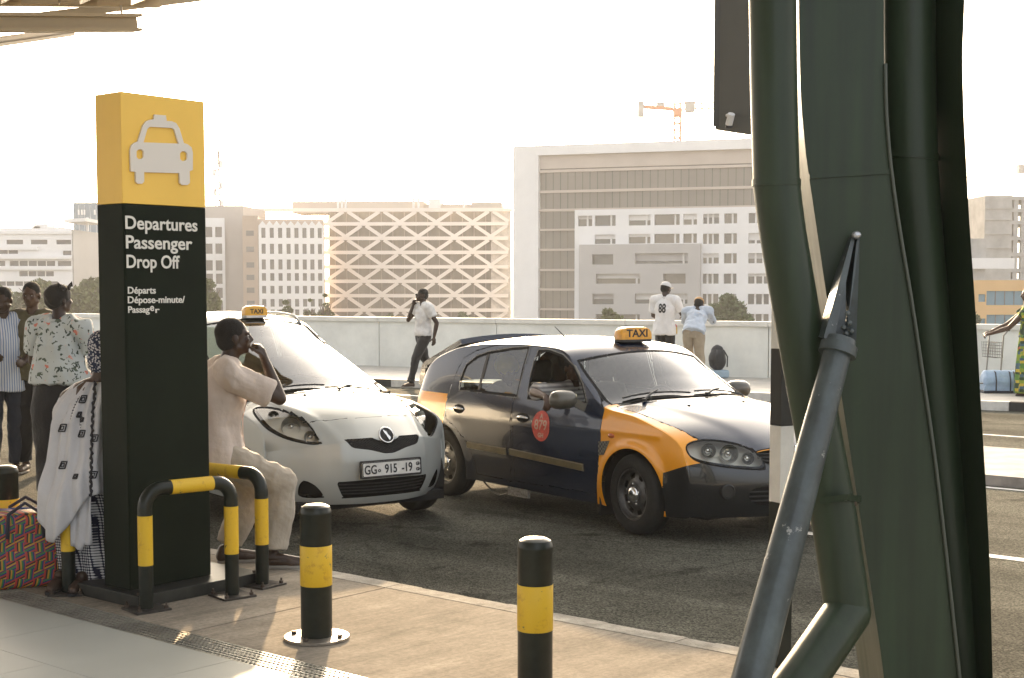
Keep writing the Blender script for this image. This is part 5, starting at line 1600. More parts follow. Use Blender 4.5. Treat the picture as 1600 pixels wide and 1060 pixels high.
# round red sticker: oval with lettering
sc_, _ = h2(845, 666)
sa = side_pt(S2.tree, sc_.x, sc_.z, -1)[0]; 
rx = .125; rz = .125; print('sticker', sc_)
ov = [(sc_.x+rx*.93*math.cos(2*math.pi*j/40), sc_.z+rz*math.sin(2*math.pi*j/40)) for j in range(40)]
me = shape_mesh([ov], .0); me.transform(Matrix.Rotation(R(90),4,'X')); on_side(me, -1, off=.003)
m_red = mat('sticker_red', (.62,.07,.045), .45, var=.25, vs_=20); me.materials.append(m_red); stk = link('round_sticker', me, car2)
m_pale = mat('sticker_pale', (.62,.40,.30), .5)
for (s, dz, sz, xs) in (('A', .062, .052, 1), ('879', -.028, .112, 1.0), ('GH', -.092, .05, 1)):
    me = text_mesh(s, sz, 0, .002, xs, 'CENTER'); me.transform(Matrix.Translation((sc_.x, 0, sc_.z+dz)) @ Matrix.Rotation(R(90),4,'X')); on_side(me, -1, off=.0045)
    me.materials.append(m_pale); link('sticker_lettering', me, stk)
# door mirrors
q, _ = h2(905, 636)
m_mir = mat('mirror_shell', (.08,.075,.06), .3, var=.2, vs_=10, coat=.4)
for sg in (-1, 1):
    x0, y0, z0 = q.x+.02, .86, .925
    mb = MB(); prof = [(-.0,.0),(.0,.0)]
    V = []; Fs = []; n = 20
    rings = ((-.055,1.0),(-.045,1.06),(-.01,1.05),(.03,.9),(.055,.62),(.065,.2))
    for (dx, k) in rings:
        for j in range(n):
            a = 2*math.pi*j/n; cx, cz = math.copysign(abs(math.cos(a))**.7, math.cos(a)), math.copysign(abs(math.sin(a))**.75, math.sin(a))
            V.append((x0+dx, sg*(y0+.115+.115*k*cx), z0+.07+.072*k*cz))
    for i in range(len(rings)-1):
        for j in range(n): Fs.append((i*n+j, i*n+(j+1)%n, (i+1)*n+(j+1)%n, (i+1)*n+j))
    Fs.append(tuple((len(rings)-1)*n+j for j in range(n)))
    mb.add(V, Fs); mb.beam((x0+.03, sg*(y0-.06), z0+.0), (x0+.0, sg*(y0+.03), z0+.05), .07, .06)
    o = mb.build('door_mirror', m_mir, car2, smooth='auto')
    mb = MB(); mb.add([(x0-.048, sg*(y0+.115+.11*math.copysign(abs(math.cos(a))**.7, math.cos(a))), z0+.07+.067*math.copysign(abs(math.sin(a))**.75, math.sin(a))) for a in [2*math.pi*j/n for j in range(n)]], [tuple(range(n))])
    mb.build('mirror_glass', m_chrome, o)
wiper_set(car2, S2.tree, [(-.16,.10,-.27,.62,-.22,.02),(-.22,-.52,-.20,-.05,-.36,-.62)])
for y in (-.3, .3): 
    p = on_ws(S2.tree, .05, y, 0); mb = MB(); mb.ell(p, (.018,.014,.010), seg=10, rings=6); mb.build('washer_jet', m_blk, car2, smooth=True)
# cabin
mb = MB(); mb.box(-3.0,-.2,-.70,.70,.20,.28); mb.build('cabin_floor', m_int, car2)
mb = MB(); mb.add([(-.34,-.70,.60),(-.34,.70,.60),(-.32,.70,.92),(-.32,-.70,.92),(-.82,-.70,.66),(-.82,.70,.66),(-.78,.70,.90),(-.78,-.70,.90)],[(0,1,2,3),(7,6,5,4),(3,2,6,7),(4,5,1,0),(0,3,7,4),(1,5,6,2)])
mb.build('dashboard', MATS['dash_top'], car2, bevel=.02)
for sg in (-1,1):
    mb = MB(); mb.box(-2.7,-.55,min(sg*.735,sg*.775),max(sg*.735,sg*.775),.22,.90); mb.build('door_trim', m_int, car2)
    seat(car2, -1.55, sg*.37, m_tan)
mb = MB(); mb.box(-2.45,-1.98,-.62,.62,.28,.46); o = mb.build('rear_bench', m_tan, car2, bevel=.05)
mb = MB(); mb.box(-2.62,-2.45,-.62,.62,.42,.98); mb.build('rear_backrest', m_tan, o, bevel=.05)
steering(car2, -.92, .37, .86)
mb = MB(); mb.ell((-.92,0,1.27), (.015,.09,.028)); mb.build('rear_view_mirror', m_blk, car2, smooth=True)
mb = MB(); mb.box(-.65,-.42,-.60,-.35,.925,.94); mb.build('dash_paper', m_plate, car2)
for cx in (0, -WB):
    for sg in (-1, 1):
        liner(car2, cx, .365, .31, .80, sg, .48); wheel(car2, cx, sg*.745, .308, True, sg, turn=R(-7)*(cx == 0))
mb = MB(); mb.box(-3.2,.55,-.60,.60,.16,.22); mb.build('underbody', m_gap, car2)
mb = MB(); mb.box(.2,.62,-.42,.42,.22,.60); mb.build('radiator_block', m_gap, car2)
mb = MB(); mb.box(-3.05,-2.65,-.62,.62,.30,.60); mb.build('boot_floor', m_int, car2)
# mud flap, scraped sill repair and hanging cable under the rear door
qa, _ = h2(800, 752); 
mb = MB(); mb.box(-1.62,-1.34,-.80,-.775,.115,.20); mb.build('jack_plate', mat('worn_aluminium',(.30,.29,.27),.5,metal=.5,var=.5,vs_=40), car2)
mb = MB(); mb.tube([(-2.0,-.78,.19),(-1.86,-.78,.11),(-1.75,-.78,.095),(-1.6,-.78,.13),(-1.4,-.78,.14)], .008, 6); mb.build('hanging_cable', m_blk, car2)
for sg in (-1, 1): MB().box(-.40,-.385, sg*.74-.08, sg*.74+.08, .10,.36).build('mud_flap', m_blk, car2)
# front exhaust and aerial
r = S2.tree.ray_cast(Vector((-1.45,-.30,3)), Vector((0,0,-1)))[0]
MB().tube([r, r+Vector((-.16,0,.10))], [.006,.003], 6).build('aerial', m_blk, car2)
# open tailgate: glass and painted lower panel, hinged at the end of the roof
hg = Vector((-2.60, 0, 1.405)); tg = []
th_ = R(26)
def TG(s, y, d=0):          # s along the gate from the hinge, d outward
    s_1 = min(s, .66); s_2 = max(0, s-.66); a1, a2 = R(21), R(72)
    x = hg.x - math.cos(a1)*s_1 - math.cos(a2)*s_2; z = hg.z - math.sin(a1)*s_1 - math.sin(a2)*s_2
    nx, nz = (-math.sin(a1), math.cos(a1)) if s < .64 else (-math.sin(a2), math.cos(a2))
    return Vector((x + nx*d, y, z + nz*d + .02 - .04*(y/.6)**2))
def gate(s0, s1, y0, y1, d0, d1, nm, m, par, ny=10, ns=8):
    V = []; Fs = []
    for dd in (d0, d1):
        for i in range(ns+1):
            for j in range(ny+1): V.append(TG(s0+(s1-s0)*i/ns, y0+(y1-y0)*j/ny, dd))
    q = (ns+1)*(ny+1)
    for i in range(ns):
        for j in range(ny):
            a = i*(ny+1)+j; Fs.append((a,a+1,a+ny+2,a+ny+1)); Fs.append((q+a,q+a+ny+1,q+a+ny+2,q+a+1))
    for i in range(ns):
        for j in (0, ny): a = i*(ny+1)+j; Fs.append((a, a+ny+1, q+a+ny+1, q+a))
    for j in range(ny):
        for i in (0, ns): a = i*(ny+1)+j; Fs.append((a, a+1, q+a+1, q+a))
    return MB().add(V, Fs).build(nm, m, par, smooth='auto', merge=True)
tgt = gate(0,.10,-.60,.60,-.03,.02,'tailgate',m_blue,car2,10,2)
gate(.101,.60,-.60,-.50,-.03,.02,'gate_frame',m_blue,tgt,3,8); gate(.101,.60,.50,.60,-.03,.02,'gate_frame',m_blue,tgt,3,8)
gate(.101,.60,-.499,.499,-.004,.004,'gate_glass',m_sideg,tgt)
gate(.601,.86,-.60,.60,-.05,.02,'gate_lower_panel',m_blue,tgt)
gate(.62,.84,-.57,.57,-.075,-.052,'gate_trim',m_int,tgt)
for sg in (-1, 1): MB().tube([TG(.35, sg*.56,-.03), Vector((-3.0, sg*.58, .98))], .010, 8).build('gas_strut', m_steel, tgt)
# roof sign
rs, _ = h2(999, 533); print('taxi sign at', rs)
rp_ = S2.tree.ray_cast(Vector((-.98, .04, 3)), Vector((0,0,-1)))[0]
wp = toworld(M2, rp_ + Vector((0,0,.016)))
ts, L_, H_, D_ = roof_sign('larger worn yellow TAXI roof sign on a black foot on the blue taxi', tuple(wp), car2.rotation_euler.z + R(-4), mat('taxi_sign_orange', (.72,.33,.02), .35, var=.25, vs_=14, coat=.3), .86, m_blk, wide=.92)
place_text('lettering', 'TAXI', m_ink, ts, (D_+.001, 0, .035), (0,1,0), (0,0,1), .088, .001, .002, 1.15, 'CENTER')
# ================================================================== SIGN, BARRIERS, BOLLARDS
m_sblk = mat('sign_black', (.006,.011,.005), .6, spec=.15, var=.25, vs_=2.0)
m_syel = mat('sign_yellow', (.95,.60,.10), .42, var=.04, vs_=2)
m_slet = mat('sign_lettering', (.78,.76,.70), .55)
m_pblk = mat('post_black', (.008,.012,.008), .42, spec=.28, var=.35, vs_=14, bump=.10, bs=30, coat=.25)
m_band = mat('post_yellow', (.72,.46,.02), .45, var=.0, bump=.15, bs=30)
N, L, B = nodes(m_band)
tc = N.new('ShaderNodeTexCoord'); oi = N.new('ShaderNodeObjectInfo'); av = N.new('ShaderNodeVectorMath'); av.operation = 'ADD'
L.new(tc.outputs['Object'], av.inputs[0]); L.new(oi.outputs['Location'], av.inputs[1])
n1 = N.new('ShaderNodeTexNoise'); n1.inputs['Scale'].default_value = 16; n1.inputs['Detail'].default_value = 7; n1.inputs['Roughness'].default_value = .7
L.new(av.outputs[0], n1.inputs['Vector'])
r = N.new('ShaderNodeValToRGB'); r.color_ramp.elements[0].position = .64; r.color_ramp.elements[1].position = .67
r.color_ramp.elements[0].color = (.72,.46,.02,1); r.color_ramp.elements[1].color = (.07,.07,.05,1)
e = r.color_ramp.elements.new(.30); e.color = (.52,.28,.02,1); e = r.color_ramp.elements.new(.45); e.color = (.72,.46,.02,1)
L.new(n1.outputs['Fac'], r.inputs[0]); L.new(r.outputs[0], B.inputs['Base Color'])
m_bplt = mat('base_plate_steel', (.30,.27,.23), .42, metal=.7, var=.3, vs_=12)
m_bolt = mat('bolt_steel', (.09,.07,.055), .6, metal=.5)

pc = G(203, 923, .20); pr_ = G(332, 898, .20)
pd = (pr_ - pc); pd.z = 0; wdt = pd.length; pd.normalize(); rzp = math.atan2(pd.y, pd.x)
top_z = W(177, 143, pc.y).z; yb_z = W(178, 318, pc.y).z
print('pylon', pc, pr_, wdt, math.degrees(rzp), top_z, yb_z)
wdt = .56; THK = .235
py = thing('pylon_sign', 'tall black and yellow taxi drop off sign reading Departures Passenger Drop Off', 'sign', (pc.x, pc.y, .13), rzp)
# local: x along the front face, -y out of the front, z up
H0 = .07; HT = top_z - .13; HY = yb_z - .13
MB().box(0, wdt, 0, THK, H0, HY-.001).build('black_panel', m_sblk, py, bevel=.003)
MB().box(-.001, wdt+.001, -.001, THK+.001, HY+.001, HT).build('yellow_panel', m_syel, py, bevel=.003)
MB().box(.012, wdt-.012, -.0035, .0, H0+.01, HY-.006).build('front_plate', m_sblk, py, bevel=.0015)
# plinth of steel channel
mb = MB(); mb.box(-.06, .82, -.16, THK+.20, 0, .068); mb.build('plinth', mat('plinth_steel',(.03,.032,.028),.45,metal=.3,var=.4,vs_=10), py, bevel=.004)
for (x, y) in ((-.03,-.13),(.78,-.13),(.78,THK+.16)):
    MB().lathe([(.016,0),(.016,.012),(.001,.014)], 6, (x, y, .068)).build('bolt', m_bolt, py)
def pil(u, v):      # pixel on the front face -> local x, z
    d = ray(u, v); n = Vector((pd.y, -pd.x, 0)); t = (Vector((pc.x,pc.y,0)) - Vector((0,0,0))).dot(n)/Vector((d.x,d.y,0)).dot(n)
    p = Vector((0,0,CAMH)) + d*t; return (Vector((p.x,p.y,0)) - Vector((pc.x,pc.y,0))).dot(pd), p.z - .13
m_txt = m_slet
def tx(s, u, v, u2, capv, xs=None):      # baseline left pixel, right pixel, pixel height of capitals
    x0, z0 = pil(u, v); x1, _ = pil(u2, v); _, zc_ = pil(u, v-capv)
    size = (zc_ - z0)/.69
    me = text_mesh(s, size, .0015, size*.017, 1.0)
    w = max(q.co.x for q in me.vertices) - min(q.co.x for q in me.vertices); mn = min(q.co.x for q in me.vertices)
    for q in me.vertices: q.co.x = (q.co.x - mn)*(x1-x0)/w
    place_text('lettering', s, m_txt, py, (x0, -.0055, z0), (1,0,0), (0,0,1), size, me=me)
tx('Departures', 195, 357.5, 307.5, 20)
tx('Passenger', 196, 388, 299.5, 20)
tx('Drop Off', 197, 418.5, 280, 20)
tx('Départs', 199, 459, 242.5, 10.5)
tx('Dépose-minute/', 199, 474, 288, 10.5)
tx('Passag', 199.5, 489, 233, 10)
x0, z0 = pil(233.5, 486); x1, _ = pil(241, 486)
me = text_mesh('e', .058, .0015, .0010); place_text('lettering', 'e', m_txt, py, (x0, -.0055, z0), (1,0,0), (0,0,1), .03, me=me)
tx('r', 242, 489, 248.5, 9)
# taxi pictogram, raised
def L2(pts): return [pil(*p) for p in pts]
body = L2([(201,236),(203,228),(208,223.5),(213,222),(221,197),(226,190),(233,187.5),(238,187),(239,179.5),(257,181),(258,189.5),(266,190),(273,193),(278,201),(285,224),(291,226),(297,231),(299,239),(299,266),(294,268),(294.5,286),(291,289.5),(282,289.5),(278.5,286),(278,271),(223,269.5),(223,284),(220,287.5),(213,287.5),(210,284),(209.5,269),(202,268)])
wn2 = L2([(222,223),(228,202),(232,198.5),(266,200.5),(270,203),(277,225)])
l1 = L2([(211,237),(214,234),(219,234),(222,237),(222,246),(219,249),(214,249),(211,246)])
l2 = L2([(279,240),(282,237),(287,237),(290,240),(290,249),(287,252),(282,252),(279,249)])
cm = lambda l: [tuple(p) for p in l]
me = shape_mesh([cm(body), cm(wn2)[::-1], cm(l1)[::-1], cm(l2)[::-1]], .006)
me.transform(Matrix.Translation((0,-.008,0)) @ Matrix.Rotation(R(90),4,'X')); me.materials.append(mat('pictogram_grey',(.78,.73,.66),.5)); link('taxi_pictogram', me, py)

# --- hoop barriers
RT = .057/1.0
def hoop(label, ua, va, ub, vb, h=.655, r=.039, two=True, hidden=None):
    a = G(ua, va, .13); b_ = G(ub, vb, .13) if hidden is None else a + hidden
    d = (b_ - a); d.z = 0; ln = d.length; rz = math.atan2(d.y, d.x)
    t = thing('hoop_barrier', label, 'barrier', (a.x, a.y, .13), rz, 'black and yellow hoop barriers round the sign')
    rc = .10; n = 7
    path = [(0,0,.012),(0,0,h-rc)] + [(rc-rc*math.cos(R(90*k/n)), 0, h-rc+rc*math.sin(R(90*k/n))) for k in range(1,n+1)] + \
           [(ln-rc+rc*math.sin(R(90*k/n)), 0, h-rc+rc*math.cos(R(90*k/n))) for k in range(n+1)] + [(ln,0,.012)]
    MB().tube(path, r, 20).build('hoop', m_pblk, t, smooth='auto')
    for x in (0, ln):
        z0, z1 = .245, h-.14
        MB().tube([(x,0,z0),(x,0,z1)], r+.0016, 20, caps=False).build('yellow_sleeve', m_band, t, smooth=True)
        fl = MB(); fl.box(x-.10, x+.10, -.10, .10, 0, .012); f = fl.build('base_plate', mat('flange_dark',(.05,.045,.04),.5,metal=.4,var=.4,vs_=20), t, bevel=.002)
        for (i, j) in ((-1,-1),(1,-1),(-1,1),(1,1)): MB().lathe([(.013,.012),(.013,.026),(.006,.027),(.006,.042),(.001,.043)], 6, (x+i*.078, j*.078, 0)).build('bolt', m_bolt, f)
    MB().tube([(.15,0,h),(ln-.12,0,h)], r+.0016, 20, caps=False).build('rail_sleeve', m_band, t, smooth=True)
    return t
hA = hoop('hoop barrier standing across the front of the black sign', 229, 953, 363, 932)
g1 = G(410, 915, .13)
hB = hoop('hoop barrier at the right side of the sign where the man in pale clothes sits', 410, 915, 0, 0, hidden=Vector((-pd.y,pd.x,0))*.62+pd*-.06)
hC = hoop('hoop barrier left of the sign half covered by the white shawl', 108, 927, 0, 0, hidden=Vector((-pd.y,pd.x,0))*.55+pd*.55)

# --- bollards
def bollard(label, u, v, r=.0775, h=.675, wear=0):
    p = G(u, v, .13)
    t = thing('bollard', label, 'bollard', (p.x, p.y, .13), rng.random()*6, 'black and yellow steel bollards')
    z1, z2 = h*.455-.035, h*.70
    MB().lathe([(r,.014),(r,h-.05),(r*1.015,h-.048),(r*1.015,h-.040),(r*.99,h-.030),(r*.90,h-.013),(r*.66,h-.003),(r*.3,h),(.0001,h+.001)], 40).build('post', m_pblk, t, smooth='auto')
    MB().lathe([(r+.0012,z1),(r+.0018,z1+.001),(r+.0018,z2-.001),(r+.0012,z2)], 40).build('yellow_band', m_band, t, smooth='auto')
    f = MB().lathe([(.0001,.0),(.160,.0),(.163,.003),(.163,.013),(.160,.016),(r,.016),(r-.01,.016)], 48).build('base_plate', m_bplt, t, smooth='auto')
    for k in range(4):
        a = R(45+90*k); MB().lathe([(.014,.016),(.014,.030),(.001,.031)], 6, (.125*math.cos(a), .125*math.sin(a), 0)).build('bolt', m_bolt, f)
    return t
bollard('black bollard with a chipped yellow band on a round plate, left of the centre', 495, 998)
bollard('black bollard with a scuffed yellow band nearest the camera, cut by the bottom edge', 836, 1080, .0760, .672)
bollard('bollard at the left edge behind the chequered travel bag', 12, 900, .076, .675)

# --- striped height post
p = G(1217, 1040, .13)
t = thing('striped_post', 'square black and white banded post beside the slanting steel tubes', 'post', (p.x, p.y, .13), R(28))
Zq = p.y
def zat(v): return W(1215, v, Zq).z - .13
w_ = .040*Zq/6.6
m_pw = mat('post_white', (.66,.65,.62), .6, var=.1, vs_=6)
edges = [(1042,(m_pblk)),(784,m_pw),(665,m_pblk),(545,m_pw),(470,None)]
zs_ = [0, zat(784), zat(665), zat(545), zat(478)]
for i, m in enumerate((m_pblk, m_pw, mat('band_black',(.022,.022,.02),.7), m_pw)):
    MB().box(-w_, w_, -w_, w_, zs_[i]+(.001 if i else 0), zs_[i+1]).build('band', m, t, bevel=.002)

# ================================================================== STEEL COLUMN CLUSTER (right)
m_col = mat('column_paint', (.025,.040,.022), .42, spec=.3, var=.10, vs_=1.5, bump=.05, bs=20, coat=.1)
def weather(m, spots=(.16,.17,.15), sc=7, thr=.66, drip=True):
    N, L, B = nodes(m); tc = N.new('ShaderNodeTexCoord'); src = B.inputs['Base Color'].links[0].from_socket
    n = N.new('ShaderNodeTexNoise'); n.inputs['Scale'].default_value = sc; n.inputs['Detail'].default_value = 9; n.inputs['Roughness'].default_value = .72; L.new(tc.outputs['Object'], n.inputs['Vector'])
    r = N.new('ShaderNodeValToRGB'); r.color_ramp.elements[0].position = thr; r.color_ramp.elements[1].position = thr+.03; L.new(n.outputs['Fac'], r.inputs[0])
    mx = N.new('ShaderNodeMixRGB'); L.new(r.outputs[0], mx.inputs[0]); L.new(src, mx.inputs[1]); mx.inputs[2].default_value = (*spots,1)
    cur = mx.outputs[0]
    if drip:
        q = N.new('ShaderNodeMapping'); q.inputs['Scale'].default_value = (16,16,.9); n2 = N.new('ShaderNodeTexNoise'); n2.inputs['Scale'].default_value = 1; n2.inputs['Detail'].default_value = 5
        L.new(tc.outputs['Object'], q.inputs[0]); L.new(q.outputs[0], n2.inputs['Vector']); r2 = N.new('ShaderNodeValToRGB'); r2.color_ramp.elements[0].position = .35; r2.color_ramp.elements[1].position = .7
        r2.color_ramp.elements[0].color = (.72,.72,.72,1); r2.color_ramp.elements[1].color = (1.25,1.25,1.22,1); L.new(n2.outputs['Fac'], r2.inputs[0])
        m2 = N.new('ShaderNodeMixRGB'); m2.blend_type = 'MULTIPLY'; m2.inputs[0].default_value = .8; L.new(cur, m2.inputs[1]); L.new(r2.outputs[0], m2.inputs[2]); cur = m2.outputs[0]
        mr = N.new('ShaderNodeMapRange'); mr.inputs['To Min'].default_value = .28; mr.inputs['To Max'].default_value = .62; L.new(n2.outputs['Fac'], mr.inputs[0]); L.new(mr.outputs[0], B.inputs['Roughness'])
    L.new(cur, B.inputs['Base Color'])
weather(m_col, (.075,.08,.065), 9, .70)
m_colb = mat('brace_paint', (.045,.060,.064), .34, var=.35, vs_=9, bump=.12, bs=30, coat=.3)
weather(m_colb, (.32,.33,.32), 14, .625)
YC = 5.0
base = G(1400, 1180, .13)
col = thing('steel_column', 'massive dark green steel column of bent tubes and box plates at right', 'column', (W(1400,450,YC).x, YC, .13))
CO = Vector(col.location)
def PW(u, v, Y): return W(u, v, Y) - CO
def smooth_path(pts, n=5):
    return [Vector(p) for p in crom([tuple(q) for q in pts], n, closed=False)]
# A: the left tube
A = [PW(1205,-160,4.98), PW(1207,-20,5.0), PW(1209,140,5.0), PW(1213,286,5.0)]
A2 = [PW(1213,286,5.0), PW(1224,370,5.0), PW(1250,520,5.0), PW(1279,680,5.0), PW(1303,810,5.0), PW(1325,962,4.98)]
pa = smooth_path(A, 4); pb2 = smooth_path(A2, 4)
ra = 36/F*5.0
MB().tube(pa, ra, 28).build('left_tube', m_col, col, smooth='auto')
MB().tube(pb2, ra*1.0, 28).build('left_tube_lower', m_col, col, smooth='auto')
q = PW(1213,286,5.0); MB().tube([q+Vector((0,0,-.012)), q+Vector((0,0,.012))], ra+.004, 28).build('weld_collar', m_col, col, smooth='auto')
lo = [PW(1325,955,4.98), PW(1260,1050,4.8), PW(1150,1200,4.55)]
MB().tube(lo, ra*1.02, 28).build('foot_tube', m_col, col, smooth='auto')
q = PW(1324,955,4.98); mb = MB(); mb.ell(q, (ra*1.03,ra*1.03,ra*.8)); mb.build('elbow', m_col, col, smooth=True)
# B: broad flat box plate
def boxcol(L_, R_, Y0, depth, nm, YR=None):
    """plate face given by left and right edge pixels at the same rows; extruded back"""
    V = []; Fs = []; n = len(L_)
    for (u0, v), (u1, v1) in zip(L_, R_):
        for (u, vv, dy, yy) in ((u0,v,0,Y0),(u1,v1,0,YR or Y0),(u1,v1,depth,YR or Y0),(u0,v,depth,Y0)):
            p = PW(u, vv, yy); V.append((p.x, p.y+dy, p.z))
    for i in range(n-1):
        for j in range(4):
            k = (j+1) % 4; Fs.append((i*4+j, (i+1)*4+j, (i+1)*4+k, i*4+k))
    Fs.append((0,1,2,3)); Fs.append(tuple((n-1)*4+j for j in (3,2,1,0)))
    return MB().add(V, Fs).build(nm, m_col, col, smooth='auto')
def edge(pts, rows):
    v = [p[1] for p in pts]; u = [p[0] for p in pts]; f = interp([(b_, a) for a, b_ in pts]); return [(float(f(np.array(r))), r) for r in rows]
rows_up = list(range(-160, 276, 20)) + [276]; rows_lo = [276] + list(range(290, 1181, 30))
BL = [(1247,-160),(1248,0),(1251,140),(1258,230),(1264,276),(1272,330),(1294,480),(1315,620),(1339,775),(1358,900),(1377,1027),(1395,1180)]
BR = [(1383,-160),(1381,0),(1382,150),(1387,230),(1392,276),(1401,340),(1424,480),(1442,600),(1460,726),(1478,880),(1497,1055),(1510,1180)]
boxcol(edge(BL,rows_up), edge(BR,rows_up), 5.05, .42, 'box_plate')
boxcol(edge(BL,rows_lo), edge(BR,rows_lo), 5.05, .42, 'box_plate_lower')
q0, q1 = PW(1264,276,5.048), PW(1392,268,5.048); MB().beam(q0, q1, .012, .016).build('weld_seam', m_col, col)
mb = MB(); pr2 = [PW(u+2, v, 5.042) for u, v in edge(BR, list(range(100, 1181, 40)))]; mb.tube(pr2, .0065, 8); mb.build('plate_edge', mat('edge_worn',(.07,.08,.065),.5,metal=.2), col, smooth=True)
# C: tube between the plates, D: right box plate
C1 = [PW(1421,-160,5.33), PW(1420,0,5.33), PW(1421,120,5.33), PW(1424,245,5.33)]
C2 = [PW(1424,245,5.33), PW(1434,360,5.33), PW(1452,540,5.33), PW(1474,760,5.33), PW(1500,1000,5.33), PW(1520,1180,5.33)]
rc_ = 40/F*5.33
MB().tube(smooth_path(C1,5), rc_, 28).build('centre_tube', m_col, col, smooth='auto')
MB().tube(smooth_path(C2,5), [rc_*k for k in np.linspace(1,.72,26)], 28).build('centre_tube_lower', m_col, col, smooth='auto')
q = PW(1424,245,5.33); MB().tube([q+Vector((-.002,0,-.012)), q+Vector((0,0,.012))], rc_+.005, 28).build('weld_collar', m_col, col, smooth='auto')
DL = [(1445,-160),(1446,0),(1448,120),(1452,224),(1458,350),(1467,540),(1484,808),(1500,1000),(1512,1180)]
DR = [(1509,-160),(1507,0),(1504,92),(1506,180),(1509,240),(1513,320),(1525,500),(1533,640),(1540,754),(1547,900),(1551,1057),(1556,1180)]
r1_ = list(range(-160, 216, 20)) + [216]; r2_ = [216] + list(range(230, 1181, 30))
boxcol(edge(DL,r1_), edge(DR,r1_), 5.40, .05, 'right_plate', 5.12); boxcol(edge(DL,r2_), edge(DR,r2_), 5.40, .05, 'right_plate_lower', 5.12)
pr2 = [PW(u-1, v, 5.385) for u, v in edge(DL, list(range(-160, 1181, 40)))]; MB().tube(pr2, .007, 8).build('plate_seam', m_col, col, smooth=True)
# small gusset tying the left tube to the box plate
g0 = PW(1280,776,4.93); g1_ = PW(1345,772,5.05)
mb = MB(); a = PW(1281,778,4.90); b_ = PW(1325,772,4.86); c = PW(1347,776,5.06); d = PW(1300,776,5.1)
V = [a, b_, c, d]; mb.add([tuple(x) for x in V] + [(x.x, x.y, x.z-.022) for x in V], [(0,1,2,3),(7,6,5,4),(0,4,5,1),(1,5,6,2),(2,6,7,3),(3,7,4,0)])
mb.build('tie_gusset', m_col, col)
MB().tube([PW(1333,783,4.98), PW(1333,790,4.98)], .012, 10).build('tie_bolt', m_bolt, col)
# slanting brace: a thing bolted to the column
br = thing('slanting_brace', 'slanting worn steel tube with a forked bracket leaning on the column', 'brace', tuple(W(1160,1120,4.55) - Vector((0,0,0))))
BO = Vector(br.location)
def PB(u, v, Y): return W(u, v, Y) - BO
s0, s1 = PB(1150,1150,4.50), PB(1309,549,4.86)
rb = 27/F*4.7
MB().tube([s0, s1], [rb*1.18, rb*.82], 28).build('strut_tube', m_colb, br, smooth='auto')
dd = (s1-s0).normalized()
mb = MB(); mb.tube([s1-dd*.012, s1+dd*.022], rb*1.12, 28); mb.tube([s1+dd*.022, s1+dd*.045], [rb*.98,rb*.9], 28); mb.build('collar', m_colb, br, smooth='auto')
apex = PB(1336,368,5.02)
sidev = Vector((1,0,0))
for k, (uL, uR) in enumerate(((1287,1303),(1322,1338))):
    a = PB(uL,528,4.85 if k == 0 else 4.87); b_ = PB(uR,533,4.85); th = .011
    ap0 = apex + Vector((-.012 if k == 0 else .006, -.008, 0)); ap1 = apex + Vector((.0 if k == 0 else .016, -.008, 0))
    V = [a, b_, ap1, ap0]; off_ = Vector((0, .10, .0))
    mb = MB(); mb.add([tuple(x) for x in V] + [tuple(x+off_) for x in V], [(0,1,2,3),(7,6,5,4),(0,4,5,1),(1,5,6,2),(2,6,7,3),(3,7,4,0)])
    mb.build('fork_plate', m_colb, br)
mb = MB(); mb.ell(apex+Vector((0,-.02,.0)), (.017,.014,.014)); mb.build('apex_bolt', mat('bolt_bright',(.45,.47,.5),.3,metal=.8), br, smooth=True)
mb = MB(); a = PB(1304,531,4.90); b_ = PB(1321,531,4.90); c = PB(1322,420,4.97)
mb.add([tuple(x) for x in (a,b_,c)] + [tuple(x+Vector((0,.012,0))) for x in (a,b_,c)], [(0,1,2),(5,4,3),(0,3,4,1),(1,4,5,2),(2,5,3,0)]); mb.build('centre_rib', m_colb, br)
for (u, v) in ((1324,490),(1327,505),(1330,518),(1318,512),(1322,522)):
    p = PB(u, v, 4.86); MB().ell(p, (.010,.010,.010), seg=10, rings=6).build('rivet', m_colb, br, smooth=True)
# second foot of the column just in view
MB().tube([PW(1385,985,5.4), PW(1378,1060,5.4), PW(1368,1180,5.4)], .012, 10).build('cable_conduit', m_blk, col)

# --- panel hanging behind the column, with a small camera
YP = 9.0
a = W(1117, -60, YP); b_ = W(1117, 203, YP)
pn_ = thing('hanging_panel', 'dark back of a hanging display panel at the top behind the column', 'panel', tuple(W(1117,203,YP)))
O = Vector(pn_.location)
far = W(1255, 223, 8.6) - O; dirp = Vector((far.x, far.y, 0)).normalized(); ln = Vector((far.x, far.y, 0)).length
hgt = a.z - b_.z
mb = MB(); nrm_ = Vector((-dirp.y, dirp.x, 0)); 
V = [Vector((0,0,0)), dirp*ln, dirp*ln + nrm_*.18, nrm_*.18]
zlow = [0, far.z, far.z, 0]
mb.add([tuple(v + Vector((0,0,z))) for v, z in zip(V, zlow)] + [tuple(v + Vector((0,0,hgt))) for v in V], [(3,2,1,0),(4,5,6,7),(0,1,5,4),(1,2,6,5),(2,3,7,6),(3,0,4,7)])
mb.build('panel_back', mat('panel_grey',(.10,.10,.09),.55,var=.08,vs_=1), pn_, bevel=.006)
MB().box(-.012,.03,-.02,-.0,.02,hgt).build('edge_trim', mat('panel_trim',(.07,.065,.055),.6), pn_)
sc_l = W(1138, 196, YP-.15) - O
cmr = thing('security_camera', 'small white security camera fixed under the hanging panel corner', 'camera', tuple(W(1138,193,YP-.12)))
MB().tube([(0,-.02,-.01),(.01,-.06,.05)], .022, 14).build('housing', m_white, cmr, smooth='auto')
MB().tube([(0,-.018,-.03),(0,-.02,-.009)], .021, 14).build('lens_dome', m_blk, cmr, smooth='auto')
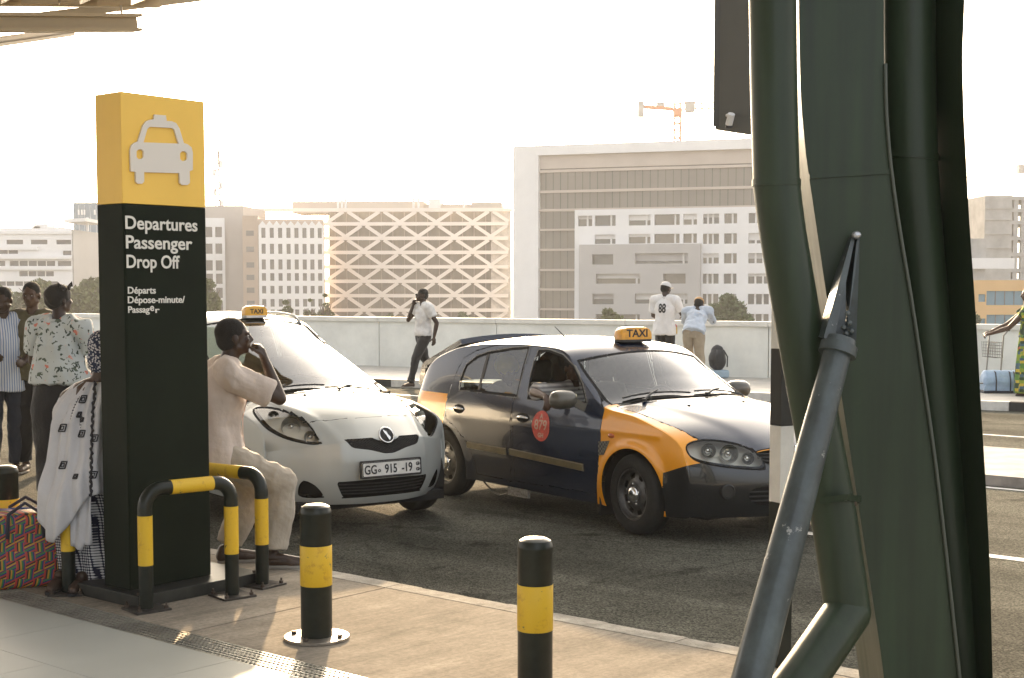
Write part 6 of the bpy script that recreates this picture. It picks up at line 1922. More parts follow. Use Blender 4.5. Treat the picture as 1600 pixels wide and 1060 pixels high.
MB().tube([(.01,-.06,.05),(.0,.06,.055)], .010, 10).build('bracket', m_white, cmr, smooth='auto')

# ================================================================== CANOPY (top left)
m_can = mat('canopy_paint', (.50,.40,.25), .5, var=.1, vs_=1)
m_can2 = mat('canopy_soffit', (.42,.33,.20), .6, var=.1, vs_=1)
YR = 14.0
def ibeam(mb, p0, p1, h, w, t=.02):
    p0 = Vector(p0); p1 = Vector(p1); up = Vector((0,0,1))
    mb.beam(p0+up*(h/2), p1+up*(h/2), w, t*1.5); mb.beam(p0-up*(h/2), p1-up*(h/2), w, t*1.5); mb.beam(p0, p1, t, h-t*1.5)
cn = thing('terminal_canopy', 'brown steel edge of the terminal canopy in the top left corner', 'canopy', tuple(W(0, 60, YR)))
O = Vector(cn.location)
def PC(u, v, Y): return W(u, v, Y) - O
mb = MB(); p0, p1 = PC(-420,34,YR-3.2), PC(214,36.5,YR); ibeam(mb, p0, p1, .135, .16); mb.build('edge_beam', m_can, cn)
mb = MB(); p0, p1 = PC(-400,120,9), PC(110,50,YR+.6); ibeam(mb, p0, p1, .05, .10); mb.build('lower_beam', m_can, cn)
mb = MB(); p0, p1 = PC(-300,70,YR+2.5), PC(330,-6,YR+9); mb.beam(p0, p1, .4, .12); mb.build('cross_beam', m_can2, cn)
V = [PC(-500,30,10), PC(205,26,YR+.15), PC(330,-8,YR+8), PC(60,-60,YR+12), PC(-500,-60,YR+4)]
# slatted roof deck with open slots
q00, q10, q11, q01 = PC(-420,22,YR-3), PC(206,23,YR+.2), PC(330,-30,YR+9), PC(-260,-40,YR+9)
nb = 9
for i in range(nb):
    if i in (3, 6): pass
    t0, t1 = i/nb+.004, (i+(.55 if i in (1,3,5,7) else .985))/nb
    a = q00.lerp(q10, t0); b_ = q00.lerp(q10, t1); c = q01.lerp(q11, t1); d = q01.lerp(q11, t0)
    MB().add([tuple(x+Vector((0,0,.09))) for x in (a,b_,c,d)] + [tuple(x+Vector((0,0,.17))) for x in (a,b_,c,d)], [(0,1,2,3),(7,6,5,4),(0,4,5,1),(1,5,6,2),(2,6,7,3),(3,7,4,0)]).build('soffit_panel', m_can2, cn)
for k in range(1, 4):
    a = q00.lerp(q01, k/4); b_ = q10.lerp(q11, k/4); mb = MB(); ibeam(mb, a+Vector((0,0,.02)), b_+Vector((0,0,.02)), .12, .10); mb.build('purlin', m_can, cn)
mb = MB(); mb.tube([PC(188,3,YR+.3), PC(191,24,YR+.2)], .012, 8); mb.build('hanger_rod', m_white, cn)
# the rest of the canopy, back over the forecourt: deck panels on beams
ov = thing('forecourt_roof', 'steel roof over the forecourt, continuing from the canopy corner', 'roof', (-9, -2, 5.55))
for i in range(10):
    y0 = -16 + i*2.9
    MB().box(-7, 8.2, y0+4, y0+4+(2.3 if i % 3 else 2.86), .16, .24).build('deck_panel', m_can2, ov)
for x in (-6.5,-3.5,-.5,2.5,5.4,8.1): 
    mb = MB(); ibeam(mb, (x,-14,0), (x,16.8,0), .30, .22); mb.build('roof_beam', m_can, ov)
for y in (-10,-4,2,8,12,16.6): 
    mb = MB(); ibeam(mb, (-7,y,-.30), (8.2,y,-.30), .24, .2); mb.build('cross_beam', m_can, ov)
# ================================================================== PEOPLE
def remesh(mb, voxel, smooth=6, fac=.5):
    me = mb.mesh('blob'); ob = bpy.data.objects.new('blob', me); COL.objects.link(ob)
    md = ob.modifiers.new('r', 'REMESH'); md.mode = 'VOXEL'; md.voxel_size = voxel; md.adaptivity = 0
    if smooth: m2 = ob.modifiers.new('s', 'SMOOTH'); m2.iterations = smooth; m2.factor = fac
    out = eval_mesh(ob); bpy.data.objects.remove(ob)
    return out
def capsule(mb, p0, p1, r0, r1, seg=14):
    """tapered limb with rounded ends"""
    p0 = Vector(p0); p1 = Vector(p1); d = (p1-p0); L_ = d.length
    if L_ < 1e-5: mb.ell(p0, (r0,)*3); return
    d.normalize()
    path = []; rad = []
    for k in range(5): a = R(90*k/4); path.append(p0 - d*(r0*math.cos(a))*1.0); rad.append(max(1e-4, r0*math.sin(a)))
    for t in (.33,.66): path.append(p0.lerp(p1, t)); rad.append(r0+(r1-r0)*t)
    for k in range(5): a = R(90*(4-k)/4); path.append(p1 + d*(r1*math.cos(a))); rad.append(max(1e-4, r1*math.sin(a)))
    mb.tube(path, rad, seg, flat=1)
def otube(mb, pts, rads, side, seg=20):
    """oval trunk: rads are (along side, across)"""
    mb.tube(pts, rads, seg, side=side, flat=1)
def chain(mb, pts, rads):
    for i in range(len(pts)-1): capsule(mb, pts[i], pts[i+1], rads[i], rads[i+1])
def lerp(a, b, t): return Vector(a).lerp(Vector(b), t)
def hand(mb, wrist, elbow, aim, palm_n, s=1.0, curl=.5, side=1):
    """palm, four unequal bent fingers and a thumb; aim = direction of the fingers, palm_n = out of the palm"""
    w = Vector(wrist); a = Vector(aim).normalized(); n = Vector(palm_n); n = (n - a*n.dot(a)).normalized(); x = a.cross(n)*side
    c = w + a*.045*s
    M3 = Matrix((x, a, n)).transposed()
    mb.ell(c, (.040*s,.052*s,.016*s), M3, 12, 8)
    capsule(mb, w, c, .024*s, .026*s)
    for i, (dx, ln) in enumerate(((-.030,.062),(-.010,.074),(.011,.078),(.031,.068))):
        k = w + x*(dx*s) + a*(.086 - .006*abs(i-1.7))*s
        p = k; dcur = a.copy(); ang = 0
        for j, f in enumerate((.42,.33,.25)):
            ang += curl*(.9 if j == 0 else 1.0)
            dcur = (a*math.cos(ang) + n*math.sin(ang))
            q = p + dcur*(ln*f*s); capsule(mb, p, q, (.0095-.0008*j)*s, (.0088-.0008*j)*s, 8); p = q
    t0 = w + x*(.028*s) + a*.022*s; t1 = t0 + (x*.6 + a*.65 + n*.35).normalized()*.042*s; t2 = t1 + (x*.1 + a*.8 + n*.55).normalized()*.032*s
    capsule(mb, t0, t1, .0125*s, .011*s, 8); capsule(mb, t1, t2, .011*s, .009*s, 8)
def head_prims(mb, c, rotm, s=1.0, jaw=1.0):
    """skull, jaw, brow, nose, lips, chin and ears about the head centre; +Y is where the face looks"""
    def P(x, y, z): return Vector(c) + rotm @ Vector((x*s, y*s, z*s))
    mb.ell(P(0,-.012,.030), (.074*s,.094*s,.088*s), rotm, 20, 14)
    mb.ell(P(0,.020,-.030), (.060*s,.066*s,.078*s), rotm, 18, 12)
    mb.ell(P(0,.052,-.082), (.030*s*jaw,.024*s,.022*s), rotm, 12, 8)
    for sx in (-1, 1):
        capsule(mb, P(sx*.052,-.005,-.055), P(sx*.018,.056,-.086), .020*s, .016*s, 8)
        mb.ell(P(sx*.036,.062,-.018), (.026*s,.018*s,.020*s), rotm, 10, 8)
        capsule(mb, P(sx*.012,.082,.022), P(sx*.048,.066,.020), .010*s, .009*s, 8)
        mb.ell(P(sx*.078,-.012,-.008), (.009*s,.019*s,.030*s), rotm, 10, 8)
        mb.ell(P(sx*.013,.092,-.034), (.010*s,.010*s,.008*s), rotm, 8, 6)
    capsule(mb, P(0,.084,.014), P(0,.103,-.026), .009*s, .013*s, 10)
    capsule(mb, P(-.020,.080,-.054), P(.020,.080,-.054), .008*s, .008*s, 8); capsule(mb, P(0,.085,-.054), P(0,.084,-.055), .009*s, .009*s, 8)
    capsule(mb, P(-.017,.077,-.066), P(.017,.077,-.066), .009*s, .009*s, 8)
SKIN = [mat('skin_deep', (.040,.022,.014), .45, var=.12, vs_=18, bump=.06, bs=160), mat('skin_brown', (.075,.040,.024), .45, var=.12, vs_=18, bump=.06, bs=160)]
m_hair = mat('hair_black', (.010,.009,.008), .85, bump=.9, bs=160)
m_eye = mat('eye_white', (.55,.52,.48), .25)
m_pupil = mat('pupil', (.01,.008,.006), .15)
def cloth(name, col, **k):
    kk = dict(rough=.85, var=.12, vs_=9, bump=.55, bs=34, sheen=.15); kk.update(k)
    return mat(name, col, **kk)
def folds(me, amp, freq, zr=None, seed=0, dirv=(0,0,1)):
    co = np.zeros(len(me.vertices)*3); me.vertices.foreach_get('co', co); co = co.reshape(-1,3)
    no = np.zeros(len(me.vertices)*3); me.vertices.foreach_get('normal', no); no = no.reshape(-1,3)
    g = np.random.default_rng(seed)
    d = np.zeros(len(co))
    for k in range(7):
        ax = g.normal(size=3); ax[2] *= .55; ax /= np.linalg.norm(ax)
        f = freq*(.6+1.1*g.random()); ph = g.random()*6.28
        w = np.sin(co @ g.normal(size=3)*5 + ph)
        d += np.sin(co @ ax*f + ph + 1.4*w)
    d = -np.abs(d/3.2)**1.2 + .72
    co += no*(amp*d)[:,None]
    me.vertices.foreach_set('co', co.ravel()); me.update()
    return me
def setm(me, m):
    me.materials.clear(); me.materials.append(m); me.polygons.foreach_set('use_smooth', [True]*len(me.polygons)); return me
def shoe(parent, heel, toe, m, sole, s=1.0):
    heel = Vector(heel); toe = Vector(toe); d = (toe-heel); L_ = d.length; d.normalize(); up = Vector((0,0,1)); x = d.cross(up).normalized()
    mb = MB(); capsule(mb, heel+up*.042, heel.lerp(toe,.45)+up*.045, .036*s, .038*s); capsule(mb, heel.lerp(toe,.45)+up*.042, toe+up*.028-d*.03, .038*s, .026*s)
    capsule(mb, heel.lerp(toe,.62)+up*.034+x*.012, toe+up*.026-d*.035+x*.008, .032*s, .026*s); capsule(mb, heel+up*.05, heel+up*.085+d*.01, .036*s,.034*s)
    me = remesh(mb, .008, 3)
    for v in me.vertices: v.co.z = max(v.co.z, min(heel.z, toe.z)+.012)
    o = link('shoe', setm(me, m), parent)
    V = []; n = 14
    for k in range(n):
        a = 2*math.pi*k/n; t = .5+.5*math.cos(a)*-1; V.append(heel.lerp(toe, .5) + d*(L_*.5+.03)*math.cos(a) + x*(.043*math.sin(a)))
    mb = MB(); zz = min(heel.z, toe.z)
    mb.add([(v.x, v.y, zz+.001) for v in V] + [(v.x, v.y, zz+.020) for v in V], [tuple(range(n-1,-1,-1)), tuple(range(n, 2*n))] + [(k, (k+1)%n, n+(k+1)%n, n+k) for k in range(n)])
    mb.build('sole', sole, o, bevel=.004)
    return o

def person(label, loc, rz, J, skin=0, s=1.0, voxel=.009, shirt=None, trousers=None, shoes=None, hair='short', group=None, sleeve=.62, shirt_len=.10,
           hands=True, headrot=(0,0,0), eyes=False, extra=None, wear=None, loose=1.0, tloose=1.0, belly=1.0):
    """J: joints in the person's own frame (x = their right, y = forward, z = up), metres"""
    t = thing('person', label, 'person', tuple(loc), rz, group)
    K = dict(pel=(0,0,.95), chest=(0,.005,1.28), neck=(0,0,1.47), head=(0,.03,1.63),
             shr=(.185,0,1.42), shl=(-.185,0,1.42), elr=(.23,-.02,1.13), ell=(-.23,-.02,1.13), wrr=(.24,.06,.88), wrl=(-.24,.06,.88),
             hpr=(.085,0,.92), hpl=(-.085,0,.92), knr=(.095,.02,.50), knl=(-.095,.02,.50), anr=(.10,-.02,.09), anl=(-.10,-.02,.09),
             hr=(0,0,-1), hl=(0,0,-1), pr=(-1,0,0), pl=(1,0,0), cr=.35, cl=.35, tr=None, tl=None, side=(1,0,0))
    K.update(J); K = {k: (Vector(v) if isinstance(v, tuple) else v) for k, v in K.items()}
    for k in list(K):
        if isinstance(K[k], Vector) and k not in ('hr','hl','pr','pl','side'): K[k] = K[k]*s
    Q = lambda r: r*s
    sd = K['side']
    # ---- body
    mb = MB()
    hr = Euler(headrot).to_matrix()
    head_prims(mb, K['head'], hr, s)
    capsule(mb, K['neck'] - Vector((0,0,Q(.03))), K['head'] + hr @ Vector((0,-.015,-.05)), Q(.058), Q(.054))
    mid = lerp(K['pel'], K['chest'], .5)
    otube(mb, [K['pel']-Vector((0,0,Q(.09))), K['pel'], mid, K['chest'], lerp(K['chest'],K['neck'],.55), K['neck']],
          [(Q(.09),Q(.07)),(Q(.155),Q(.105)),(Q(.135),Q(.098*belly)),(Q(.165),Q(.112)),(Q(.14),Q(.085)),(Q(.06),Q(.055))], sd)
    for a in ('r','l'):
        chain(mb, [lerp(K['neck'],K['sh'+a],.35), K['sh'+a], K['el'+a]], [Q(.055),Q(.058),Q(.040)])
        capsule(mb, K['el'+a], lerp(K['el'+a],K['wr'+a],.35), Q(.041), Q(.040)); capsule(mb, lerp(K['el'+a],K['wr'+a],.35), K['wr'+a], Q(.040), Q(.025))
        if hands: hand(mb, K['wr'+a], K['el'+a], K['h'+a], K['p'+a], s*1.02, K['c'+a], 1 if a == 'r' else -1)
        chain(mb, [K['hp'+a], K['kn'+a]], [Q(.082),Q(.054)]); capsule(mb, K['kn'+a], lerp(K['kn'+a],K['an'+a],.35), Q(.052),Q(.052)); capsule(mb, lerp(K['kn'+a],K['an'+a],.35), K['an'+a], Q(.050), Q(.033))
        to = K['t'+a] or K['an'+a] + Vector((0,Q(.16),-Q(.05)))
        if isinstance(to, tuple): to = Vector(to)
        capsule(mb, K['an'+a]-Vector((0,Q(.02),Q(.04))), to, Q(.032), Q(.024))
    body = link('body', setm(remesh(mb, voxel, 4), SKIN[skin]), t)
    if eyes:
        for sx in (-1, 1):
            p = K['head'] + hr @ Vector((sx*.030*s,.074*s,.000)); e = MB(); e.ell(p, (.0105*s,.009*s,.0055*s), hr, 10, 8); eo = e.build('eye', m_eye, t, smooth=True)
            e = MB(); e.ell(p + hr @ Vector((0,.0085*s,0)), (.0056*s,.0045*s,.0055*s), hr, 8, 6); e.build('pupil', m_pupil, eo, smooth=True)
    if hair == 'short':
        mb = MB(); mb.ell(K['head'] + hr @ Vector((0,-.020*s,.040*s)), (.079*s,.096*s,.084*s), hr, 20, 14); mb.ell(K['head'] + hr @ Vector((0,-.045*s,.0*s)), (.073*s,.068*s,.080*s), hr, 16, 10)
        me = remesh(mb, .008, 2); folds(me, .002, 90, seed=3)
        link('hair', setm(me, m_hair), t)
    # ---- shirt
    out = {'thing': t, 'K': K, 'body': body}
    if shirt:
        mb = MB(); up = Vector((0,0,1)); lo_ = loose
        bot = K['pel'] - (K['chest']-K['pel']).normalized()*Q(shirt_len) if shirt_len > -.2 else lerp(K['pel'],K['chest'],.35)
        rr = [(Q(.192*lo_),Q(.146*lo_)),(Q(.184*lo_),Q(.138*lo_)),(Q(.152*lo_),Q(.118*lo_*belly)),(Q(.182),Q(.130*lo_)),(Q(.160),Q(.100)),(Q(.082),Q(.072))]
        pts = [bot, lerp(bot,K['chest'],.3), lerp(bot,K['chest'],.62), K['chest'], lerp(K['chest'],K['neck'],.60), lerp(K['chest'],K['neck'],.92)]
        otube(mb, pts, rr, sd)
        for a in ('r','l'):
            end = lerp(K['sh'+a], K['el'+a], sleeve) if sleeve <= 1 else lerp(K['el'+a], K['wr'+a], sleeve-1)
            capsule(mb, lerp(K['neck'],K['sh'+a],.45), K['sh'+a], Q(.076), Q(.084))
            # sleeve with a flat open end
            if sleeve <= 1: mb.tube([K['sh'+a], end], [Q(.084),Q(.076)], 16)
            else: chain(mb, [K['sh'+a], K['el'+a]], [Q(.064), Q(.052)]); mb.tube([K['el'+a], end], [Q(.052), Q(.044)], 14)
        me = remesh(mb, voxel, 5); folds(me, .019*s, 22, seed=len(label)); folds(me, .004*s, 52, seed=len(label)+2)
        o = link('shirt', setm(me, shirt), t); out['shirt'] = o
        mb = MB(); cpts = []
        nk = lerp(K['chest'],K['neck'],.95)
        for k in range(21):
            a = 2*math.pi*k/20; cpts.append(nk + Vector((Q(.068)*math.cos(a), Q(.062)*math.sin(a), Q(.012)*math.cos(a*1) * 0 + Q(-.016)*math.sin(a))))
        mb.tube(cpts, Q(.013), 6, caps=False); mb.build('collar', shirt, o, smooth=True)
    # ---- trousers
    if trousers:
        mb = MB(); tl = tloose
        otube(mb, [K['pel']-Vector((0,0,Q(.10))), K['pel'], K['pel']+ (K['chest']-K['pel']).normalized()*Q(.09)], [(Q(.12),Q(.10)),(Q(.165),Q(.118)),(Q(.150),Q(.108))], sd)
        for a in ('r','l'):
            kn, an, hp = K['kn'+a], K['an'+a], K['hp'+a]
            chain(mb, [hp, kn], [Q(.098), Q(.068*tl)])
            hem = an + (kn-an).normalized()*Q(.015)
            capsule(mb, kn, lerp(kn,hem,.4), Q(.067*tl), Q(.064*tl)); mb.tube([lerp(kn,hem,.38), lerp(kn,hem,.7), hem], [Q(.064*tl),Q(.059*tl),Q(.060*tl)], 16, flat=1)
        me = remesh(mb, voxel, 5); folds(me, .017*s, 20, seed=len(label)+5); folds(me, .004*s, 46, seed=len(label)+7)
        out['trousers'] = link('trousers', setm(me, trousers), t)
    if shoes:
        for a in ('r','l'):
            an = K['an'+a]; to = K['t'+a]
            if to is None: to = Vector((an.x, an.y+Q(.19), an.z-Q(.085)))
            elif isinstance(to, tuple): to = Vector(to)
            he = Vector((an.x, an.y, 0)) - (Vector((to.x,to.y,0))-Vector((an.x,an.y,0))).normalized()*Q(.045); he.z = an.z-Q(.085)
            shoe(t, he, to, shoes, mat('sole_pale',(.30,.28,.25),.7), s)
    return out
def facing(p, toward):       # rotation so that +Y looks along 'toward'
    return math.atan2(-toward.x, toward.y)
# body frame: x = right hand side, y = forward.  headings in the world: angle 0 looks away from the camera
def rza(deg): return R(-deg)     # deg clockwise seen from above: 0 = away from the camera, 90 = to the right of the picture

# ---- 1 walking man with a phone
m_wsh = cloth('white_cotton', (.66,.65,.63)); m_blkt = cloth('black_trousers', (.012,.012,.013), var=.2); m_dshoe = mat('shoe_brown', (.06,.035,.02), .5)
p = G(662, 607, 0)
w = person('man in a white polo shirt and black trousers walking with a phone at his ear', (p.x, p.y, 0), rza(-122),
   dict(pel=(0,.0,.95), chest=(0,.01,1.27), neck=(0,.0,1.46), head=(0,.025,1.63), anr=(.09,-.36,.20), knr=(.09,-.06,.53), tr=(.09,-.24,.03), anl=(-.08,.30,.115), knl=(-.085,.21,.52), tl=(-.08,.47,.04),
        shr=(.185,.02,1.42), elr=(.24,.17,1.20), wrr=(.135,.13,1.46), hr=(-.3,-.1,.9), pr=(-1,-.1,0), cr=.7,
        ell=(-.25,-.13,1.15), wrl=(-.22,-.09,.90)), s=1.06, shirt=m_wsh, trousers=m_blkt, shoes=m_dshoe, headrot=(0,0,R(-12)), sleeve=.55, shirt_len=.02)
ph = thing('phone', 'dark mobile phone held to the ear of the walking man', 'phone', tuple(w['thing'].matrix_basis @ Vector((0,0,0))), 0)
Mw_ = Matrix.Translation(w['thing'].location) @ Matrix.Rotation(rza(-122), 4, 'Z')
q = Mw_ @ (Vector((.105,.055,1.60))*1.06); ph.location = q; ph.rotation_euler = (R(-15), 0, rza(-122))
MB().box(-.005,.005,-.035,.035,-.07,.07).build('case', m_ink, ph, bevel=.004); MB().box(-.0065,-.0052,-.031,.031,-.064,.064).build('screen', mat('phone_glass',(.02,.02,.025),.1), ph)

# ---- 2 man numbered 88, back to us, at the parapet
p = G(1036, 596, .13); 
j88 = mat('jersey_white', (.68,.67,.66), .8, var=.06, vs_=6, bump=.2, bs=120)
N, L, B = nodes(j88)
o88 = person('man in a white jersey numbered 88 and white cap at the parapet', (p.x, p.y-.25, .13), rza(24),
   dict(elr=(.27,.10,1.19), wrr=(.22,.34,1.13), hr=(-.2,1,0), pr=(0,0,-1), ell=(-.24,.08,1.16), wrl=(-.20,.30,1.10), hl=(.2,1,0), pl=(0,0,-1), head=(.0,.045,1.62)), s=1.06, shirt=j88, trousers=m_blkt, shoes=m_dshoe,
   hair='short', headrot=(R(-12),0,R(-22)), sleeve=.75, shirt_len=.12, loose=1.10)
def on_cloth(o, s_, size, xs, at, m, space=1.0, face=-1, nm='number_print', off=.006):
    """print lettering on the back (face=-1) or front of a garment"""
    me = text_mesh(s_, size, 0, size*.03, xs, 'CENTER', space)
    bm = bmesh.new(); bm.from_mesh(o.data); tree = BVHTree.FromBMesh(bm); bm.free()
    # text x runs to the wearer's right when seen from behind
    M = Matrix.Translation(at) @ (Matrix.Rotation(R(90),4,'X') if face < 0 else Matrix.Rotation(R(180),4,'Z') @ Matrix.Rotation(R(90),4,'X'))
    project(me, M, (0,-face,0), tree, off, 1.2); me.materials.clear(); me.materials.append(m)
    return link(nm, me, o)
on_cloth(o88['shirt'], '88', .215*1.06, .62, Vector((-.01,0,1.215*1.06)), m_ink)
tq = o88['thing']
def put(th, nm, mb, m, **k): return mb.build(nm, m, th, **k)
def arm_band(o, K, a, m, t0=.55, t1=.76, r=.072):
    q0 = lerp(K['sh'+a], K['el'+a], t0); q1 = lerp(K['sh'+a], K['el'+a], t1); MB().tube([q0, q1], [r, r*.97], 18, caps=False).build('sleeve_stripe', m, o, smooth=True)
K = o88['K']
mb = MB(); mb.add([( .150,-.06,.86),( .188,.0,.87),( .188,.01,1.12),(.165,-.055,1.14)],[(0,1,2,3)])
side_p = MB(); 
bm = bmesh.new(); bm.from_mesh(o88['shirt'].data); tr_ = BVHTree.FromBMesh(bm); bm.free()
me = shape_mesh([[(-.035,.86),(.05,.86),(.05,1.02),(-.035,1.02)]], 0); project(me, Matrix.Rotation(R(90),4,'Z') @ Matrix.Rotation(R(90),4,'X'), (-1,0,0), tr_, .005, 1.5); me.materials.clear(); me.materials.append(mat('print_yellow',(.60,.38,.04),.7)); link('side_panel_print', me, o88['shirt'])
me = shape_mesh([[(-.035,1.022),(.05,1.022),(.05,1.07),(-.035,1.07)]], 0); project(me, Matrix.Rotation(R(90),4,'Z') @ Matrix.Rotation(R(90),4,'X'), (-1,0,0), tr_, .005, 1.5); me.materials.clear(); me.materials.append(mat('print_red',(.50,.04,.04),.7)); link('side_panel_print', me, o88['shirt'])
def cap(th, K, hr, s, m):
    H = K['head']; mb = MB(); mb.ell(H + hr @ Vector((0,-.012*s,.052*s)), (.087*s,.104*s,.080*s), hr, 22, 14)
    mb.v = [tuple(v) for v in mb.v]
    me = remesh(mb, .007, 2)
    bm = bmesh.new(); bm.from_mesh(me); n = (hr @ Vector((0,.12,1))).normalized(); bmesh.ops.bisect_plane(bm, geom=bm.verts[:]+bm.edges[:]+bm.faces[:], plane_co=H + hr @ Vector((0,0,.035*s)), plane_no=n, clear_inner=True); bm.to_mesh(me); bm.free()
    o = link('cap', setm(me, m), th)
    V = []; n_ = 12
    for k in range(n_+1):
        a = math.pi*k/n_; V.append(H + hr @ Vector((.078*s*math.cos(a), .070*s + .085*s*math.sin(a), .044*s - .012*s*math.sin(a)**2)))
    mb = MB(); mb.add([tuple(v) for v in V] + [tuple(v + hr @ Vector((0,0,.006))) for v in V], [tuple(range(n_,-1,-1)), tuple(range(n_+1, 2*n_+2))] + [(k,k+1,n_+2+k,n_+1+k) for k in range(n_)] + [(n_,0,n_+1,2*n_+1)])
    mb.build('peak', m, o); return o
cap(tq, K, Euler((R(-12),0,R(-22))).to_matrix(), 1.06, mat('cap_white',(.62,.61,.60),.8))

# ---- 3 man leaning on the parapet, hooded cap
p = G(1079, 601, .13)
m_lb = cloth('pale_blue_cotton', (.46,.51,.58)); m_kh = cloth('khaki_cotton', (.34,.28,.20))
o3 = person('man in a pale blue shirt and khaki trousers leaning forward on the parapet', (p.x, p.y-.42, .13), rza(18),
   dict(pel=(0,-.05,.93), chest=(0,.20,1.16), neck=(0,.33,1.29), head=(0,.42,1.38), shr=(.19,.29,1.27), shl=(-.19,.29,1.27), elr=(.25,.42,1.10), ell=(-.25,.42,1.10), wrr=(.10,.55,1.15), wrl=(-.10,.55,1.15),
        hr=(-1,.4,0), hl=(1,.4,0), pr=(0,0,-1), pl=(0,0,-1), hpr=(.09,-.05,.90), hpl=(-.09,-.05,.90), knr=(.11,.0,.48), knl=(-.10,.04,.48), anr=(.12,-.06,.09), anl=(-.11,.02,.09)), s=1.04, shirt=m_lb, trousers=m_kh, shoes=m_dshoe,
   headrot=(R(-35),0,R(0)), sleeve=1.3, shirt_len=.06, loose=1.06, tloose=1.12)
cap(o3['thing'], o3['K'], Euler((R(-35),0,0)).to_matrix(), 1.06, mat('cap_orange',(.50,.30,.14),.8))

# ---- 4 seated man at the right hoop
m_cream = cloth('cream_cotton', (.56,.48,.42), var=.06); m_creamt = cloth('cream_trousers', (.39,.345,.28), var=.08)
sp = hB.location + Vector((0,0,0))
p4 = G(384, 890, .13); 
o4 = person('man in cream clothes sitting on the hoop barrier with fist at mouth', (p4.x-.175, p4.y+.10, .13), rza(72),
   dict(pel=(0,-.02,.70), chest=(0,.005,1.02), neck=(0,.045,1.21), head=(0,.10,1.375), shr=(.185,.05,1.165), shl=(-.185,.02,1.165),
        elr=(.20,.335,1.02), wrr=(.075,.265,1.255), hr=(-.30,-.25,.75), pr=(-.5,-.75,.1), cr=1.15,
        ell=(-.23,-.06,.90), wrl=(-.20,.04,.70), hl=(.1,.5,-.8), pl=(0,0,-1), cl=.5,
        hpr=(.10,.03,.66), hpl=(-.09,.03,.66), knr=(.15,.36,.50), knl=(-.10,.22,.47), anr=(.15,.29,.11), anl=(-.10,.06,.11), tr=(.20,.48,.035), tl=(-.10,.25,.035)),
   s=1.04, voxel=.0065, shirt=m_cream, trousers=m_creamt, shoes=None, headrot=(R(8),0,R(6)), eyes=True, sleeve=.80, shirt_len=.10, loose=1.14, tloose=1.32)
m_sand = mat('shoe_leather', (.05,.03,.02), .45, var=.3, vs_=20)
K = o4['K']
for a in ('r','l'):
    an, to = K['an'+a], K['t'+a]
    he = Vector((an.x, an.y, 0)) - (Vector((to.x,to.y,0))-Vector((an.x,an.y,0))).normalized()*.045; he.z = .0
    shoe(o4['thing'], he, Vector((to.x,to.y,0)), m_sand, mat('sole_pale',(.30,.28,.25),.7))
# open shirt front band with a pink edge, breast pocket
sb = o4['shirt']
bm = bmesh.new(); bm.from_mesh(sb.data); tr4 = BVHTree.FromBMesh(bm); bm.free()
me = shape_mesh([[(-.016,.72),(.016,.72),(.016,1.15),(-.016,1.15)]], 0); project(me, Matrix.Rotation(R(180),4,'Z') @ Matrix.Rotation(R(90),4,'X'), (0,-1,0), tr4, .006, 1.2); me.materials.clear(); me.materials.append(mat('placket_pink',(.60,.36,.27),.8)); link('placket', me, sb)

# ---- 5 woman in the floral shirt
m_flor = mat('floral_cotton', (.50,.56,.56), .85)
N, L, B = nodes(m_flor)
tc = N.new('ShaderNodeTexCoord')
def vor(scale, rnd=1.0, sc=(1,1,1), feat='F1', rot=(0,0,0)):
    mp = N.new('ShaderNodeMapping'); mp.inputs['Scale'].default_value = sc; mp.inputs['Rotation'].default_value = rot
    v = N.new('ShaderNodeTexVoronoi'); v.inputs['Scale'].default_value = scale; v.inputs['Randomness'].default_value = rnd; v.feature = feat
    nz = N.new('ShaderNodeTexNoise'); nz.inputs['Scale'].default_value = 14; ad = N.new('ShaderNodeMixRGB'); ad.inputs[0].default_value = .10
    L.new(tc.outputs['Object'], nz.inputs['Vector']); L.new(tc.outputs['Object'], ad.inputs[1]); L.new(nz.outputs['Color'], ad.inputs[2])
    L.new(ad.outputs[0], mp.inputs[0]); L.new(mp.outputs[0], v.inputs['Vector']); return v
def lt(sock, val):
    m = N.new('ShaderNodeMath'); m.operation = 'LESS_THAN'; m.inputs[1].default_value = val; L.new(sock, m.inputs[0]); return m.outputs[0]
cur = None
def layer(cur, fac, col):
    mx = N.new('ShaderNodeMixRGB'); L.new(fac, mx.inputs[0]); mx.inputs[2].default_value = (*col, 1)
    if cur is None: mx.inputs[1].default_value = (.52,.57,.57,1)
    else: L.new(cur, mx.inputs[1])
    return mx.outputs[0]
cur = layer(cur, lt(vor(11, 1, (1,1,2.6), rot=(.3,.8,0)).outputs['Distance'], .26), (.10,.13,.10))
cur = layer(cur, lt(vor(10, 1, (2.8,2.8,.9), rot=(.5,-.6,0)).outputs['Distance'], .24), (.05,.07,.06))
cur = layer(cur, lt(vor(9.5).outputs['Distance'], .18), (.62,.22,.16))
cur = layer(cur, lt(vor(13, 1, (1,1,1), rot=(1,1,0)).outputs['Distance'], .10), (.66,.44,.38))
L.new(cur, B.inputs['Base Color'])
p = G(98, 784, 0)
o5 = person('woman in a short sleeved floral shirt and long black skirt seen from behind', (p.x, p.y, 0), rza(12),
   dict(shr=(.20,0,1.42), shl=(-.20,0,1.42), elr=(.27,.10,1.16), wrr=(.20,.30,1.02), ell=(-.27,.06,1.14), wrl=(-.16,.28,1.02), hr=(-.2,1,.1), hl=(.2,1,.1), head=(0,.03,1.64)), s=1.075, shirt=m_flor, trousers=None, shoes=None,
   hair='none', headrot=(R(4),0,R(-28)), sleeve=.72, shirt_len=-.02, loose=1.36)
K = o5['K']; hr5 = Euler((R(4),0,R(-28))).to_matrix()
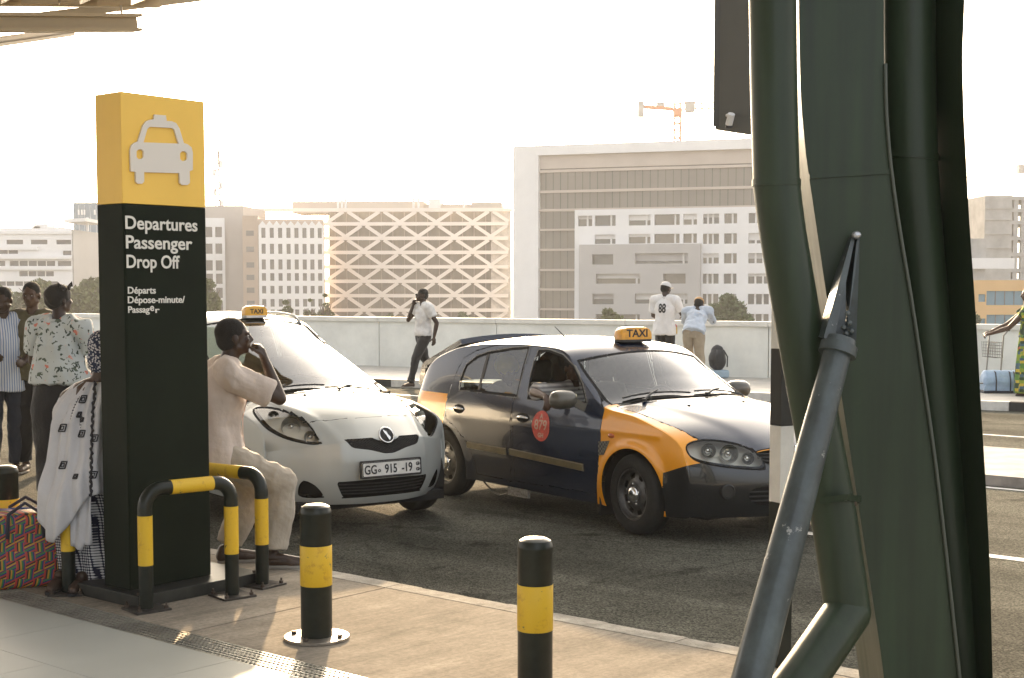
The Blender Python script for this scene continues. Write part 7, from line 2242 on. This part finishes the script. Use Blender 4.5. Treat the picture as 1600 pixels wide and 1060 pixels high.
mb = MB(); mb.ell(K['head'] + hr5 @ Vector((0,-.025,.045)), (.098,.120,.098), hr5, 22, 14); mb.ell(K['head'] + hr5 @ Vector((0,-.055,.0)), (.085,.085,.080), hr5, 18, 12); me = remesh(mb, .008, 3); folds(me, .006, 60, seed=9)
link('head_scarf', setm(me, cloth('scarf_black', (.016,.015,.013), bump=.5, bs=60)), o5['thing'])
mb = MB()
for k in range(7):
    a = k*.9; q = K['head'] + hr5 @ Vector((.06+.02*math.cos(a), .02+.03*math.sin(a), .085+.03*math.sin(a*1.7))); mb.tube([q, q + hr5 @ Vector((.035*math.cos(a),.03*math.sin(a),.035)), q + hr5 @ Vector((.05*math.cos(a+.5),.04*math.sin(a),.0))], .010, 8)
mb.build('scarf_knot', MATS['scarf_black'], o5['thing'], smooth=True)
mb = MB(); P_ = K['pel']
otube(mb, [Vector((0,0,.10)), Vector((0,0,.45)), Vector((0,-.01,.80)), P_+Vector((0,0,-.02)), P_+Vector((0,0,.16))], [(.215,.17),(.23,.175),(.25,.19),(.235,.175),(.185,.135)], (1,0,0), 28)
me = remesh(mb, .012, 3); folds(me, .018, 17, seed=21); link('skirt', setm(me, cloth('black_skirt', (.010,.010,.011))), o5['thing'])
for x in (-.09, .09): shoe(o5['thing'], (x,-.06,0), (x,.16,0), m_ink, m_ink)
# pinkish rim of sunlight down the left side, painted as a coloured strip
me = shape_mesh([[(-.006,.15),(.006,.15),(.006,1.05),(-.006,1.05)]], 0)
bm = bmesh.new(); sk = [c for c in KIDS(o5['thing']) if c.name.startswith('skirt')][0]; bm.from_mesh(sk.data); trs = BVHTree.FromBMesh(bm); bm.free()
project(me, Matrix.Rotation(R(90),4,'Z') @ Matrix.Rotation(R(90),4,'X'), (1,0,0), trs, .004, 1.5); me.materials.clear(); me.materials.append(mat('rim_light_pink',(.40,.16,.15),.6)); link('rim_light_strip', me, sk)

# ---- 6 man in olive vest facing us
m_olive = cloth('olive_cotton', (.095,.085,.045)); m_navy = cloth('dark_jeans', (.018,.024,.040))
p = G(46, 742, 0)
o6 = person('man in an olive sleeveless top facing the camera between two others', (p.x, p.y+.2, 0), rza(176),
   dict(elr=(.26,-.02,1.13), wrr=(.27,.06,.88), head=(.0,.03,1.655), neck=(0,0,1.48)), skin=1, s=1.085, shirt=m_olive, trousers=m_blkt, shoes=m_dshoe, eyes=True, sleeve=.10, shirt_len=.08, loose=1.02, headrot=(R(-4),0,R(-6)))
# ---- 7 man in striped shirt at the edge
m_strp = mat('striped_cotton', (.5,.55,.65), .85)
N, L, B = nodes(m_strp); tc = N.new('ShaderNodeTexCoord'); wv = N.new('ShaderNodeTexWave'); wv.bands_direction = 'X'; wv.inputs['Scale'].default_value = 13; wv.inputs['Distortion'].default_value = .6; wv.inputs['Detail'].default_value = 1
rp = N.new('ShaderNodeValToRGB'); rp.color_ramp.elements[0].color = (.20,.28,.46,1); rp.color_ramp.elements[1].color = (.56,.60,.66,1); rp.color_ramp.elements[0].position = .3; rp.color_ramp.elements[1].position = .55
L.new(tc.outputs['Object'], wv.inputs['Vector']); L.new(wv.outputs['Fac'], rp.inputs[0]); L.new(rp.outputs[0], B.inputs['Base Color'])
p = G(26, 735, 0)
o7 = person('man in a blue striped shirt and jeans at the left edge looking down', (p.x-.02, p.y-.25, 0), rza(150),
   dict(elr=(.27,.04,1.16), wrr=(.17,.26,1.08), hr=(-.5,.8,.2), pr=(-.6,-.3,.3), ell=(-.25,.10,1.14), wrl=(-.12,.30,1.06), hl=(.3,.9,0), head=(0,.06,1.64), knr=(.10,.03,.50)), skin=0, s=1.065, shirt=m_strp, trousers=m_navy, shoes=m_dshoe, headrot=(R(-18),0,R(-25)), sleeve=.8, shirt_len=.16, loose=1.12, belly=1.08)

# ---- 8 seated woman wrapped in a white shawl
m_chk = mat('dress_spotted', (.5,.5,.55), .85)
N, L, B = nodes(m_chk); tc = N.new('ShaderNodeTexCoord'); mp = N.new('ShaderNodeMapping'); mp.inputs['Rotation'].default_value = (0,0,.3)
cmb = N.new('ShaderNodeSeparateXYZ'); L.new(tc.outputs['Object'], cmb.inputs[0])
ax = N.new('ShaderNodeMath'); ax.operation = 'SUBTRACT'; L.new(cmb.outputs['X'], ax.inputs[0]); L.new(cmb.outputs['Y'], ax.inputs[1])
cc = N.new('ShaderNodeCombineXYZ'); L.new(ax.outputs[0], cc.inputs[0]); L.new(cmb.outputs['Z'], cc.inputs[1])
v = N.new('ShaderNodeTexVoronoi'); v.inputs['Scale'].default_value = 62; v.inputs['Randomness'].default_value = .10; v.voronoi_dimensions = '2D'; L.new(cc.outputs[0], v.inputs['Vector'])
rp = N.new('ShaderNodeValToRGB'); rp.color_ramp.elements[0].position = .34; rp.color_ramp.elements[1].position = .42; rp.color_ramp.elements[0].color = (.62,.62,.62,1); rp.color_ramp.elements[1].color = (.018,.02,.045,1)
L.new(v.outputs['Distance'], rp.inputs[0]); L.new(rp.outputs[0], B.inputs['Base Color'])
m_shawl = cloth('white_shawl', (.56,.56,.58), var=.05)
p = G(118, 905, .13)
hq = hC.location
t8 = thing('person', 'seated woman in a white shawl with diamond marks over a spotted dress', 'person', (hq.x+.075, hq.y+.20, .13), rza(14))
mb = MB(); hr8 = Euler((R(-6),0,R(-62))).to_matrix(); H8 = Vector((.13,.03,1.365))
head_prims(mb, H8, hr8, 1.0); capsule(mb, (.06,.0,1.18), H8 + hr8 @ Vector((0,-.015,-.05)), .055, .052)
otube(mb, [(0,0,.55),(0,0,.75),(.01,0,1.0),(.04,0,1.15),(.06,0,1.2)], [(.15,.12),(.17,.13),(.15,.11),(.13,.09),(.06,.05)], (1,0,0))
for sx in (-1, 1): chain(mb, [(.04+sx*.08,0,1.14),(.04+sx*.17,0,1.10),(.04+sx*.19,.10,.86),(.04+sx*.12,.30,.80)], [.05,.052,.04,.028]); chain(mb, [(sx*.09,0,.66),(sx*.10,.40,.60),(sx*.10,.36,.10),(sx*.10,.48,.04)], [.08,.055,.035,.025])
hand(mb, (.16,.30,.80), None, (0,1,-.2), (0,0,-1), 1.0, .5, 1); hand(mb, (-.08,.30,.80), None, (0,1,-.2), (0,0,-1), 1.0, .5, -1)
link('body', setm(remesh(mb, .008, 4), SKIN[1]), t8)
mb = MB(); mb.ell(H8 + hr8 @ Vector((0,-.022,.040)), (.092,.112,.096), hr8, 22, 14); mb.ell(H8 + hr8 @ Vector((0,-.05,-.04)), (.080,.075,.090), hr8, 18, 12); me = remesh(mb, .008, 3); folds(me, .006, 60, seed=4)
m_hs = mat('scarf_print', (.1,.1,.15), .8); N, L, B = nodes(m_hs); tc = N.new('ShaderNodeTexCoord'); v = N.new('ShaderNodeTexVoronoi'); v.inputs['Scale'].default_value = 75; L.new(tc.outputs['Object'], v.inputs['Vector'])
rp = N.new('ShaderNodeValToRGB'); rp.color_ramp.elements[0].position = .38; rp.color_ramp.elements[1].position = .46; rp.color_ramp.elements[0].color = (.58,.58,.60,1); rp.color_ramp.elements[1].color = (.02,.03,.07,1); L.new(v.outputs['Distance'], rp.inputs[0]); L.new(rp.outputs[0], B.inputs['Base Color'])
link('head_scarf', setm(me, m_hs), t8)
# dress: wide bell to the ground over the hoop, with deep vertical folds
def drape(name, prof, m, par, seg=120, amp=.03, nf=17, ph=0.0, a0=0, a1=360, thick=.006, fz=lambda h: 1.0, cut=None, c=(0,0)):
    V = []; Fs = []; n = len(prof); closed = a1-a0 >= 360
    for i, (z, rx, ry, cx, cy) in enumerate(prof):
        for j in range(seg + (0 if closed else 1)):
            a = R(a0 + (a1-a0)*j/seg); f = fz(i/(n-1))
            w = amp*f*(math.sin(nf*a+ph+1.3*math.sin(2*a+i*.15))*.6 + math.sin(nf*.53*a+2+ph)*.5)
            zz = z + (cut(a, i/(n-1)) if cut else 0)
            V.append((cx + (rx+w)*math.cos(a), cy + (ry+w)*math.sin(a), zz))
    q = seg + (0 if closed else 1)
    for i in range(n-1):
        for j in range(seg): Fs.append((i*q+j, i*q+(j+1)%q, (i+1)*q+(j+1)%q, (i+1)*q+j))
    me = MB().add(V, Fs).mesh(name, [m], True); o = link(name, me, par)
    md = o.modifiers.new('t','SOLIDIFY'); md.thickness = thick; md.offset = -1
    return o
def rows(pts, n=30):
    zz = np.linspace(0, 1, n); cols = list(zip(*pts)); ts = np.linspace(0, 1, len(pts))
    f = [interp(list(zip(ts, c))) for c in cols]
    return [tuple(float(g(np.array(z))) for g in f) for z in zz]
drape('dress', rows([(.03,.25,.24,-.01,.10),(.35,.25,.26,-.01,.10),(.62,.235,.24,.01,.06),(.80,.19,.17,.01,.0),(1.0,.165,.14,.02,0),(1.12,.15,.10,.04,0)], 34), m_chk, t8, amp=.022, nf=13, fz=lambda h: 1-h*.7)
sh8 = drape('shawl', rows([(.46,.235,.26,-.0,-.05),(.62,.23,.275,-.0,-.04),(.80,.215,.22,-.0,-.0),(.98,.215,.165,.0,0),(1.09,.19,.14,.03,0),(1.175,.12,.105,.06,.0),(1.20,.075,.07,.065,.0)], 40), m_shawl, t8, amp=.028, nf=15, ph=1.0, a0=95, a1=395, fz=lambda h: 1-h*.6,
     cut=lambda a, h: (1-h)*( .14*math.sin(2.5*a+.2) - .02))
# diamond marks printed on the shawl: open rhombs, and a dark frilled cord
dg = bpy.context.evaluated_depsgraph_get(); bm = bmesh.new(); bm.from_mesh(eval_mesh(sh8)); tr8 = BVHTree.FromBMesh(bm); bm.free()
Mi8 = (Matrix.Translation(t8.location) @ Matrix.Rotation(t8.rotation_euler.z, 4, 'Z')).inverted(); O8 = Mi8 @ Vector((0,0,CAMH))
def hit8(u, v):
    d = (Mi8.to_3x3() @ ray(u, v)).normalized(); return tr8.ray_cast(O8, d)
m_mark = mat('shawl_mark', (.03,.03,.035), .8)
for (u, v, k) in ((129,624,1),(123,648,.7),(97,669,1),(127,678,.9),(147,685,.9),(98,727,1),(145,742,.9),(137,793,.8),(128,656,.5),(118,745,.6)):
    mb = MB()
    for f in (1.0, .48):
        pts = []
        sh_ = [(-5.5,5.5),(-1,-5.5),(7.5,-5.5),(4.5,5.5)]
        for i in range(4):
            a, b_ = sh_[i], sh_[(i+1) % 4]
            for tt in (0,.25,.5,.75):
                r = hit8(u + f*k*(a[0]+(b_[0]-a[0])*tt), v + f*k*(a[1]+(b_[1]-a[1])*tt))
                if r[0] is not None: pts.append(r[0] + r[1]*(.004 if r[1].dot(O8-r[0]) > 0 else -.004))
        if len(pts) > 8: pts.append(pts[0]); mb.tube(pts, .0042 if f == 1 else .003, 5, caps=False)
    if mb.v: mb.build('diamond_mark', m_mark, sh8)
pts = []
for k in range(60):
    v = 587 + k*3.6; u = 149 - 7*math.sin((k/60)*1.4) + 1.2*math.sin(k*1.9)
    r = hit8(u, v)
    if r[0] is not None: pts.append(r[0] + r[1]*(.006 if r[1].dot(O8-r[0]) > 0 else -.006))
if len(pts) > 5: mb = MB(); mb.tube(pts, [.006+.004*(i % 2) for i in range(len(pts))], 6); mb.build('frilled_cord', m_mark, sh8)
# hanging tail of the shawl
mb = MB(); V = []; Fs = []
for i in range(14):
    z = .62-.34*i/13
    for j in range(9): x = .02+.13*j/8 - .01*i/13; V.append((x, -.235 - .012*math.sin(j*1.7+i*.2) - .0*i, z - .05*(j/8)*(i/13)*((1 if j < 5 else -.2))))
for i in range(13):
    for j in range(8): Fs.append((i*9+j, i*9+j+1, (i+1)*9+j+1, (i+1)*9+j))
me = MB().add(V, Fs).mesh('shawl_tail', [m_shawl], True); o = link('shawl_tail', me, sh8); md = o.modifiers.new('t','SOLIDIFY'); md.thickness = .006
for x in (-.12, .02): shoe(t8, (x,-.14,0), (x+.02,-.29,0), m_sand, m_ink)

# ---- 9 woman at the right edge with a printed dress, arm stretched to a trolley
p = G(1603, 619, .13)
m_prt = mat('green_print', (.2,.3,.1), .85)
N, L, B = nodes(m_prt); tc = N.new('ShaderNodeTexCoord'); mp = N.new('ShaderNodeMapping'); mp.inputs['Scale'].default_value = (14,14,22); v = N.new('ShaderNodeTexVoronoi'); v.distance = 'CHEBYCHEV'; v.inputs['Scale'].default_value = 1.0; v.inputs['Randomness'].default_value = .45
L.new(tc.outputs['Object'], mp.inputs[0]); L.new(mp.outputs[0], v.inputs['Vector']); sp_ = N.new('ShaderNodeSeparateColor'); L.new(v.outputs['Color'], sp_.inputs[0])
rp = N.new('ShaderNodeValToRGB'); rp.color_ramp.interpolation = 'CONSTANT'; cr = rp.color_ramp
cr.elements[0].color = (.03,.06,.03,1); cr.elements[1].position = .25; cr.elements[1].color = (.22,.30,.04,1)
for pos, c in ((.45,(.06,.12,.16,1)),(.6,(.50,.38,.05,1)),(.74,(.10,.22,.05,1)),(.9,(.45,.12,.06,1))): e = cr.elements.new(pos); e.color = c
L.new(sp_.outputs[0], rp.inputs[0]); L.new(rp.outputs[0], B.inputs['Base Color'])
o9 = person('woman in a green patterned dress at right edge reaching for a luggage trolley', (p.x+.02, p.y, .13), rza(-70),
   dict(shr=(.17,.04,1.38), elr=(.18,.34,1.14), wrr=(.14,.60,1.02), hr=(0,1,-.25), pr=(0,0,-1), cr=.9, shl=(-.17,.04,1.38), ell=(-.18,.30,1.10), wrl=(-.14,.58,1.0), hl=(0,1,-.2), pl=(0,0,-1), cl=.9), skin=1, s=1.0, shirt=m_prt, trousers=None, hair='short', sleeve=.35, shirt_len=0, headrot=(0,0,0))
drape('skirt', rows([(.05,.21,.21,0,0),(.5,.20,.19,0,0),(.85,.19,.16,0,0),(1.08,.155,.13,0,0)], 20), m_prt, o9['thing'], amp=.02, nf=11, seg=70, fz=lambda h: 1-h*.8)
for x in (-.09,.09): shoe(o9['thing'], (x,-.06,0), (x,.15,0), m_ink, m_ink)

# ---- 10, 11 people inside the taxi
m_rstr = mat('grey_striped_cotton', (.42,.42,.40), .85)
N, L, B = nodes(m_rstr); tc = N.new('ShaderNodeTexCoord'); wv = N.new('ShaderNodeTexWave'); wv.bands_direction = 'Z'; wv.inputs['Scale'].default_value = 9; rp = N.new('ShaderNodeValToRGB'); rp.color_ramp.elements[0].color = (.20,.19,.19,1); rp.color_ramp.elements[1].color = (.58,.56,.53,1)
L.new(tc.outputs['Object'], wv.inputs['Vector']); L.new(wv.outputs['Fac'], rp.inputs[0]); L.new(rp.outputs[0], B.inputs['Base Color'])
def car_pt(x, y, z): return M2 @ Vector((x, y, z))
cz = car2.rotation_euler.z - R(90)       # person's +Y = car's +x
def incar(label, x, y, zseat, J, **k):
    q = car_pt(x, y, zseat-.72); return person(label, (q.x, q.y, q.z), cz, J, **k)
sitJ = dict(pel=(0,0,.78), chest=(0,-.06,1.08), neck=(0,-.09,1.28), head=(0,-.06,1.43), shr=(.18,-.07,1.22), shl=(-.18,-.07,1.22), hpr=(.09,.04,.76), hpl=(-.09,.04,.76), knr=(.12,.44,.82), knl=(-.12,.44,.82), anr=(.12,.62,.50), anl=(-.12,.62,.50), tr=(.12,.74,.46), tl=(-.12,.74,.46))
J = dict(sitJ); J.update(elr=(.455,-.06,1.235), wrr=(.52,.19,1.215), hr=(.30,.7,-.65), pr=(.2,-.5,-.8), cr=.55, ell=(-.22,.14,1.02), wrl=(-.15,.36,1.0), hl=(.2,1,.1), pl=(1,0,0))
incar('passenger in grey stripes resting a forearm out of the taxi window', -1.16, -.41, .585, J, skin=1, s=.93, voxel=.008, shirt=m_rstr, trousers=m_navy, shoes=None, sleeve=.95, shirt_len=.0, headrot=(R(-5),0,R(-15)))
J = dict(sitJ); J.update(elr=(.24,.05,.98), wrr=(.16,.28,.92), hr=(-.3,1,0), pr=(0,0,-1), ell=(-.24,.05,.98), wrl=(-.16,.28,.92), hl=(.3,1,0), pl=(0,0,-1))
m_yel = cloth('yellow_scarf_cloth', (.55,.42,.03))
o11 = incar('rear passenger with a yellow head wrap inside the blue taxi', -2.12, -.38, .56, J, skin=1, s=.90, voxel=.009, shirt=cloth('tan_cotton',(.36,.30,.20)), trousers=m_kh, shoes=None, sleeve=.8, shirt_len=.0, hair='none')
K = o11['K']; mb = MB(); mb.ell(K['head']+Vector((0,-.02,.05)), (.10,.12,.09)); mb.ell(K['head']+Vector((.0,-.05,.10)), (.07,.07,.06)); me = remesh(mb, .009, 3); folds(me, .012, 50, seed=3); link('head_wrap', setm(me, m_yel), o11['thing'])

# ================================================================== BAGS, TROLLEY
def soft_box(w, d, h, r, n=6, voxel=.012, seed=1, amp=.006, freq=20):
    mb = MB(); mb.box(-w/2, w/2, -d/2, d/2, 0, h); me = remesh(mb, voxel, int(r/voxel*6)+4, .6); folds(me, amp, freq, seed=seed); return me
m_kente = mat('woven_check_bag', (.4,.1,.1), .55)
N, L, B = nodes(m_kente); tc = N.new('ShaderNodeTexCoord')
sepk = N.new('ShaderNodeSeparateXYZ'); L.new(tc.outputs['Object'], sepk.inputs[0])
suk = N.new('ShaderNodeMath'); suk.operation = 'ADD'; L.new(sepk.outputs['X'], suk.inputs[0]); L.new(sepk.outputs['Y'], suk.inputs[1])
cbk = N.new('ShaderNodeCombineXYZ'); L.new(suk.outputs[0], cbk.inputs[0]); L.new(sepk.outputs['Z'], cbk.inputs[1])
mp = N.new('ShaderNodeMapping'); mp.inputs['Scale'].default_value = (1,1,1); mp.inputs['Rotation'].default_value = (0,0,.05); L.new(cbk.outputs[0], mp.inputs[0])
ck = N.new('ShaderNodeTexChecker'); ck.inputs['Scale'].default_value = 19; L.new(mp.outputs[0], ck.inputs[0])
def stripes(rot, scale, cols):
    q = N.new('ShaderNodeMapping'); q.inputs['Rotation'].default_value = (0,0,rot); L.new(mp.outputs[0], q.inputs[0])
    w_ = N.new('ShaderNodeTexWave'); w_.wave_profile = 'SAW'; w_.inputs['Scale'].default_value = scale; L.new(q.outputs[0], w_.inputs['Vector'])
    r_ = N.new('ShaderNodeValToRGB'); r_.color_ramp.interpolation = 'CONSTANT'
    r_.color_ramp.elements[0].color = (*cols[0],1); r_.color_ramp.elements[1].position = 1/len(cols); r_.color_ramp.elements[1].color = (*cols[1],1)
    for i, c in enumerate(cols[2:]): e = r_.color_ramp.elements.new((i+2)/len(cols)); e.color = (*c,1)
    L.new(w_.outputs['Fac'], r_.inputs[0]); return r_.outputs[0]
s1_ = stripes(R(0), 6.1, [(.42,.04,.03),(.02,.02,.02),(.50,.26,.02),(.03,.18,.05),(.03,.04,.15),(.42,.07,.04)])
s2_ = stripes(R(62), 6.1, [(.03,.04,.16),(.40,.05,.03),(.02,.02,.02),(.50,.28,.03),(.10,.03,.10),(.04,.20,.05)])
mx = N.new('ShaderNodeMixRGB'); L.new(ck.outputs['Fac'], mx.inputs[0]); L.new(s1_, mx.inputs[1]); L.new(s2_, mx.inputs[2]); L.new(mx.outputs[0], B.inputs['Base Color'])
p = G(28, 922, .13)
bg_ = thing('travel_bag', 'bright chequered woven travel bag standing by the sign at left edge', 'bag', (p.x, p.y+.16, .13), R(18))
me = soft_box(.40, .28, .44, .05, seed=8, amp=.014, freq=16); link('bag_body', setm(me, m_kente), bg_)
for sy in (-1, 1):
    MB().tube([(-.10,sy*.15,.30),(-.09,sy*.155,.44),(0,sy*.12,.50),(.09,sy*.155,.44),(.10,sy*.15,.30)], .011, 8).build('handle', cloth('strap_dark',(.03,.03,.05)), bg_, smooth=True)
MB().tube([(-.19,0,.437),(-.05,.01,.447),(.08,-.01,.444),(.19,0,.435)], .010, 8).build('zip_ridge', cloth('zip_blue',(.05,.08,.25)), bg_, smooth=True)
# backpack against the parapet
p = G(1118, 590, .13)
bk = thing('backpack', 'black backpack propped against the parapet beside the leaning man', 'backpack', (p.x, p.y-.22, .13), R(25))
MB().box(-.20,.20,-.14,.14,0,.16).build('lower_pouch', cloth('pouch_blue',(.30,.40,.48)), bk, bevel=.04)
mb = MB(); mb.ell((0,0,.36), (.18,.13,.22)); mb.ell((0.02,.03,.50), (.13,.10,.14)); me = remesh(mb, .012, 3); folds(me, .012, 22, seed=2); link('main_sack', setm(me, cloth('nylon_black',(.014,.015,.017), rough=.6)), bk)
for sx in (-1,1): MB().tube([(sx*.07,-.10,.55),(sx*.13,-.15,.42),(sx*.14,-.13,.22)], .014, 8).build('strap', MATS['nylon_black'], bk, smooth=True)
# duffel on the far pavement and a folded bag
p = G(1566, 614, .13)
df = thing('duffel_bag', 'pale blue and navy duffel bag on the far pavement at right', 'bag', (p.x, p.y, .13), R(-4))
m_dfb = cloth('duffel_blue', (.30,.42,.58), rough=.6); m_dfn = cloth('duffel_navy', (.012,.02,.035), rough=.6)
mb = MB(); mb.tube([(-.34,0,.19),(-.30,0,.19),(.30,0,.19),(.34,0,.19)], [(.12,.12),(.185,.17),(.185,.17),(.12,.12)], 20, side=(0,0,1), flat=1); mb.box(-.33,.33,-.16,.16,.01,.12)
me = remesh(mb, .012, 5); folds(me, .010, 22, seed=5)
link('duffel_body', setm(me, m_dfb), df)
MB().box(-.345,.345,-.172,.172,.0,.05).build('navy_base', m_dfn, df, bevel=.02)
MB().tube([(.335,0,.19),(.36,0,.19),(.375,0,.19)], [.165,.15,.08], 20, flat=1).build('navy_end', m_dfn, df, smooth=True)
for x in (-.15, .15, .08): MB().tube([(x,-.185,.03),(x,-.195,.2),(x,-.12,.345),(x,.05,.37)], .011, 8).build('strap', m_dfn, df, smooth=True)
# luggage trolley
p = G(1538, 612, .13); m_trl = mat('trolley_steel', (.25,.24,.22), .35, metal=.8)
tl = thing('luggage_trolley', 'steel luggage trolley beside the duffel bag, half behind the column', 'trolley', (p.x-.25, p.y-.1, .13), R(8))
mb = MB()
for y in (-.25, .25): mb.tube([(-.45,y,.16),(.30,y,.16),(.38,y,.30),(.42,y,.95),(.50,y,1.04)], .015, 8)
mb.build('side_rail', m_trl, tl, smooth=True)['kind'] = 'stuff'
MB().tube([(.50,-.28,1.04),(.50,.28,1.04)], .02, 10).build('handle_bar', m_blk, tl, smooth=True)
mb = MB()
for k in range(9): y = -.24+.06*k; mb.tube([(.42,y,.84),(.42,y,.58),(.30,y,.58),(.28,y,.84)], .0035, 5)
for k in range(6): z = .58+.05*k; mb.tube([(.42,-.24,z),(.42,.24,z),(.29,.24,z),(.29,-.24,z),(.42,-.24,z)], .0035, 5)
bs_ = mb.build('wire_basket', mat('basket_wire',(.10,.10,.09),.5,metal=.5), tl); bs_['kind'] = 'stuff'
MB().tube([(-.40,-.25,.17),(-.40,.25,.17)], .015, 8).build('cross_rail', m_trl, tl)
for (x, y) in ((-.40,0),(.28,-.25),(.28,.25)): MB().lathe([(.0001,-.018),(.075,-.018),(.08,0),(.075,.018),(.0001,.018)], 20, axis='y').build('castor', m_rub, tl, loc=(x,y,.08))
# ================================================================== HAZE
m_hz = bpy.data.materials.new('haze_air'); m_hz.use_nodes = True
N = m_hz.node_tree.nodes
for n in list(N): N.remove(n)
pvn = N.new('ShaderNodeVolumePrincipled'); out = N.new('ShaderNodeOutputMaterial')
pvn.inputs['Color'].default_value = (.96, .97, 1.0, 1); pvn.inputs['Density'].default_value = HAZE; pvn.inputs['Anisotropy'].default_value = .1
m_hz.node_tree.links.new(pvn.outputs[0], out.inputs['Volume'])
hz = MB().box(-320, 320, -80, 520, -7.5, 62).build('haze', m_hz); hz['kind'] = 'stuff'
